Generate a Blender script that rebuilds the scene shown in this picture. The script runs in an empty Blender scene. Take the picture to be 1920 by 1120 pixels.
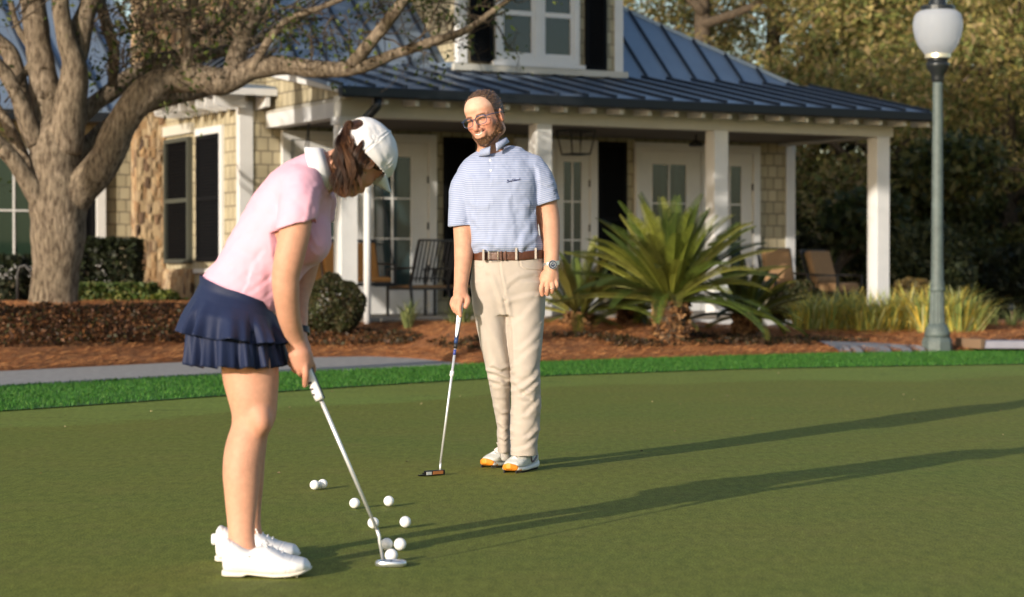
import bpy, math, random
import numpy as np
from mathutils import Vector, Matrix

# ------------------------------------------------------------------ camera, sky, sun, exposure
sc = bpy.context.scene
C = sc.collection
FPX, EYE = 4000.0, 0.95                       # focal length in pixels of the 1920 px wide photo, eye height
TILT = math.atan(49 / FPX)
cam_data = bpy.data.cameras.new('camera'); cam = bpy.data.objects.new('camera', cam_data); C.objects.link(cam)
cam_data.sensor_width = 36; cam_data.lens = FPX / 1920 * 36
cam.location = (0, 0, EYE); cam.rotation_euler = (math.pi/2 - TILT, 0, 0)
cam_data.clip_end = 2000; cam_data.clip_start = 0.1
cam_data.dof.use_dof = True; cam_data.dof.focus_distance = 9.4; cam_data.dof.aperture_fstop = 3.6
cam_data.dof.aperture_blades = 0
sc.camera = cam
SUN_AZ = (-0.575, -0.818); SUN_EL = math.radians(13.5)
w = bpy.data.worlds.new('World'); sc.world = w; w.use_nodes = True
nt = w.node_tree; sky = nt.nodes.new('ShaderNodeTexSky'); sky.sky_type = 'NISHITA'; sky.sun_disc = False
sky.sun_elevation = SUN_EL; sky.sun_rotation = math.atan2(SUN_AZ[0], SUN_AZ[1])
sky.air_density = 1.0; sky.dust_density = 1.5; sky.altitude = 0
bg = nt.nodes['Background']; bg.inputs['Strength'].default_value = 0.13
nt.links.new(sky.outputs['Color'], bg.inputs['Color'])
sd = bpy.data.lights.new('sun', 'SUN'); sun = bpy.data.objects.new('sun', sd); C.objects.link(sun)
sd.energy = 3.7; sd.angle = math.radians(0.6); sd.color = (1.0, 0.885, 0.74)
sv = Vector((SUN_AZ[0]*math.cos(SUN_EL), SUN_AZ[1]*math.cos(SUN_EL), math.sin(SUN_EL)*math.hypot(*SUN_AZ)))
sun.rotation_euler = sv.to_track_quat('Z', 'Y').to_euler()
sun.location = (-20, -25, 12)
sc.view_settings.view_transform = 'Standard'; sc.view_settings.look = 'None'
sc.view_settings.exposure = 0.55; sc.view_settings.gamma = 1.0
sc.cycles.max_bounces = 6; sc.cycles.transparent_max_bounces = 12
sc.cycles.use_denoising = True

# ------------------------------------------------------------------ pixel -> world helpers
def ray(px, py):
    x = (px - 960) / FPX; y = -(py - 560) / FPX
    return np.array([x, math.cos(TILT) + math.sin(TILT)*y, -math.sin(TILT) + math.cos(TILT)*y])
def atY(px, py, Y):
    r = ray(px, py); return r * (Y / r[1]) + np.array([0, 0, EYE])
def atZ(px, py, z=0.0):
    r = ray(px, py); return r * ((z - EYE) / r[2]) + np.array([0, 0, EYE])

# ------------------------------------------------------------------ object bookkeeping
def link(o, parent=None):
    C.objects.link(o)
    if parent is not None: o.parent = parent
    return o
def tag(o, label=None, cat=None, group=None, kind=None):
    if label: o['label'] = label
    if cat: o['category'] = cat
    if group: o['group'] = group
    if kind: o['kind'] = kind
    return o
def thing(name, label, cat, loc=(0, 0, 0), rz=0.0, group=None):
    o = bpy.data.objects.new(name, None); link(o); o.empty_display_size = .1
    o.location = loc; o.rotation_euler = (0, 0, rz)
    return tag(o, label, cat, group)
def dup(root, loc=None, rz=None, label=None, scale=None):
    r = root.copy(); C.objects.link(r)
    if loc is not None: r.location = loc
    if rz is not None: r.rotation_euler = (0, 0, rz)
    if scale is not None: r.scale = (scale,)*3
    if label: r['label'] = label
    for ch in list(root.children):
        c = ch.copy(); C.objects.link(c); c.parent = r
        for g in ch.children:
            d = g.copy(); C.objects.link(d); d.parent = c
    return r
def mesh_np(name, V, Fq, mat=None, parent=None, col=None, smooth=True, attrs=None, offset=None):
    """V (n,3); Fq list/array of polygons (uniform length array or list of tuples)"""
    V = np.asarray(V, dtype=np.float64)
    if parent is not None and offset is None: pass
    me = bpy.data.meshes.new(name)
    if isinstance(Fq, np.ndarray):
        n, k = Fq.shape
        me.vertices.add(len(V)); me.vertices.foreach_set('co', V.astype(np.float32).ravel())
        me.loops.add(n*k); me.loops.foreach_set('vertex_index', Fq.astype(np.int32).ravel())
        me.polygons.add(n); me.polygons.foreach_set('loop_start', np.arange(0, n*k, k, dtype=np.int32))
        me.polygons.foreach_set('loop_total', np.full(n, k, dtype=np.int32))
        me.update(calc_edges=True)
    else:
        me.from_pydata([tuple(v) for v in V], [], [tuple(f) for f in Fq]); me.update()
    me.polygons.foreach_set('use_smooth', np.full(len(me.polygons), smooth, dtype=bool))
    if col is not None:
        a = me.color_attributes.new('Col', 'FLOAT_COLOR', 'POINT')
        cc = np.ones((len(V), 4), np.float32); cc[:, :3] = col; a.data.foreach_set('color', cc.ravel())
    for k_, v_ in (attrs or {}).items():
        a = me.attributes.new(k_, 'FLOAT', 'POINT'); a.data.foreach_set('value', np.asarray(v_, np.float32).ravel())
    o = bpy.data.objects.new(name, me)
    if mat is not None:
        for m_ in (mat if isinstance(mat, (list, tuple)) else [mat]): me.materials.append(m_)
    return link(o, parent)

# ------------------------------------------------------------------ materials
def new_mat(name):
    m = bpy.data.materials.new(name); m.use_nodes = True
    return m, m.node_tree, m.node_tree.nodes['Principled BSDF']
def mat(name, col, rough=.6, metal=0, var=0.0, vscale=6.0, bump=0.0, bscale=60.0, attr=False, spec=.5, sheen=0, sss=0, coat=0, stretch=None, var2=None, trans=0):
    m, t, p = new_mat(name); N = t.nodes; L = t.links
    p.inputs['Roughness'].default_value = rough; p.inputs['Metallic'].default_value = metal
    p.inputs['Specular IOR Level'].default_value = spec
    if sheen: p.inputs['Sheen Weight'].default_value = sheen
    if coat: p.inputs['Coat Weight'].default_value = coat
    if sss:
        p.inputs['Subsurface Weight'].default_value = sss; p.inputs['Subsurface Radius'].default_value = (1, .35, .2); p.inputs['Subsurface Scale'].default_value = .012
    if trans: p.inputs['Transmission Weight'].default_value = trans
    tc = N.new('ShaderNodeTexCoord'); src = tc.outputs['Object']
    if stretch:
        mp = N.new('ShaderNodeMapping'); mp.inputs['Scale'].default_value = stretch; L.new(src, mp.inputs['Vector']); src = mp.outputs['Vector']
    if attr:
        a = N.new('ShaderNodeAttribute'); a.attribute_name = 'Col'; base = a.outputs['Color']
    else:
        r = N.new('ShaderNodeRGB'); r.outputs[0].default_value = (*col, 1); base = r.outputs[0]
    if var:
        n = N.new('ShaderNodeTexNoise'); n.inputs['Scale'].default_value = vscale; n.inputs['Detail'].default_value = 6; n.inputs['Roughness'].default_value = .65
        L.new(src, n.inputs['Vector'])
        mr = N.new('ShaderNodeMapRange'); mr.inputs['From Min'].default_value = .3; mr.inputs['From Max'].default_value = .7
        mr.inputs['To Min'].default_value = 1-var; mr.inputs['To Max'].default_value = 1+var; L.new(n.outputs['Fac'], mr.inputs['Value'])
        if var2:
            mx = N.new('ShaderNodeMix'); mx.data_type = 'RGBA'; L.new(n.outputs['Fac'], mx.inputs['Factor'])
            mx.inputs['B'].default_value = (*var2, 1); L.new(base, mx.inputs['A']); base = mx.outputs['Result']
        mu = N.new('ShaderNodeVectorMath'); mu.operation = 'SCALE'; L.new(base, mu.inputs[0]); L.new(mr.outputs['Result'], mu.inputs['Scale']); base = mu.outputs['Vector']
    L.new(base, p.inputs['Base Color'])
    if bump:
        n2 = N.new('ShaderNodeTexNoise'); n2.inputs['Scale'].default_value = bscale; n2.inputs['Detail'].default_value = 5; L.new(src, n2.inputs['Vector'])
        b = N.new('ShaderNodeBump'); b.inputs['Strength'].default_value = bump; b.inputs['Distance'].default_value = .01
        L.new(n2.outputs['Fac'], b.inputs['Height']); L.new(b.outputs['Normal'], p.inputs['Normal'])
    return m
def leaf_mat(name, rough=.55, tr=.35, spec=.4):
    m, t, p = new_mat(name); N = t.nodes; L = t.links
    a = N.new('ShaderNodeAttribute'); a.attribute_name = 'Col'
    L.new(a.outputs['Color'], p.inputs['Base Color']); p.inputs['Roughness'].default_value = rough
    p.inputs['Specular IOR Level'].default_value = spec
    tb = N.new('ShaderNodeBsdfTranslucent'); L.new(a.outputs['Color'], tb.inputs['Color'])
    mx = N.new('ShaderNodeMixShader'); mx.inputs[0].default_value = tr
    L.new(p.outputs[0], mx.inputs[1]); L.new(tb.outputs[0], mx.inputs[2]); L.new(mx.outputs[0], N['Material Output'].inputs['Surface'])
    return m

# ------------------------------------------------------------------ mesh builder (boxes, bars, tubes)
class MB:
    def __init__(s): s.v = []; s.f = []
    def box(s, x0, x1, y0, y1, z0, z1):
        b = len(s.v)
        s.v += [(x0,y0,z0),(x1,y0,z0),(x1,y1,z0),(x0,y1,z0),(x0,y0,z1),(x1,y0,z1),(x1,y1,z1),(x0,y1,z1)]
        s.f += [(b,b+3,b+2,b+1),(b+4,b+5,b+6,b+7),(b,b+1,b+5,b+4),(b+1,b+2,b+6,b+5),(b+2,b+3,b+7,b+6),(b+3,b,b+4,b+7)]
        return s
    def hexa(s, P):   # 8 points: bottom 4 ccw, top 4
        b = len(s.v); s.v += [tuple(p) for p in P]
        s.f += [(b,b+3,b+2,b+1),(b+4,b+5,b+6,b+7),(b,b+1,b+5,b+4),(b+1,b+2,b+6,b+5),(b+2,b+3,b+7,b+6),(b+3,b,b+4,b+7)]
        return s
    def bar(s, a, c, w_, h_, up=(0,0,1)):
        a = Vector(a); c = Vector(c); d = (c-a).normalized(); u = Vector(up)
        if abs(d.dot(u)) > .98: u = Vector((0,1,0))
        x = d.cross(u).normalized()*w_/2; y = x.cross(d).normalized()*h_/2
        return s.hexa([a-x-y, a+x-y, a+x+y, a-x+y, c-x-y, c+x-y, c+x+y, c-x+y])
    def prism(s, pts, d):    # polygon pts extruded by vector d
        b = len(s.v); n = len(pts); s.v += [tuple(p) for p in pts] + [tuple(np.array(p)+np.array(d)) for p in pts]
        s.f += [tuple(range(b+n-1, b-1, -1)), tuple(range(b+n, b+2*n))] + [(b+i, b+(i+1)%n, b+n+(i+1)%n, b+n+i) for i in range(n)]
        return s
    def tube(s, pts, radii, seg=8, cap=True):
        pts = [Vector(p) for p in pts]; n = len(pts); b0 = len(s.v)
        if not hasattr(radii, '__len__'): radii = [radii]*n
        prev = None
        for i, p in enumerate(pts):
            d = (pts[min(i+1,n-1)] - pts[max(i-1,0)]).normalized()
            if prev is None: x = d.orthogonal().normalized()
            else: x = (prev - d*prev.dot(d)).normalized()
            prev = x; y = d.cross(x)
            for k in range(seg):
                t = 2*math.pi*k/seg; s.v.append(tuple(p + (x*math.cos(t)+y*math.sin(t))*radii[i]))
        for i in range(n-1):
            for k in range(seg):
                a = b0+i*seg; s.f.append((a+k, a+(k+1)%seg, a+seg+(k+1)%seg, a+seg+k))
        if cap:
            s.f.append(tuple(b0+k for k in range(seg-1,-1,-1))); s.f.append(tuple(b0+(n-1)*seg+k for k in range(seg)))
        return s
    def lathe(s, prof, seg=24, c=(0,0,0)):
        b0 = len(s.v)
        for r, z in prof:
            for k in range(seg):
                t = 2*math.pi*k/seg; s.v.append((c[0]+r*math.cos(t), c[1]+r*math.sin(t), c[2]+z))
        for i in range(len(prof)-1):
            for k in range(seg):
                a = b0+i*seg; s.f.append((a+k, a+(k+1)%seg, a+seg+(k+1)%seg, a+seg+k))
        s.f.append(tuple(b0+k for k in range(seg-1,-1,-1))); s.f.append(tuple(b0+(len(prof)-1)*seg+k for k in range(seg)))
        return s
    def build(s, name, m, parent=None, smooth=False, bevel=0, tagk=None):
        o = mesh_np(name, s.v, s.f, m, parent, smooth=smooth)
        if bevel:
            b = o.modifiers.new('bevel', 'BEVEL'); b.width = bevel; b.segments = 2; b.limit_method = 'ANGLE'
        return o
def smooth_angle(o, deg=40):
    me = o.data
    try: me.set_sharp_from_angle(angle=math.radians(deg))
    except Exception: pass
    return o

# ------------------------------------------------------------------ signed distance sculpting
def sstep(a, b, x):
    t = np.clip((x-a)/(b-a), 0, 1); return t*t*(3-2*t)
def lat_noise(P, scale, seed=0):
    """smooth value noise in [-1,1]; P (...,3)"""
    Q = np.asarray(P)*scale; I = np.floor(Q).astype(np.int64); Fr = Q-I; Fr = Fr*Fr*(3-2*Fr)
    def h(i, j, k):
        n = (i*73856093) ^ (j*19349663) ^ (k*83492791) ^ (seed*2654435761)
        n = (n ^ (n >> 13)) * 1274126177 & 0x7fffffff
        return (n % 65536)/32768.0-1
    r = 0
    for dx in (0,1):
        for dy in (0,1):
            for dz in (0,1):
                wgt = (Fr[...,0] if dx else 1-Fr[...,0])*(Fr[...,1] if dy else 1-Fr[...,1])*(Fr[...,2] if dz else 1-Fr[...,2])
                r = r + wgt*h(I[...,0]+dx, I[...,1]+dy, I[...,2]+dz)
    return r
def fbm(P, scale, oct=3, seed=0):
    r = 0; a = 1
    for o_ in range(oct): r = r + a*lat_noise(P, scale*2**o_, seed+o_*7); a *= .5
    return r
def catmull(P, R, n=6):
    P = np.asarray(P, float); R = np.asarray(R, float); out = []; ro = []
    for i in range(len(P)-1):
        p0 = P[max(i-1,0)]; p1 = P[i]; p2 = P[i+1]; p3 = P[min(i+2,len(P)-1)]
        for t in np.arange(n)/n:
            out.append(.5*((2*p1)+(-p0+p2)*t+(2*p0-5*p1+4*p2-p3)*t*t+(-p0+3*p1-3*p2+p3)*t**3)); ro.append(R[i]*(1-t)+R[i+1]*t)
    out.append(P[-1]); ro.append(R[-1]); return np.array(out), np.array(ro)
class Chain:
    def __init__(s, P, R, n=4, flat=None):
        s.P, s.R = catmull(P, R, n) if n > 1 else (np.asarray(P, float), np.asarray(R, float))
    def bbox(s): return (s.P-s.R[:,None]).min(0), (s.P+s.R[:,None]).max(0)
    def ev(s, x, y, z):
        d = None
        for i in range(len(s.P)-1):
            a, b = s.P[i], s.P[i+1]; e = b-a; l2 = max(e@e, 1e-12)
            h = np.clip(((x-a[0])*e[0]+(y-a[1])*e[1]+(z-a[2])*e[2])/l2, 0, 1)
            q = np.sqrt((x-a[0]-h*e[0])**2+(y-a[1]-h*e[1])**2+(z-a[2]-h*e[2])**2)-(s.R[i]*(1-h)+s.R[i+1]*h)
            d = q if d is None else np.minimum(d, q)
        return d
class Ell:
    def __init__(s, c, r, A=None):   # A rows = local axes in world
        s.c = np.array(c, float); s.r = np.array(r, float); s.A = np.eye(3) if A is None else np.asarray(A, float)
    def bbox(s):
        m = s.r.max(); return s.c-m, s.c+m
    def ev(s, x, y, z):
        X, Y, Z = x-s.c[0], y-s.c[1], z-s.c[2]; A = s.A
        p = [(A[i,0]*X+A[i,1]*Y+A[i,2]*Z) for i in range(3)]
        k0 = np.sqrt(sum((p[i]/s.r[i])**2 for i in range(3)))+1e-9; k1 = np.sqrt(sum((p[i]/s.r[i]**2)**2 for i in range(3)))+1e-9
        return k0*(k0-1)/k1
class Stack:
    """loft along axis t: outline lo(t)..hi(t) on axis s, lo/hi on axis w"""
    def __init__(s, o, At, As, Aw, ts, slo, shi, wlo, whi, n=2.2, cap=.02, ts2=None, tw=None):
        s.o = np.array(o, float); s.A = np.array([At, As, Aw], float)
        T = np.linspace(min(ts), max(ts), 160)
        def sm(tt, vv):
            tt = np.array(tt, float); vv = np.array(vv, float)*np.ones(len(tt)); i = np.argsort(tt)
            q = np.interp(T, tt[i], vv[i]); k = np.hanning(15); k /= k.sum(); qq = np.pad(q, 7, mode='reflect', reflect_type='odd')
            return np.convolve(qq, k, 'valid')
        ts2 = ts if ts2 is None else ts2; tw = ts if tw is None else tw
        s.T = T; s.slo = sm(ts, slo); s.shi = sm(ts2, shi); s.wlo = sm(tw, wlo); s.whi = sm(tw, whi); s.n = n
    def bbox(s):
        c = []
        for i in (0, 40, 80, 120, 159):
            for a in (s.slo[i], s.shi[i]):
                for b in (s.wlo[i], s.whi[i]): c.append(s.o + s.T[i]*s.A[0]+a*s.A[1]+b*s.A[2])
        c = np.array(c); return c.min(0)-.03, c.max(0)+.03
    def ev(s, x, y, z):
        X, Y, Z = x-s.o[0], y-s.o[1], z-s.o[2]; A = s.A
        t = A[0,0]*X+A[0,1]*Y+A[0,2]*Z; a = A[1,0]*X+A[1,1]*Y+A[1,2]*Z; b = A[2,0]*X+A[2,1]*Y+A[2,2]*Z
        g = lambda arr: np.interp(t, s.T, arr)
        l, h, wl, wh = g(s.slo), g(s.shi), g(s.wlo), g(s.whi)
        ra = np.maximum((h-l)/2, .002); rb = np.maximum((wh-wl)/2, .002)
        u = np.abs((a-(h+l)/2)/ra); v = np.abs((b-(wh+wl)/2)/rb)
        rho = (u**s.n+v**s.n)**(1/s.n)
        d = (rho-1)*np.minimum(ra, rb)
        return np.maximum(d, np.maximum(s.T[0]-t, t-s.T[-1]))
class Half:   # half space: negative where (p-o).n < 0
    def __init__(s, o, n): s.o = np.array(o, float); n = np.array(n, float); s.n = n/np.linalg.norm(n)
    def ev(s, x, y, z): return (x-s.o[0])*s.n[0]+(y-s.o[1])*s.n[1]+(z-s.o[2])*s.n[2]
class Fn:
    def __init__(s, f, lo, hi): s.f = f; s.lo = np.array(lo, float); s.hi = np.array(hi, float)
    def bbox(s): return s.lo, s.hi
    def ev(s, x, y, z): return s.f(x, y, z)
class Field:
    def __init__(s, lo, hi, h):
        s.lo = np.array(lo, float); s.h = h; s.n = np.ceil((np.array(hi)-s.lo)/h).astype(int)+1
        s.D = np.full(s.n, .5, np.float32)
        s.ax = [s.lo[i]+h*np.arange(s.n[i]) for i in range(3)]
    def _box(s, pr, m):
        if not hasattr(pr, 'bbox'): return tuple(slice(0, k) for k in s.n)
        a, b = pr.bbox(); i0 = np.clip(np.floor((a-m-s.lo)/s.h).astype(int), 0, s.n); i1 = np.clip(np.ceil((b+m-s.lo)/s.h).astype(int)+1, 0, s.n)
        return tuple(slice(i0[k], i1[k]) for k in range(3))
    def _xyz(s, B): return s.ax[0][B[0]][:,None,None], s.ax[1][B[1]][None,:,None], s.ax[2][B[2]][None,None,:]
    def add(s, pr, k=.01):
        B = s._box(pr, k+.015)
        if min(b.stop-b.start for b in B) <= 0: return s
        d = pr.ev(*s._xyz(B)); a = s.D[B]
        hh = np.maximum(k-np.abs(a-d), 0)/k if k > 0 else 0
        s.D[B] = np.minimum(a, d)-hh*hh*k/4; return s
    def cut(s, pr, k=.004):
        B = s._box(pr, k+.01)
        if min(b.stop-b.start for b in B) <= 0: return s
        d = -pr.ev(*s._xyz(B)); a = s.D[B]; hh = np.maximum(k-np.abs(a-d), 0)/k
        s.D[B] = np.maximum(a, d)+hh*hh*k/4; return s
    def keep(s, pr, k=.004):
        B = tuple(slice(0, q) for q in s.n); d = pr.ev(*s._xyz(B)); a = s.D; hh = np.maximum(k-np.abs(a-d), 0)/k
        s.D = (np.maximum(a, d)+hh*hh*k/4).astype(np.float32); return s
    def shift(s, dx): s.D = s.D+dx; return s
    def mesh(s):
        D = s.D; D[0]=D[-1]=.5; D[:,0]=D[:,-1]=.5; D[:,:,0]=D[:,:,-1]=.5
        ins = D < 0; nx, ny, nz = D.shape
        cnt = np.zeros((nx-1, ny-1, nz-1), np.int8)
        for a in (0,1):
            for b in (0,1):
                for c in (0,1): cnt += ins[a:nx-1+a, b:ny-1+b, c:nz-1+c]
        act = np.argwhere((cnt > 0) & (cnt < 8)); idx = np.full((nx-1, ny-1, nz-1), -1, np.int32)
        idx[act[:,0], act[:,1], act[:,2]] = np.arange(len(act))
        acc = np.zeros((len(act), 3)); num = np.zeros(len(act))
        cor = np.array([(a,b,c) for a in (0,1) for b in (0,1) for c in (0,1)])
        for i in range(8):
            for j in range(i+1, 8):
                if np.abs(cor[i]-cor[j]).sum() != 1: continue
                A = act+cor[i]; Bq = act+cor[j]; da = D[A[:,0],A[:,1],A[:,2]]; db = D[Bq[:,0],Bq[:,1],Bq[:,2]]
                m = (da < 0) != (db < 0); t = np.where(m, da/np.where(m, da-db, 1), 0)
                acc += np.where(m[:,None], cor[i]+(cor[j]-cor[i])*t[:,None], 0); num += m
        V = s.lo+s.h*(act+acc/num[:,None])
        Q = []
        for ax in range(3):
            sl0 = [slice(1, D.shape[k]-1) for k in range(3)]; sl1 = list(sl0); sl0[ax] = slice(0, D.shape[ax]-1); sl1[ax] = slice(1, D.shape[ax])
            a = ins[tuple(sl0)]; b = ins[tuple(sl1)]; e = np.argwhere(a != b)
            if not len(e): continue
            flip = a[e[:,0], e[:,1], e[:,2]]
            off = np.array([1 if k != ax else 0 for k in range(3)]); e = e+off
            u, v = [(1,2),(2,0),(0,1)][ax]; du = np.zeros(3, int); du[u] = 1; dv = np.zeros(3, int); dv[v] = 1
            g = lambda p: idx[p[:,0], p[:,1], p[:,2]]
            q = np.stack([g(e-du-dv), g(e-dv), g(e), g(e-du)], 1)
            q[~flip] = q[~flip][:, ::-1]; Q.append(q)
        Q = np.concatenate(Q); Q = Q[(Q >= 0).all(1)]
        return V, Q
def vnormals(V, Q):
    a = V[Q[:,2]]-V[Q[:,0]]; b = V[Q[:,3 if Q.shape[1] == 4 else 1]]-V[Q[:,1 if Q.shape[1] == 4 else 0]]
    n = np.cross(a, b); N = np.zeros_like(V)
    for k in range(Q.shape[1]):
        for c in range(3): N[:, c] += np.bincount(Q[:,k], n[:,c], len(V))
    return N/np.maximum(np.linalg.norm(N, axis=1, keepdims=True), 1e-12)
def lap(V, Q, it=1, f=.5):
    for _ in range(it):
        S = np.zeros_like(V); c = np.zeros(len(V))
        for k in range(4):
            j = Q[:, (k+1) % 4]
            for ax in range(3): S[:, ax] += np.bincount(Q[:,k], V[j,ax], len(V))+np.bincount(j, V[Q[:,k],ax], len(V))
            c += np.bincount(Q[:,k], minlength=len(V))+np.bincount(j, minlength=len(V))
        V = V*(1-f)+f*S/np.maximum(c,1)[:,None]
    return V
def frame_axes(f, up_hint):
    f = np.array(f, float); f /= np.linalg.norm(f); u = np.array(up_hint, float); u -= f*(u@f); u /= np.linalg.norm(u)
    return np.cross(f, u), f, u          # right, forward, up
# ------------------------------------------------------------------ people
M_skin = mat('skin', (.6,.35,.25), rough=.55, attr=True, sss=.12, bump=.2, bscale=260, var=.09, vscale=45, spec=.35)
def hair_mat(name, base, tip, sc_=9):
    m, t, p = new_mat(name); N = t.nodes; L = t.links
    a = N.new('ShaderNodeAttribute'); a.attribute_name = 'Col'; L.new(a.outputs['Color'], p.inputs['Base Color'])
    p.inputs['Roughness'].default_value = .45; p.inputs['Specular IOR Level'].default_value = .35
    return m
M_hair = hair_mat('hair', None, None)
M_white_cloth = mat('white_cloth', (.76,.76,.79), rough=.85, bump=.06, bscale=400, sheen=.2)
M_cap = mat('cap_cotton', (.68,.68,.72), rough=.9, bump=.07, bscale=350, sheen=.1)

class Head:
    def __init__(s, c, f, up, sc_=1.0):
        s.c = np.array(c, float); s.R, s.F, s.U = frame_axes(f, up); s.s = sc_; s.A = np.array([s.R, s.F, s.U])
    def P(s, x, y, z): return s.c + s.s*(x*s.R+y*s.F+z*s.U)
    def E(s, c, r, rot=None):
        A = s.A if rot is None else rot @ s.A
        return Ell(s.P(*c), np.array(r)*s.s, A)
    def Ch(s, pts, r, n=4): return Chain([s.P(*p) for p in pts], np.array(r)*s.s*np.ones(len(pts)), n)
    def loc(s, V): return (V-s.c) @ s.A.T / s.s
    def sculpt(s, F, female=False, ears=True):
        k = s.s
        F.add(s.E((0,-.018,.03), (.075,.097,.086)), .02*k)
        F.add(s.E((0,.028,-.035), (.061,.062,.083)), .025*k)
        F.add(s.E((0,.0,-.05), (.064,.06,.055)), .03*k)
        F.add(s.E((0,.066,-.1), (.024,.021,.019)), .03*k)          # chin
        F.add(s.E((0,.045,.045), (.058,.05,.05)), .03*k)          # forehead
        for q in (-1, 1):
            F.add(s.E((q*.04,.062,-.026), (.023,.02,.02)), .022*k) # cheek
            F.add(s.E((q*.058,.0,-.07), (.014,.03,.02)), .03*k)    # jaw corner
            F.add(s.Ch([(q*.012,.088,.016),(q*.03,.085,.021),(q*.046,.07,.015)], [.008,.008,.007]), .012*k)
            F.cut(s.E((q*.031,.103,-.002), (.018,.02,.012)), .012*k)
            F.add(s.E((q*.031,.073,-.003), (.015,.015,.0125)), .004*k)
            F.add(s.Ch([(q*.017,.086,.003),(q*.031,.089,.006),(q*.045,.081,.001)], .0028, 3), .004*k)
            if ears:
                a = math.radians(18)*q; rot = np.array([[math.cos(a), -math.sin(a), 0],[math.sin(a), math.cos(a), 0],[0,0,1]])
                F.add(s.E((q*.077,-.014,-.012), (.008,.018,.029), rot), .006*k)
                F.cut(s.E((q*.086,-.008,-.01), (.006,.009,.018), rot), .004*k)
        F.add(s.Ch([(0,.088,.01),(0,.1,-.015),(0,.113,-.038)], [.0085,.0095,.0125]), .01*k)
        for q in (-1,1): F.add(s.E((q*.0135,.1,-.045), (.009,.011,.008)), .007*k)
        F.add(s.E((0,.088,-.066), (.03,.018,.02)), .015*k)
        smile = 0 if female else .011; mz = 0 if female else .005
        mouth = [(-.029,.083,-.066+smile+mz),(-.016,.1,-.067+smile*.25+mz),(0,.105,-.069+mz),(.016,.1,-.067+smile*.25+mz),(.029,.083,-.066+smile+mz)]
        s.mouth = np.array(mouth)
        F.add(s.Ch([(-.02,.092,-.075),(0,.103,-.079),(.02,.092,-.075)], .006), .006*k)
        F.add(s.Ch([(-.02,.094,-.06+smile*.4),(0,.105,-.061),(.02,.094,-.06+smile*.4)], .0045), .006*k)
        F.cut(s.Ch(mouth, [.002,.0042,.005,.0042,.002]), .002*k)
        if not female:
            for q in (-1,1): F.cut(s.Ch([(q*.02,.112,-.038),(q*.034,.102,-.055),(q*.038,.09,-.072)], .0055), .008*k)

SK = np.array([.56,.30,.20])
def paint_face(hd, V, col, female=False):
    L = hd.loc(V); x, y, z = L[:,0], L[:,1], L[:,2]; ax = np.abs(x)
    front = sstep(.0, .03, y)
    def blend(m, c):
        col[:] = col*(1-m[:,None])+np.array(c)*m[:,None]
    blend(front*.45*(z < .04), (.56,.25,.165))
    red = np.exp(-((ax-.045)/.02)**2-((z+.03)/.024)**2)*front
    nose = np.exp(-(x/.016)**2-((z+.04)/.016)**2)*sstep(.09,.1,y)
    blend(np.clip(red*.75+nose*.6, 0, 1)*(.5 if female else 1), (.56,.2,.14))
    ear = np.exp(-((ax-.08)/.008)**2-((z+.01)/.03)**2-((y+.014)/.02)**2); blend(ear*.6, (.6,.24,.17))
    fore = sstep(.035,.055,z)*front; blend(fore*.6, (.72,.47,.36))
    eyel = (np.abs(z+.004-.004*np.cos((ax-.031)*60)) < .0042) & (np.abs(ax-.031) < .015) & (y > .05)
    blend(eyel.astype(float)*.85, (.05,.025,.02))
    brow = sstep(.0065,.003,np.abs(z-.0135-.004*np.cos((ax-.03)*55)))*sstep(.008,.014,ax)*sstep(.053,.046,ax)*(y > .04)
    blend(brow*.8, (.10,.05,.03))
    nostril_shade = np.exp(-((ax-.009)/.006)**2-((z+.0535)/.004)**2)*(y > .09); blend(np.clip(nostril_shade*.9,0,1), (.1,.035,.025))  # nostril shade painted under the nose
    # mouth
    sock = np.exp(-((ax-.03)/.018)**2-((z+.012)/.01)**2)*front; blend(sock*.35, (.45,.2,.15))
    zc = np.interp(ax, [0,.016,.029], hd.mouth[[2,3,4],2])
    lip = (ax < .028)*(y > .07)*sstep(.014,.008,np.abs(z-zc-.0))
    blend(lip*.55, (.5,.17,.14))
    if not female:
        teeth = (ax < .0195)*(y > .07)*(np.abs(z-zc-.0005) < .0038); blend(teeth.astype(float), (.8,.76,.7))
        corner = (ax > .021)*(ax < .03)*(y > .06)*(np.abs(z-zc) < .004); blend(corner.astype(float)*.8, (.12,.04,.03))
        jl = np.interp(ax, [0,.02,.034,.042,.052,.062,.07,.08], [-.083,-.083,-.078,-.07,-.058,-.042,-.015,.0]); st = sstep(.010,-.004,z-jl)*sstep(.005,.02,y)*sstep(-.118,-.108,z-.35*np.minimum(y-.06,0))*(1-lip)*(1-(ax<.025)*(np.abs(z-zc) < .006)); blend(st*.6, (.17,.085,.05))
        hlp = np.interp(y, [-.005,.012,.022,.035,.05,.07,.095], [.012,-.03,-.02,.055,.09,.112,.125])+sstep(.015,.05,ax)*sstep(.03,.06,y)*.02; blend(sstep(-.014,.004,z-hlp)*(y > -.005)*.7, (.13,.075,.05))
        mus = (ax < .032)*(y > .07)*sstep(.004,.002,np.abs(z-(zc+.0125))-.003); blend(mus*.5, (.3,.13,.07))

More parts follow.
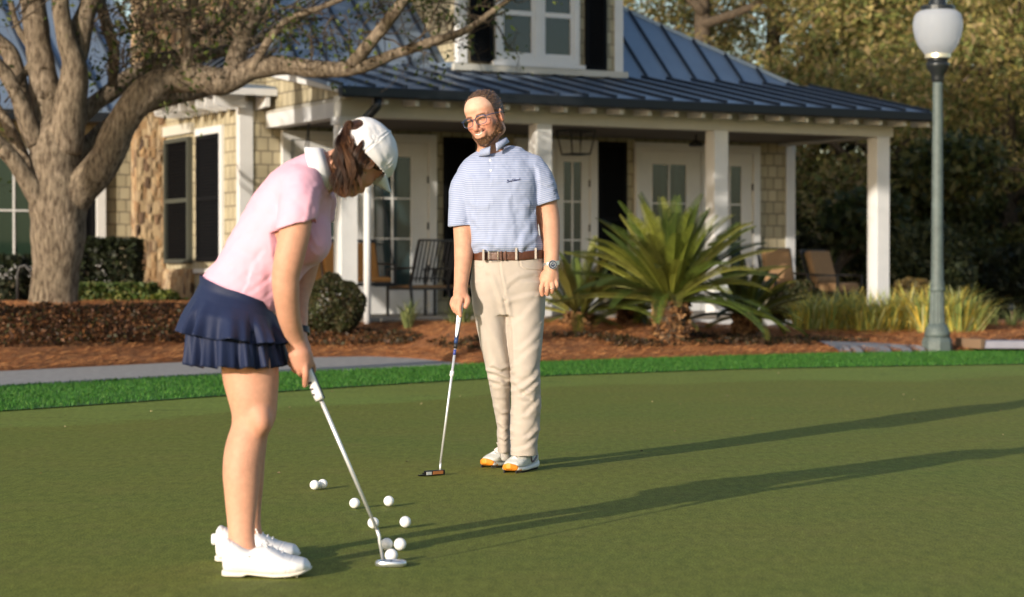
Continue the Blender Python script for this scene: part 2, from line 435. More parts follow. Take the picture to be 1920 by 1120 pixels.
def finish(F, base, name, m, parent=None, colf=None, disp=None, smooth=1, attrf=None):
    V, Q = F.mesh()
    if smooth: V = lap(V, Q, smooth, .5)
    if disp is not None:
        N = vnormals(V, Q); V = V+N*disp(V, N)[:,None]
    col = colf(V) if colf else None
    at = attrf(V) if attrf else None
    o = mesh_np(name, V-base, Q, m, parent, col=col, attrs=at)
    if parent is None: o.location = base
    return o
def creases(V, N, lines, Y0, face=-1):
    """lines: (px points, width px, depth m) creases drawn at true position on the cloth; returns displacement"""
    d = np.zeros(len(V))
    for pts, wpx, amp in lines:
        P = np.array([atY(a, b, Y0)[[0,2]] for a, b in pts]); best = np.full(len(V), 1e9); sgn = np.zeros(len(V))
        for i in range(len(P)-1):
            e = P[i+1]-P[i]; q = V[:, [0,2]]-P[i]; h = np.clip((q@e)/(e@e), 0, 1); r = q-h[:,None]*e
            dd = np.hypot(r[:,0], r[:,1]); m = dd < best; best[m] = dd[m]; sgn[m] = (np.sign(e[0]*q[:,1]-e[1]*q[:,0]))[m]
        wd = wpx*Y0/FPX; s_ = best*sgn/wd
        d += amp*(-np.exp(-s_**2)+.9*np.exp(-(s_-1.6)**2)*1.0)*sstep(.2*face, .6*face, N[:,1]*1.0) if face > 0 else amp*(-np.exp(-s_**2)+.9*np.exp(-(s_-1.6)**2))*sstep(0.1, -.4, N[:,1])
    return d

def fuzz(name, o, n, ln, drift, out, cols, seed):
    """short tapering strands growing from a hair mesh"""
    me = o.data; V = np.empty(len(me.vertices)*3, np.float32); me.vertices.foreach_get('co', V); V = V.reshape(-1,3).astype(float)
    N = np.array([v.normal[:] for v in me.vertices]); rg_ = np.random.default_rng(seed); i = rg_.integers(0, len(V), n); p = V[i]; nn = N[i]
    d = np.asarray(drift)+nn*out+rg_.normal(0,.28,(n,3)); d = d-nn*np.minimum((d*nn).sum(1),0)[:,None]; d /= np.linalg.norm(d,axis=1,keepdims=True); s_ = np.cross(d, nn); s_ /= np.linalg.norm(s_,axis=1,keepdims=True)+1e-9
    L_ = ln*rg_.uniform(.5,1.3,(n,1)); w_ = .0009; m1 = p+d*L_*.5+nn*.0012; tp = p+d*L_-nn*.0006*0
    Vv = np.stack([p-s_*w_, p+s_*w_, m1+s_*w_, m1-s_*w_, tp+s_*w_*.3, tp-s_*w_*.3],1).reshape(-1,3); b = np.arange(n)[:,None]*6; Q = np.concatenate([b+[0,1,2,3], b+[3,2,4,5]])
    c = cols[rg_.integers(0,len(cols),n)]*rg_.uniform(.7,1.3,(n,1)); return mesh_np(name, Vv, Q, M_hair, o, col=np.repeat(np.clip(c,0,1),6,axis=0), smooth=False)
def make_man():
    Y0 = 10.2; kk = FPX/Y0
    P = lambda px, py, dy=0.: atY(px, py, Y0+dy)
    R = lambda r: r/kk
    base = np.array([P(960,885)[0], Y0+.0, 0.0])
    hd = Head((0,0,0), (-.44,-.86,-.20), (-.31,-.1,.95), 1.07)
    hd.c = P(893,225,-.13) - hd.F*.085*hd.s
    torso_l = [(284,893),(292,882),(302,869),(315,860),(335,858),(360,864),(400,871),(430,877),(455,880),(470,884),(500,884),(540,886)]
    torso_r = [(280,965),(290,984),(300,999),(315,1009),(340,1013),(370,1010),(400,1010),(440,1014),(470,1018),(500,1018),(540,1020)]
    def stack_px(Lp, Rp, dpt, n=2.3, off=0):
        zl = [P(900, a)[2] for a, _ in Lp]; zr = [P(900, a)[2] for a, _ in Rp]
        xl = [P(b, a)[0]-off for a, b in Lp]; xr = [P(b, a)[0]+off for a, b in Rp]
        zz = sorted(zl); zt = [P(900, a)[2] for a, *_ in dpt]
        return Stack((0,0,0), (0,0,1), (1,0,0), (0,1,0), zl, xl, xr, [Y0+b-off for _, b, c in dpt], [Y0+c+off for _, b, c in dpt], n=n, ts2=zr, tw=zt)
    dep = [(282,-.05,.07),(300,-.09,.1),(340,-.13,.12),(380,-.14,.115),(430,-.135,.10),(480,-.12,.10),(520,-.12,.13),(540,-.11,.14)]
    armR = ([P(888,334,0), P(872,350,0), P(868,400,-.01), P(869,440,-.03), P(869,480,-.06), P(866,515,-.10), P(863,546,-.14)], [R(18),R(19),R(19),R(18.5),R(17.2),R(14.5),R(11.8)])
    armL = ([P(992,322,0), P(1008,342,.0), P(1022,370,.0), P(1030,410,.0), P(1033,450,-.03), P(1034,480,-.06), P(1033,503,-.08)], [R(19),R(20),R(20),R(19.5),R(17),R(14.5),R(12.8)])
    # ---- body
    F = Field(base+[-.34,-.36,-.01], base+[.36,.34,1.9], .0034)
    F.add(stack_px(torso_l, torso_r, dep, off=-.012), .03)
    F.add(Chain([P(920,300,0), P(915,270,-.02), P(909,248,-.04)], [R(27),R(19.5),R(18)]), .02)
    F.add(Chain([P(884,330,0), P(922,302,0), P(996,316,0)], [R(18),R(18),R(20)]), .03)
    F.add(Chain(*armR), .02); F.add(Chain(*armL), .02)
    for ch_ in ([P(917,555,.02), P(934,690,.01), P(940,760,.075), P(946,820,.14), P(947,856,.175)], [P(985,555,0), P(985,690,-.05), P(986,760,-.03), P(985,820,-.01), P(984,862,-.005)]):
        F.add(Chain(ch_, [R(24),R(14),R(13),R(10),R(10)]), .03)
    hd.sculpt(F)
    # right hand round the grip (fingers point down the grip)
    F.add(Chain([P(863,544,-.14), P(862,556,-.155), P(860,566,-.16)], [R(11),R(12.5),R(12)]), .012)
    F.add(Chain([P(868,548,-.145), P(870,560,-.165)], [R(9),R(8)]), .01)
    FR = [([(865,562,-.185),(861,577,-.2),(863,592,-.205)], 5.0), ([(858,563,-.18),(854,577,-.195),(858,588,-.19)], 4.9),
          ([(853,562,-.165),(849,574,-.175),(853,584,-.165)], 4.7), ([(850,560,-.15),(847,570,-.155),(850,578,-.145)], 4.2)]
    for pts, r in FR: F.add(Chain([P(*p) for p in pts], [R(r), R(r*.95), R(r*.8)]), .002)
    F.add(Chain([P(871,552,-.155), P(877,563,-.175), P(873,575,-.185)], [R(6),R(5.4),R(4.8)]), .003)
    # left hand hanging, back of the hand to the camera
    F.add(Chain([P(1033,503,-.08), P(1032,514,-.085), P(1030,524,-.09)], [R(12),R(13),R(12.5)]), .012)
    F.add(Chain([P(1022,515,-.09), P(1020,527,-.095)], [R(8),R(7)]), .008)
    F.add(Chain([P(1040,515,-.085), P(1041,526,-.09)], [R(8),R(7)]), .008)
    FL = [([(1019,528,-.1),(1015,541,-.11),(1017,553,-.1)], 4.8), ([(1027,530,-.105),(1026,543,-.115),(1026,552,-.1)], 4.9),
          ([(1035,529,-.105),(1036,540,-.115),(1035,548,-.1)], 4.6), ([(1042,526,-.1),(1044,535,-.105),(1042,542,-.09)], 4.2)]
    for pts, r in FL: F.add(Chain([P(*p) for p in pts], [R(r), R(r), R(r*.82)]), .0015)
    F.add(Chain([P(1019,515,-.075), P(1011,528,-.07), P(1012,541,-.075)], [R(6),R(5),R(4.5)]), .004)
    def colf(V):
        col = np.tile(SK, (len(V),1))
        n = fbm(V, 22, 2, 3)[:,None]; col = col*(1+.05*n)
        hands = sstep(P(0,530)[2], P(0,560)[2], V[:,2])[:,None]; col = col*(1-hands*.35)+np.array([.58,.26,.18])*hands*.35
        sock = V[:,2] < .16; col[sock] = np.array([.42,.41,.4])
        isface = np.linalg.norm(V-hd.c, axis=1) < .2
        cf = col[isface]; paint_face(hd, V[isface], cf); col[isface] = cf
        return np.clip(col, 0, 1)
    body = finish(F, base, 'person', M_skin, colf=colf, smooth=1)
    tag(body, 'smiling bearded man in blue striped polo and khaki trousers, one hand on a putter', 'person')
    # ---- hair and beard shells
    H = Field(hd.c-.19, hd.c+.19, .0024); hd.sculpt(H, ears=False)
    D0 = H.D.copy(); X, Y, Z = H.ax[0][:,None,None]-hd.c[0], H.ax[1][None,:,None]-hd.c[1], H.ax[2][None,None,:]-hd.c[2]
    lx = (X*hd.R[0]+Y*hd.R[1]+Z*hd.R[2])/hd.s; ly = (X*hd.F[0]+Y*hd.F[1]+Z*hd.F[2])/hd.s; lz = (X*hd.U[0]+Y*hd.U[1]+Z*hd.U[2])/hd.s
    G = np.stack(np.broadcast_arrays(lx*1.0, ly*1.0, lz*1.0), -1)
    hl = np.interp(ly, [-.1,-.05,-.02,-.005,.012,.022,.035,.05,.07,.095], [-.075,-.06,-.03,.012,-.03,-.02,.055,.09,.112,.125])
    hl = hl+sstep(.015,.05,np.abs(lx))*sstep(.03,.06,ly)*.02+.006*lat_noise(G, 90, 4)
    thick = .0015+.0035*sstep(.05,.1,lz)+.0022*lat_noise(G*np.array([1,.3,1]), 160, 5)
    H.D = np.maximum(D0-thick*hd.s, (hl-lz)*hd.s*.8).astype(np.float32)
    def hcol(V):
        n = fbm(hd.loc(V)*np.array([1,.35,1]), 150, 2, 9)[:,None]
        return np.clip(np.array([.085,.048,.03])*(1+.45*n), 0, 1)
    ho = finish(H, base, 'hair', M_hair, body, colf=hcol, smooth=0)
    fuzz('hair_strands', ho, 2600, .010, -hd.F*.85+hd.U*.05, .12, np.array([[.07,.04,.025],[.14,.08,.045],[.2,.12,.07],[.05,.03,.02]]), 3)
    H.D = D0.copy()
    up = np.interp(np.abs(lx), [0,.02,.034,.042,.052,.062,.07,.08], [-.088,-.087,-.083,-.078,-.068,-.05,-.02,.0])+.004*lat_noise(G, 110, 6)
    lb = np.interp(ly, [0,.03,.05,.07,.09], [-.07,-.088,-.106,-.122,-.13])
    msk = np.maximum(np.maximum(lz-up, .008-ly+.2*np.minimum(lz+.06,0)), lb-lz)
    H.D = np.maximum(D0-(.0012+.0012*lat_noise(G, 170, 8)+.002*sstep(-.09,-.105,lz)*sstep(.03,.06,ly))*hd.s, msk*hd.s*.8).astype(np.float32)
    bo_ = finish(H, base, 'beard', M_hair, body, colf=lambda V: np.clip(np.array([.09,.048,.027])*(1+.35*fbm(hd.loc(V), 160, 2, 2)[:,None]), 0, 1), smooth=0)
    fuzz('beard_strands', bo_, 1800, .006, -hd.U*.8+hd.F*.15, .45, np.array([[.09,.045,.025],[.17,.085,.04],[.24,.12,.06],[.06,.03,.018]]), 4)
    # ---- glasses
    g = MB(); q = lambda x, y, z: hd.P(x, y, z)-base
    M_gl = mat('glasses_frame', (.03,.05,.12), rough=.3, spec=.6)
    for s_ in (-1, 1):
        ring = []
        for i in range(21):
            a = 2*math.pi*i/20; cx = s_*.034+.026*np.sign(math.cos(a))*abs(math.cos(a))**.7; cz = -.006+.0185*np.sign(math.sin(a))*abs(math.sin(a))**.75
            ring.append(q(cx, .108-.35*(cx)**2*6, cz))
        g.tube(ring, .0016, 6, cap=False)
        top = [q(s_*.009,.109,.004), q(s_*.018,.109,.0125), q(s_*.034,.107,.0135), q(s_*.052,.1,.0115), q(s_*.061,.098,.006)]
        g.tube(top, .0022, 6)
        g.tube([q(s_*.06,.098,.006), q(s_*.078,.08,.006), q(s_*.083,.03,.003), q(s_*.083,-.01,.002), q(s_*.08,-.03,-.012)], .0021, 6)
    g.tube([q(-.009,.109,.003), q(0,.113,.005), q(.009,.109,.003)], .0017, 6)
    glas = g.build('glasses', M_gl, body, smooth=True)
    M_lens, t, p = new_mat('lens'); N = t.nodes
    tr = N.new('ShaderNodeBsdfTransparent'); gl = N.new('ShaderNodeBsdfGlossy'); gl.inputs['Roughness'].default_value = .03
    mx = N.new('ShaderNodeMixShader'); mx.inputs[0].default_value = .06; t.links.new(tr.outputs[0], mx.inputs[1]); t.links.new(gl.outputs[0], mx.inputs[2]); t.links.new(mx.outputs[0], N['Material Output'].inputs['Surface'])
    for s_ in (-1, 1):
        l = MB(); ring = []
        for dyy in (0, .001):
            ring = [q(s_*.034+.0255*np.sign(math.cos(a))*abs(math.cos(a))**.7, .107-dyy-.35*(s_*.034+.0255*math.cos(a))**2*6, -.006+.018*np.sign(math.sin(a))*abs(math.sin(a))**.75) for a in np.linspace(0, 2*math.pi, 16, endpoint=False)]
            l.v += [tuple(r_) for r_ in ring]
        l.f = [tuple(range(15,-1,-1)), tuple(range(16,32))]+[(i, (i+1)%16, 16+(i+1)%16, 16+i) for i in range(16)]
        l.build('lens', M_lens, glas)
    # ---- shirt
    S = Field(base+[-.36,-.26,.85], base+[.38,.26,1.75], .0034)
    tl = [(a, b) for a, b in torso_l if a < 470]+[(468,881),(477,887)]; tr_ = [(a, b) for a, b in torso_r if a < 465]+[(463,1019),(474,1017)]
    sdep = [(282,-.06,.08),(300,-.10,.11),(340,-.145,.13),(380,-.152,.125),(430,-.152,.12),(455,-.158,.125),(466,-.155,.125),(477,-.13,.11)]
    S.add(stack_px(tl, tr_, sdep, n=2.35), .03)
    S.add(Chain([P(882,330,0), P(897,314,-.0), P(921,301,.0), P(958,293,.0), P(998,314,0)], [R(21),R(20),R(20),R(20),R(22)]), .03)
    slR = Chain([P(887,334,0), P(870,352,-.01), P(866,395,-.02), P(865,432,-.025)], [R(26),R(26.5),R(25),R(25.5)]); slL = Chain([P(996,318,0), P(1012,338,-.01), P(1024,372,-.015), P(1030,395,-.015)], [R(28),R(27),R(24.5),R(24)])
    S.add(slR, .012); S.add(slL, .012)
    hR = P(865,424,-.02); hL = P(1027,381,-.01)
    nR = np.array([.05,0,-1.]); nL = np.array([.28,0,-1.]); nL /= np.linalg.norm(nL)
    def hemcut(x, y, z, h, n, rr, other): # remove sleeve material beyond the hem plane close to the arm
        pl = (x-h[0])*n[0]+(y-h[1])*n[1]+(z-h[2])*n[2]
        side = (np.sqrt((x-h[0])**2+(y-h[1])**2)-rr) + 0*z
        return np.maximum(-pl, side)
    S.cut(Fn(lambda x,y,z: np.maximum(hemcut(x,y,z,hR,nR,.073,0), (x-P(889,0)[0])-.004), hR-[.12,.14,.14], hR+[.1,.14,.03]), .003)
    S.cut(Fn(lambda x,y,z: np.maximum(hemcut(x,y,z,hL,nL,.085,0), (P(1003,0)[0]-x)-.002), hL-[.1,.14,.14], hL+[.12,.14,.05]), .003)
    S.cut(Chain([P(867,400,-.015), P(867,445,-.02)], [R(22.5),R(22.8)], 1), .002); S.cut(Chain([P(1024,362,-.015), P(1031,400,-.015)], [R(21.5),R(22)], 1), .002)
    neck_c = P(921,283,-.035)
    S.cut(Ell(P(920,276,-.03), (.062,.065,.042)), .006)
    lines = [([(890,395),(880,412),(872,425)], 5, .004), ([(1003,320),(1007,350),(1004,392)], 4, .006), ([(883,340),(889,380),(890,425)], 4, .006),
             ([(905,470),(915,440),(917,400)], 7, .004), ([(930,475),(934,430),(928,390)], 7, .003), ([(968,470),(972,430),(962,380)], 6, .004), ([(990,470),(1000,430),(995,395)], 7, .006),
             ([(885,470),(900,462),(925,466)], 5, .006), ([(985,470),(1005,455),(1019,440)], 5, .006), ([(919,290),(920,330),(918,350)], 2.5, .0015), ([(1000,400),(985,420),(970,450)], 6, .004), ([(885,420),(900,440),(905,462)], 6, .004),
             ([(858,360),(870,378),(884,395)], 5, .003), ([(1012,345),(1025,355),(1038,350)], 4, .003)]
    def disp(V, N):
        low = sstep(P(0,360)[2], P(0,470)[2], V[:,2])
        return .6*creases(V, N, lines, Y0)+.003*fbm(V*np.array([1,1,.35]), 22, 2, 5)*(.4+low*1.2)+.002*fbm(V, 30, 2, 15)
    def stripe(V):
        z = V[:,2]-.10*(V[:,0]-base[0])**2
        sR = (V-hR)@nR; sL = (V-hL)@nL
        r = z.copy(); mR = (V[:,0] < P(872,0)[0]+.12*np.maximum(0,V[:,2]-1.38)) & (V[:,2] > hR[2]-.02); mL = (V[:,0] > P(1006,0)[0]) & (V[:,2] > hL[2]-.03)
        r[mR] = -sR[mR]; r[mL] = -sL[mL]; return {'stripe': r}
    m, t, p = new_mat('striped_polo'); N = t.nodes; L = t.links
    a = N.new('ShaderNodeAttribute'); a.attribute_name = 'stripe'
    mu = N.new('ShaderNodeMath'); mu.operation = 'MULTIPLY'; mu.inputs[1].default_value = 2*math.pi/.0088; L.new(a.outputs['Fac'], mu.inputs[0])
    sn = N.new('ShaderNodeMath'); sn.operation = 'SINE'; L.new(mu.outputs[0], sn.inputs[0])
    mr = N.new('ShaderNodeMapRange'); mr.inputs['From Min'].default_value = -.25; mr.inputs['From Max'].default_value = .55; L.new(sn.outputs[0], mr.inputs['Value'])
    mx = N.new('ShaderNodeMix'); mx.data_type = 'RGBA'; mx.inputs['A'].default_value = (.22,.27,.45,1); mx.inputs['B'].default_value = (.38,.43,.57,1)
    L.new(mr.outputs['Result'], mx.inputs['Factor']); L.new(mx.outputs['Result'], p.inputs['Base Color']); p.inputs['Roughness'].default_value = .8; p.inputs['Sheen Weight'].default_value = .15
    n2 = N.new('ShaderNodeTexNoise'); n2.inputs['Scale'].default_value = 500; b = N.new('ShaderNodeBump'); b.inputs['Strength'].default_value = .12; b.inputs['Distance'].default_value = .003
    L.new(n2.outputs['Fac'], b.inputs['Height']); L.new(b.outputs['Normal'], p.inputs['Normal']); M_shirt = m
    shirt = finish(S, base, 'shirt', M_shirt, body, disp=disp, attrf=stripe, smooth=1)
    # collar
    def collar(cx, cyy, cz, rx, ry, top, low, spread, gap, tilt, m_, th=.0035, seg=44, nm='collar', par=None, fr=None, tip=.012, attrs=True):
        V = []; st = []
        for i in range(seg+1):
            ph = gap+(2*math.pi-2*gap)*i/seg; f_ = min(i, seg-i)/seg*2          # 0 at the front ends
            tipf = math.exp(-(f_/.16)**2)
            for j, (rr, zz) in enumerate([(1.0, 0.0), (1.0, top), (1.09, top+.002), (1+spread*.6, top*.4), (1+spread, -low-tip*tipf), (1+spread-.05, -low-tip*tipf+.001), (1.03, top*.35)]):
                x = rx*rr*math.sin(ph); y = -ry*rr*math.cos(ph)
                zf = zz+.018*(1-math.cos(ph))/2*1.0
                V.append((cx+x, cyy+y, cz+zf+tilt*x)); st.append(cz+zf)
        k = 7; Fq = []
        for i in range(seg):
            for j in range(k): Fq.append((i*k+j, i*k+(j+1)%k, (i+1)*k+(j+1)%k, (i+1)*k+j))
        Fq += [tuple(range(k-1,-1,-1)), tuple(seg*k+j for j in range(k))]
        return mesh_np(nm, np.array(V)-base, Fq, m_, par, attrs={'stripe': np.array(st)*1.3} if attrs else None)
    collar(P(925,0)[0], Y0-.035, P(0,281)[2], .058, .066, .018, .010, .34, .2, .46, M_shirt, par=shirt)
    M_btn = mat('button', (.85,.85,.85), rough=.4)
    # chest embroidery (script lettering)
    M_thr = mat('navy_thread', (.03,.04,.12), rough=.7)
    BTN = ((919,301),(920,320))
    strokes = [[(2,8),(6,2),(9,4),(5,9),(9,13),(4,17),(0,13)], [(9,12),(14,10),(12,7),(10,11),(13,14),(17,11)], [(22,8),(17,9),(16,13),(21,12),(23,7),(22,13),(26,10)],
               [(27,3),(34,1)], [(31,2),(28,9),(25,15),(21,15)], [(36,8),(32,9),(33,12),(31,13),(36,12)], [(37,13),(41,1),(39,3),(38,12),(42,10)], [(47,7),(42,9),(42,12),(46,11),(48,7),(47,12),(50,10)],
               [(50,12),(52,7),(54,8),(53,12),(56,10)], [(61,7),(57,8),(57,12),(60,11),(64,0),(61,12),(66,11),(70,10)]]
    e = MB()
    dg = bpy.context.evaluated_depsgraph_get(); dg.update()
    def on_shirt(px, py):
        o_ = Vector((0,0,EYE)-base); d_ = Vector(ray(px, py)).normalized()
        hit, loc_, nn, _ = shirt.ray_cast(o_, d_)
        return (loc_+nn*.0012) if hit else Vector(P(px, py, -.15)-base)
    for px, py in BTN:
        b_ = MB(); c = np.array(on_shirt(px, py)); b_.tube([c+[0,-.002,0], c+[0,.003,0]], .0052, 10); b_.build('button', M_btn, shirt)
    for s_ in strokes:
        pts = [on_shirt(950+a*.385, 337-.0+b*.37-a*.05) for a, b in s_]; e.tube(pts, .0013, 5)
    e.build('embroidery', M_thr, shirt)
    # ---- trousers
    T = Field(base+[-.26,-.28,.03], base+[.24,.36,1.12], .0034)
    pl = [(474,888),(500,885),(530,882),(560,886),(590,890)]; pr = [(470,1018),(500,1021),(530,1022),(560,1021),(590,1020)]
    T.add(stack_px(pl, pr, [(470,-.13,.115),(500,-.135,.13),(530,-.135,.155),(560,-.125,.15),(590,-.1,.1)], n=2.5), .03)
    def leg(Lp, Rp, dpt): T.add(stack_px(Lp, Rp, dpt, n=2.2), .014)
    leg([(530,884),(600,891),(650,901),(690,911),(720,916),(760,924),(800,931),(853,933)], [(530,948),(570,947),(600,951),(650,954),(700,957),(760,957),(800,957),(853,957)],
        [(530,-.11,.13),(600,-.10,.12),(690,-.08,.1),(720,-.055,.11),(760,-.01,.16),(853,.09,.25)])
    leg([(530,950),(570,944),(600,948),(650,953),(700,958),(760,958),(800,957),(853,957)], [(530,1022),(600,1020),(650,1016),(690,1012),(720,1013),(760,1015),(800,1012),(830,1007),(853,1009)],
        [(530,-.12,.13),(600,-.12,.11),(690,-.14,.05),(720,-.13,.05),(760,-.11,.06),(853,-.085,.075)])
    T.cut(Chain([P(984,866,-.005), P(984,848,-.005)], [R(21),R(21)], 1), .003)
    tl_ = [([(903,708),(915,700),(932,704),(948,712)], 4, .011), ([(905,722),(918,716),(935,720)], 4, .006), ([(925,690),(940,698),(953,692)], 4, .008), ([(957,720),(972,730),(992,745)], 5, .008), ([(1012,680),(1000,700),(975,718),(962,722)], 5, .009), ([(1012,705),(996,722),(978,735)], 4, .007),
           ([(1014,730),(1002,752),(985,770)], 5, .007), ([(1012,780),(1000,800),(988,812)], 5, .007), ([(1005,815),(985,832),(965,838)], 4, .006), ([(1005,640),(985,655),(968,672)], 6, .005),
           ([(1008,610),(992,630),(975,645)], 6, .005), ([(946,566),(950,585),(957,620),(958,690)], 4, .010), ([(932,520),(940,545),(946,560)], 5, .003), ([(1015,545),(985,548),(958,556),(946,562)], 5, .004),
           ([(915,520),(930,560),(940,600),(950,640)], 6, .005), ([(960,535),(975,525),(1000,520)], 5, .004), ([(934,800),(945,812),(955,810)], 4, .007), ([(928,770),(940,780),(955,778)], 4, .005), ([(936,826),(946,832),(956,826)], 3, .005),
           ([(974,490),(976,500),(985,506),(1012,508)], 1.6, .0035), ([(893,500),(900,505),(908,500),(910,488)], 1.6, .002), ([(935,485),(940,520),(946,545)], 2.5, .003), ([(1000,560),(975,590),(960,600)], 6, .004), ([(900,600),(925,640),(945,700)], 6, .004)]
    def tdisp(V, N):
        low = sstep(P(0,640)[2], P(0,720)[2], V[:,2])
        return .6*creases(V, N, tl_, Y0)+.002*fbm(V*np.array([1,1,1.4])+V[:, [2]]*.4, 14, 2, 21)*(.5+low*.6)+.0016*fbm(V*np.array([1,1,2.5]), 26, 1, 31)*low
    M_khaki = mat('khaki_cotton', (.44,.385,.34), rough=.85, bump=.3, bscale=500, var=.05, vscale=14, sheen=.1)
    tro = finish(T, base, 'trousers', M_khaki, body, disp=tdisp, smooth=1)
    # ---- belt
    B = Field(base+[-.26,-.24,.9], base+[.24,.24,1.15], .0034)
    zlo = lambda x: P(0,489)[2]+.10*(np.maximum(x-P(975,0)[0],0))+.05*np.maximum(P(900,0)[0]-x,0)
    B.add(stack_px([(455,884),(480,886),(510,884)], [(450,1020),(480,1021),(510,1022)], [(450,-.142,.125),(480,-.142,.125),(510,-.142,.125)], n=2.5), .001)
    B.keep(Fn(lambda x,y,z: np.maximum(z-(zlo(x)+.041), zlo(x)-z)+0*y, 0, 0), .003)
    M_belt = mat('brown_leather', (.085,.028,.013), rough=.42, var=.35, vscale=25, bump=.2, bscale=120, spec=.5)
    belt = finish(B, base, 'belt', M_belt, body, smooth=1)
    fx = lambda px, d=0: P(px,0)[0]-base[0]
    def onb(px, z, d): return np.array([fx(px), -.142+d-.0, z])
    zb = P(0,480)[2]
    M_sil = mat('buckle_metal', (.7,.68,.64), rough=.25, metal=1)
    bu = MB(); yb = -.148
    fr = [(917,.022),(934,.022),(934,-.022),(917,-.022),(917,.022)]
    bu.tube([(fx(a), yb, zb+b-.002) for a, b in fr], .0022, 6); bu.build('buckle', M_sil, belt)
    for px in (940, 948):
        k_ = MB(); k_.box(fx(px)-.004, fx(px)+.004, yb-.001, yb+.012, zb-.0235, zb+.021); k_.build('belt_keeper', M_belt, belt, bevel=.001)
    for px in (907, 968, 1004):
        k_ = MB(); dy_ = .0 if px < 1000 else .03
        k_.box(fx(px)-.005, fx(px)+.005, yb-.002+dy_, yb+.016+dy_, zb-.026+(.006 if px > 960 else 0)+(.004 if px>1000 else 0), zb+.029+(.008 if px > 960 else 0)); k_.build('belt_loop', M_khaki, tro, bevel=.001)
    # ---- watch and ring
    wc = P(1034,495,-.075)-base; wch = MB(); seg = []
    M_strap = mat('silver_bracelet', (.8,.8,.82), rough=.3, metal=.85)
    for i in range(25):
        a = 2*math.pi*i/24; seg.append(wc+np.array([.0365*math.cos(a), .036*math.sin(a), .006*math.cos(a)]))
    wch.tube(seg, .001, 4); ws = MB()
    b0 = []
    for i in range(24):
        a = 2*math.pi*i/24; a2 = 2*math.pi*(i+1)/24
        p1 = wc+np.array([.036*math.cos(a), .036*math.sin(a), .006*math.cos(a)]); p2 = wc+np.array([.036*math.cos(a2), .036*math.sin(a2), .006*math.cos(a2)])
        ws.bar(p1, p2, .004, .019)
    watch = ws.build('watch', M_strap, body)
    fc = P(1036,496.5,-.116)-base; dirn = np.array([.1,-1,.0]); dirn /= np.linalg.norm(dirn)
    M_dial = mat('dial', (.02,.03,.07), rough=.25, coat=.5); M_bez = mat('bezel', (.1,.13,.2), rough=.2, metal=.8)
    c_ = MB(); c_.tube([fc+dirn*.0, fc+dirn*.011], [.0225,.0215], 24); c_.build('case', M_strap, watch)
    c_ = MB(); c_.tube([fc+dirn*.0105, fc+dirn*.0125], [.0205,.0195], 24); c_.build('bezel', M_bez, watch)
    c_ = MB(); c_.tube([fc+dirn*.012, fc+dirn*.0132], [.0155,.0155], 24); c_.build('dial', M_dial, watch)
    c_ = MB(); ux = np.cross(dirn, [0,0,1]); 
    for i in range(12):
        a = 2*math.pi*i/12; o_ = fc+dirn*.0136; r1 = o_+(ux*math.cos(a)+np.array([0,0,1])*math.sin(a))*.0105; r2 = o_+(ux*math.cos(a)+np.array([0,0,1])*math.sin(a))*.0142
        c_.bar(r1, r2, .0022, .0015)
    c_.bar(fc+dirn*.0136, fc+dirn*.0136+np.array([.005,0,.006]), .0016, .001); c_.bar(fc+dirn*.0136, fc+dirn*.0136+np.array([-.006,0,.005]), .0016, .001)
    c_.build('hour_marker', mat('lume', (.85,.9,.88), rough=.4), watch)
    rg = MB(); rc = P(1035.6,541,-.113)-base
    rg.tube([rc+np.array([.0126*math.cos(a), .0126*math.sin(a), .001*math.cos(a)]) for a in np.linspace(0, 2*math.pi, 17)], .0016, 6, cap=False)
    rg.build('ring', M_sil, body, smooth=True)
    # ---- sneakers
    M_sn = mat('sneaker_mesh', (.6,.61,.58), rough=.8, bump=.3, bscale=300, var=.08, vscale=20); M_sole = mat('sneaker_sole', (.78,.78,.76), rough=.55, var=.05)
    M_or = mat('orange_rubber', (.75,.25,.02), rough=.5); M_lace = mat('laces', (.74,.68,.66), rough=.9, bump=.2); M_blk = mat('black_rubber', (.015,.015,.018), rough=.6)
    M_mark = mat('side_mark', (.16,.12,.15), rough=.5)
    for which, (toe, ang, knob) in enumerate((((909,876), 36, 0), ((954,886), 24, 0))):
        tp = atZ(toe[0], toe[1]+2, 0.0); a = math.radians(ang); fwd = np.array([-math.sin(a), -math.cos(a), 0]); side = np.array([math.cos(a), -math.sin(a), 0])
        Ls = .298; o = tp-fwd*Ls+np.array([0,0,0])
        K = Field(np.minimum(o, tp)-[.09,.09,.01], np.maximum(o, tp)+[.09,.09,.17], .0026)
        ts = [0,.02,.07,.13,.19,.24,.275,.292]
        K.add(Stack(o, fwd, side, (0,0,1), ts, [-.022,-.033,-.034,-.036,-.046,-.047,-.036,-.018], [.022,.033,.034,.040,.050,.048,.036,.018], [.02]*8, [.075,.092,.088,.098,.078,.062,.052,.036], n=2.6), .01)
        K.add(Stack(o+np.array([0,0,0]), np.array([0,0,1]), side, fwd, [.05,.09,.115], [-.036,-.033,-.032], [.036,.033,.032], [.004,.006,.004], [.15,.125,.11], n=2.3), .01)
        K.cut(Ell(o+fwd*.055+np.array([0,0,.13]), (.027,.03,.05)), .004)
        up = finish(K, base, 'sneaker', M_sn, body, smooth=1)
        K2 = Field(np.minimum(o, tp)-[.09,.09,.01], np.maximum(o, tp)+[.09,.09,.1], .0026)
        K2.add(Stack(o, fwd, side, (0,0,1), [-.006,.01,.05,.12,.19,.24,.28,.303], [-.02,-.036,-.04,-.04,-.05,-.053,-.042,-.012], [.02,.036,.04,.045,.055,.053,.042,.012], [.012,.009,.007,.007,.007,.008,.012,.024], [.052,.042,.034,.030,.026,.026,.034,.046], n=4), .001)
        finish(K2, base, 'sole', M_sole, up, smooth=1)
